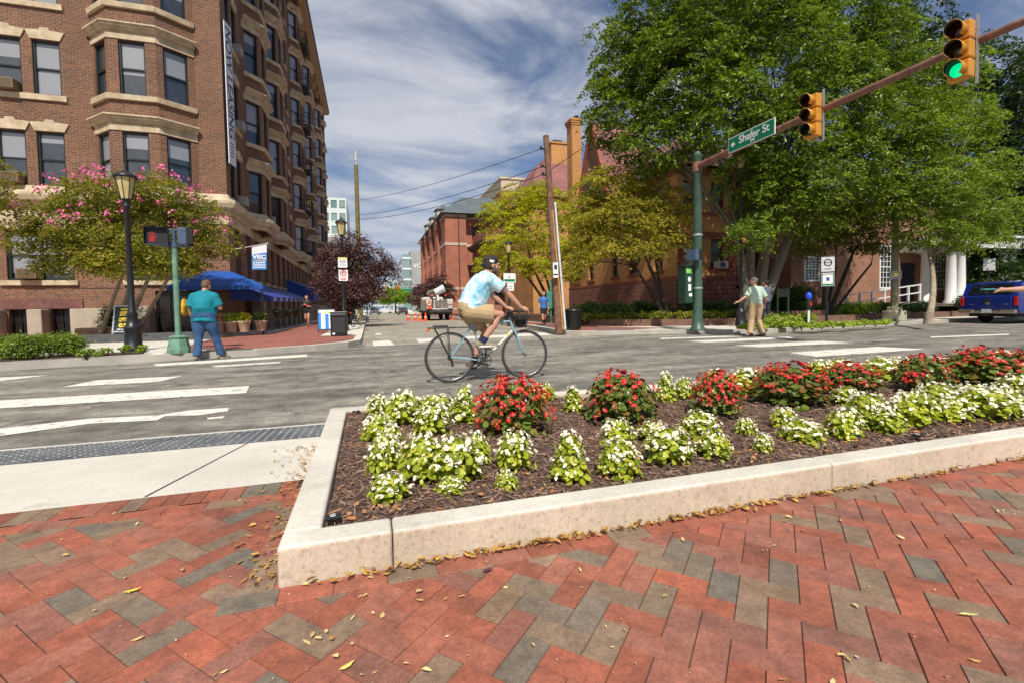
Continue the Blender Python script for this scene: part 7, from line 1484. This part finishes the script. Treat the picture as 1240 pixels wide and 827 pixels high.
b = MB(); b.bbox((0, 0, 0), (.05, .1, .15), .01); o = b.build('smartphone', mat('phone_violet', (.25, .2, .4), .3), None, e.location+Vector((.4, .14, .9)), R(30)); tag(o, 'phone in the right hand of the man in the green shirt', 'phone')
# boy in blue shirt walking towards the camera
c_blue = mat('shirt_blue', (.05, .16, .46), .9, .1); c_blk = mat('shorts_black', (.015, .015, .018), .9)
q = G(658.5, 394, .15); J = dict(pelvis=(0, 0, .84), neck=(0, .02, 1.32), head=(0, .05, 1.47), shL=(-.17, 0, 1.25), elL=(-.23, -.02, 1.0), wrL=(-.22, .08, .78), shR=(.17, 0, 1.25), elR=(.22, -.05, 1.0), wrR=(.21, .02, .78), hpL=(-.08, 0, .8), knL=(-.08, -.02, .44), anL=(-.08, -.22, .12), toL=(-.08, -.1, .04), hpR=(.08, 0, .8), knR=(.08, .1, .46), anR=(.07, .12, .085), toR=(.07, .27, .03))
person(q, R(176), 'boy in blue t-shirt and black shorts walking towards us past the utility pole', J, dict(shirt=c_blue, trousers=c_blk, shoe=c_bshoe, sole=m_sbk, hair=mat('hair_red_brown', (.2, .08, .035), .8), fat=.9, leg=.75, sock=c_blk, sock_h=.45), .012)
# woman jogging towards the camera on the left walk
q = G(372.5, 396.5, .15); J = dict(pelvis=(0, 0, .92), neck=(0, .05, 1.4), head=(0, .08, 1.56), shL=(-.17, .03, 1.33), elL=(-.25, -.1, 1.12), wrL=(-.13, .1, 1.1), shR=(.17, .03, 1.33), elR=(.25, -.02, 1.1), wrR=(.12, .18, 1.18), hpL=(-.08, 0, .88), knL=(-.07, .12, .5), anL=(-.05, .02, .1), toL=(-.05, .16, .05), hpR=(.08, 0, .88), knR=(.08, .02, .48), anR=(.07, -.28, .3), toR=(.07, -.2, .16))
e, *_ = person(q, R(178), 'woman in black top with red lettering and black skirt jogging on the left walk', J, dict(shirt=mat('top_black', (.03, .025, .03), .9), trousers=mat('skirt_black', (.015, .015, .02), .9), shoe=c_bshoe, hair=mat('hair_auburn', (.35, .14, .06), .8), hair_len=.05, fat=.88, leg=.35, sleeve=1.5), .013)
b = MB(); b.bx(-.1, .1, .155, .165, 1.14, 1.2); b.build('red_print', m_red, e)
# dark-clothed person half hidden behind the man in green
q = G(928, 395, .15); J = dict(pelvis=(0, 0, .95), neck=(0, .03, 1.45), head=(0, .06, 1.6), shL=(-.18, 0, 1.38), elL=(-.24, 0, 1.1), wrL=(-.22, .12, .88), shR=(.18, 0, 1.38), elR=(.25, 0, 1.12), wrR=(.24, .15, .92), hpL=(-.09, 0, .9), knL=(-.09, .1, .48), anL=(-.09, .08, .085), toL=(-.09, .22, .03), hpR=(.09, 0, .9), knR=(.09, -.02, .48), anR=(.09, -.2, .12), toR=(.09, -.08, .04))
person(q, R(20), 'person in dark trousers and grey top mostly hidden behind the man in green', J, dict(shirt=mat('top_slate', (.1, .12, .17), .9), trousers=mat('navy_cloth', (.02, .022, .035), .9), shoe=c_bshoe, sole=m_sbk, hair=mat('hair_dark', (.03, .02, .015), .8)), .014)
# person at the right edge, only the outstretched arm reaches into the picture
q = Vector((9.22, 3.95, .012)); J = dict(pelvis=(0, 0, .95), neck=(0, .0, 1.42), head=(0, .05, 1.58), hyaw=R(30), shL=(-.2, .0, 1.32), elL=(-.44, .14, 1.12), wrL=(-.68, .26, 1.12), hdL=(-.8, .4, 0), pnL=(0, 0, -1), curl=.6, shR=(.2, 0, 1.32), elR=(.27, .02, 1.05), wrR=(.1, .25, 1.1), hpL=(-.1, 0, .9), knL=(-.1, .02, .48), anL=(-.11, -.02, .085), toL=(-.13, .12, .03), hpR=(.1, 0, .9), knR=(.11, .02, .48), anR=(.12, -.02, .085), toR=(.15, .12, .03))
e, *_ = person(q, R(0), 'person at the right frame edge reaching an arm out over the flowers', J, dict(shirt=mat('shirt_lilac', (.45, .42, .55), .9), trousers=c_jean, shoe=c_bshoe, hair=c_hair, sleeve=1.25), .011)
o = MB().bbox((0, 0, 0), (.16, .07, .012), .005).build('smartphone', mat('phone_teal', (.05, .4, .4), .3), None, e.location+Vector((-.86, .37, 1.13)), R(-25)); tag(o, 'teal phone held out by the hand at the right edge', 'phone')
# ---------------------------------------------------------------- bicycle and rider
RW = Vector((1.048, 6.312, 0)); brz = atan2(-.021, 1.072)
m_fr = mat('frame_pale_blue', (.25, .42, .48), .3, .12, 12, coat=.6); m_frw = mat('frame_cream', (.7, .68, .6), .35, .1, 8); m_al = mat('alloy', (.35, .35, .36), .3, .1, metal=.9); m_rub = mat('tyre_grey_black', (.04, .038, .035), .8, .2); m_chain = mat('chain', (.06, .045, .035), .5, metal=.6)
def torus(b, R_, r, n=56, k=8, c=(0, 0, 0)):
    vs = [(c[0]+(R_+r*cos(2*pi*j/k))*cos(2*pi*i/n), c[1]+r*sin(2*pi*j/k), c[2]+(R_+r*cos(2*pi*j/k))*sin(2*pi*i/n)) for i in range(n) for j in range(k)]
    b.add(vs, [(i*k+j, i*k+(j+1) % k, ((i+1) % n)*k+(j+1) % k, ((i+1) % n)*k+j) for i in range(n) for j in range(k)], smooth=True)
def bicycle(loc, rz, lab, fm=m_fr, steer=0.):
    e = empty('bicycle', loc, lab, 'bicycle', rz); RH, FH, BB, ST, HT, HB, SD = [Vector(p) for p in ((0, 0, .343), (1.07, 0, .343), (.47, 0, .285), (.315, 0, .79), (.86, 0, .83), (.905, 0, .69), (.275, 0, .9))]
    b = MB()
    b.tube([ST, HT+Vector((0, 0, -.02))], .014, 10); b.tube([BB, ST], .014, 10); b.tube([HT+Vector((-.008, 0, .03)), HB], .018, 10)
    for s_ in (-1, 1): b.tube([RH+Vector((0, s_*.06, 0)), RH+Vector((.08, s_*.05, 0)), BB+Vector((-.04, s_*.02, 0))], .009, 8); b.tube([RH+Vector((0, s_*.06, 0)), ST+Vector((0, s_*.02, -.03))], .008, 8); b.tube([HB+Vector((0, s_*.03, 0)), HB+Vector((.05, s_*.045, -.1)), FH+Vector((-.03, s_*.055, .05)), FH+Vector((0, s_*.055, 0))], [.013, .012, .009, .008], 8)
    b.tube([BB+Vector((0, -.035, 0)), BB+Vector((0, .035, 0))], .022, 12); b.build('frame', fm, e)
    b = MB(); b.tube([BB.lerp(HB, .02), BB.lerp(HB, .97)], .017, 10); b.build('down_tube', m_frw, e); b = MB(); b.tube([BB.lerp(HB, .1), BB.lerp(HB, .16)], .018, 10); b.tube([BB.lerp(HB, .78), BB.lerp(HB, .84)], .018, 10); b.build('tube_band', m_syl, e)
    for nm, c in (('wheel', RH), ('wheel', FH)):
        b = MB(); torus(b, .327, .0165); w = b.build(nm, m_rub, e, c); b = MB(); torus(b, .307, .009, 48, 6); b.build('rim', m_al, w)
        b = MB(); g_ = random.Random(1)
        for k in range(32):
            a = 2*pi*k/32; s_ = 1 if k % 2 else -1; a2 = a+(.5 if (k//2) % 2 else -.5); b.tube([(.022*cos(a2), s_*.03, .022*sin(a2)), (.302*cos(a), 0, .302*sin(a))], .0011, 3)
        b.build('spokes', m_al, w); b = MB(); b.tube([(0, -.055, 0), (0, .055, 0)], .013, 10); b.tube([(0, -.032, 0), (0, -.028, 0)], .026, 12); b.tube([(0, .028, 0), (0, .032, 0)], .026, 12); b.build('hub', m_al, w)
    b = MB(); torus(b, .095, .006, 32, 5, BB+Vector((0, -.05, 0))); torus(b, .05, .004, 24, 5, BB+Vector((0, -.045, 0)))
    for k in range(5): a = 2*pi*k/5; b.tube([BB+Vector((0, -.05, 0)), BB+Vector((.095*cos(a), -.05, .095*sin(a)))], .009, 5)
    b.build('chainring', m_sbk, e)
    ca = R(115); P1 = BB+Vector((.17*cos(ca), -.07, .17*sin(ca))); P2 = BB+Vector((-.17*cos(ca), .07, -.17*sin(ca)))
    P1 = BB+Vector((.03, -.075, .165)); P2 = BB+Vector((-.12, .075, -.12))
    b = MB(); b.tube([BB+Vector((0, -.055, 0)), P1+Vector((0, .015, 0))], .01, 6); b.tube([BB+Vector((0, .055, 0)), P2+Vector((0, -.015, 0))], .01, 6); b.build('crank', m_sbk, e)
    for p, s_ in ((P1, -1), (P2, 1)): b = MB(); b.bbox(p+Vector((0, s_*.045, 0)), (.09, .08, .022), .006); b.build('pedal', m_sbk, e)
    b = MB()
    for z0, z1 in ((.082, .036), (-.082, -.036)): b.tube([BB+Vector((0, -.045, z0)), RH+Vector((0, -.045, z1))], .004, 4)
    b.tube([RH+Vector((0, -.05, 0)), RH+Vector((0, -.035, 0))], .038, 14); b.tube([RH+Vector((0.01, -.05, -.02)), RH+Vector((.03, -.05, -.12))], .015, 6); b.build('chain', m_chain, e)
    b = MB(); b.tube([ST, SD], .012, 8); b.build('seat_post', m_al, e)
    b = MB(); torso(b, [((.15, 0, 0), .015, .012, 0, 0)]) if False else None
    vs = []; pr = [(-.12, .05, .02), (-.1, .075, .03), (-.02, .07, .03), (.06, .03, .025), (.14, .018, .02), (.16, .012, .012)]
    for x, w_, h_ in pr: vs += [(SD.x+x, w_*cos(a), SD.z+.0+h_*sin(a)) for a in [2*pi*i/10 for i in range(10)]]
    b.add(vs, [(i*10+k, i*10+(k+1) % 10, (i+1)*10+(k+1) % 10, (i+1)*10+k) for i in range(5) for k in range(10)]+[tuple(range(10))[::-1], tuple(range(50, 60))], smooth=True); b.build('saddle', m_sbk, e)
    b = MB(); S0 = HT+Vector((-.015, 0, .03)); S1 = S0+Vector((.06, 0, .09)); b.tube([S0, S0+Vector((-.01, 0, .06)), S1], .014, 8); b.build('stem', m_sbk, e)
    b = MB()
    for s_ in (-1, 1): b.tube([S1, S1+Vector((0, s_*.14, .005)), S1+Vector((.03, s_*.2, .0)), S1+Vector((.15, s_*.215, -.0)), S1+Vector((.23, s_*.215, .03))], [.013, .013, .014, .016, .015], 8); b.tube([S1+Vector((.16, s_*.215, -.01)), S1+Vector((.18, s_*.215, -.09))], .008, 5)
    b.build('handlebar', m_sbk, e)
    b = MB(); b.bbox((.055-.31+.15, 0, .745), (.36, .12, .02), .008); b.bbox((-.12, 0, .765), (.2, .05, .03), .01)
    for s_ in (-1, 1): b.tube([RH+Vector((0, s_*.07, 0)), (-.2, s_*.06, .74)], .006, 5); b.tube([RH+Vector((0, s_*.07, 0)), (-.02, s_*.06, .74)], .006, 5); b.tube([(.05, s_*.05, .745), (.3, s_*.02, .74)], .006, 5)
    b.build('rear_rack', m_sbk, e); b = MB(); b.bbox((-.285, 0, .72), (.03, .09, .04), .01); b.build('rear_reflector', m_or, e)
    return e, S1, P1, P2, SD
bike, S1, PD1, PD2, SD = bicycle(RW, brz, 'pale blue road bicycle with rear rack crossing the junction under the rider')
b = MB()
for k in range(7): z = .05*k; b.tube([(.12*cos(a)*(1-.25*(1-k/6)), .11*sin(a)*(1-.25*(1-k/6)), z*.6) for a in [2*pi*i/14 for i in range(15)]], .004, 4)
for k in range(14): a = 2*pi*k/14; b.tube([(.09*cos(a), .083*sin(a), 0), (.12*cos(a), .11*sin(a), .18)], .004, 4)
b.ell((0, 0, .07), (.085, .08, .075), 10, 8); o = b.build('handlebar_bag', m_sbk, None, RW+Vector((1.02, 0, .72)), brz); tag(o, 'black mesh basket bag hanging under the handlebar of the pale blue bicycle', 'bag')
m, nt, p, o = newmat('tie_dye'); v = coords(nt)
wv = noise(nt, v, 7, 5, .7); c = ramp(nt, wv, [(.36, (.1, .44, .62)), (.46, (.36, .64, .76)), (.58, (.62, .74, .8)), (.75, (.74, .79, .83))]); nt.links.new(c, p.inputs['Base Color']); p.inputs['Roughness'].default_value = .9; m_td = m
# rider in the frame of the bicycle: x is forward there, so build facing +y and turn
def B(x, y, z): return (-y, x, z)   # bicycle coordinates to person coordinates
SHY = .19
J = dict(pelvis=B(.27, 0, .99), neck=B(.535, 0, 1.47), head=B(.615, 0, 1.585), hyaw=R(0), hpitch=R(-6),
  shR=B(.545, -SHY, 1.38), elR=B(.76, -.22, 1.21), wrR=B(.96, -.215, 1.0), hdR=B(.85, .05, -.35), pnR=B(0, 0, -1), shL=B(.54, SHY, 1.38), elL=B(.68, .22, 1.17), wrL=B(.87, .2, 1.0), hdL=B(.85, 0, -.3), pnL=B(0, 0, -1), curl=.85,
  hpR=B(.28, -.09, .95), knR=B(.7, -.11, .905), anR=B(.435, -.11, .55), toR=B(.585, -.11, .485), hpL=B(.28, .09, .95), knL=B(.53, .1, .67), anL=B(.335, .1, .265), toL=B(.46, .1, .2), anh=.08)
e, P, HM, V = person(RW, brz-pi/2, 'bearded cyclist in blue and white tie-dye t-shirt and khaki shorts', J, dict(shirt=m_td, trousers=c_khaki, shoe=c_shoe, hair=mat('hair_dark', (.03, .02, .015), .8), beard=True, fat=1.22, s=1.06, leg=.72, loose=.02, sleeve=.72, hem=-.08, sock=mat('sock_navy', (.015, .02, .06), .9), sock_h=.16, bulge=.03, folds=12), .0085)
h = MB(); er = HM.to_euler(); h.ell(P(0, -.015, .062), (.089, .108, .078), 16, 10, er); h.ell(P(0, -.11, .0), (.065, .045, .03), 12, 8, er); h.ell(P(0, -.02, .03), (.088, .106, .05), 16, 8, er)
link('cap', remesh(h, .008, [mat('cap_black', (.018, .018, .024), .8, .2)], 'cap', 2), e)
h = MB(); h.tube([P(.09, -.03, .035), P(.09, .0, .055)], .016, 6); h.ell(P(.088, -.04, .05), (.006, .02, .02), 8, 6, er); link('cap_patch', h.mesh('cap_patch', m_sw), e)
t = MB(); t.ell((.175, .30, 1.02), (.02, .03, .05), 8, 6); link('pocket_tag', t.mesh('pocket_tag', m_red), e)
t = MB(); fa = Vector(V['elR']).lerp(Vector(V['wrR']), .05); t.tube([Vector(V['shR']).lerp(V['elR'], .75), Vector(V['elR'])], [.0495*1.05, .0465], 12, cap=False); link('arm_tattoo', t.mesh('tattoo', mat('tattoo', (.2, .13, .11), .6, .5, 30)), e)
bb2, *_ = bicycle((-.75, 25.2, .15), R(70), 'parked bicycle leaning by the left kerb behind the square bin', mat('frame_dark_green', (.03, .12, .09), .4))
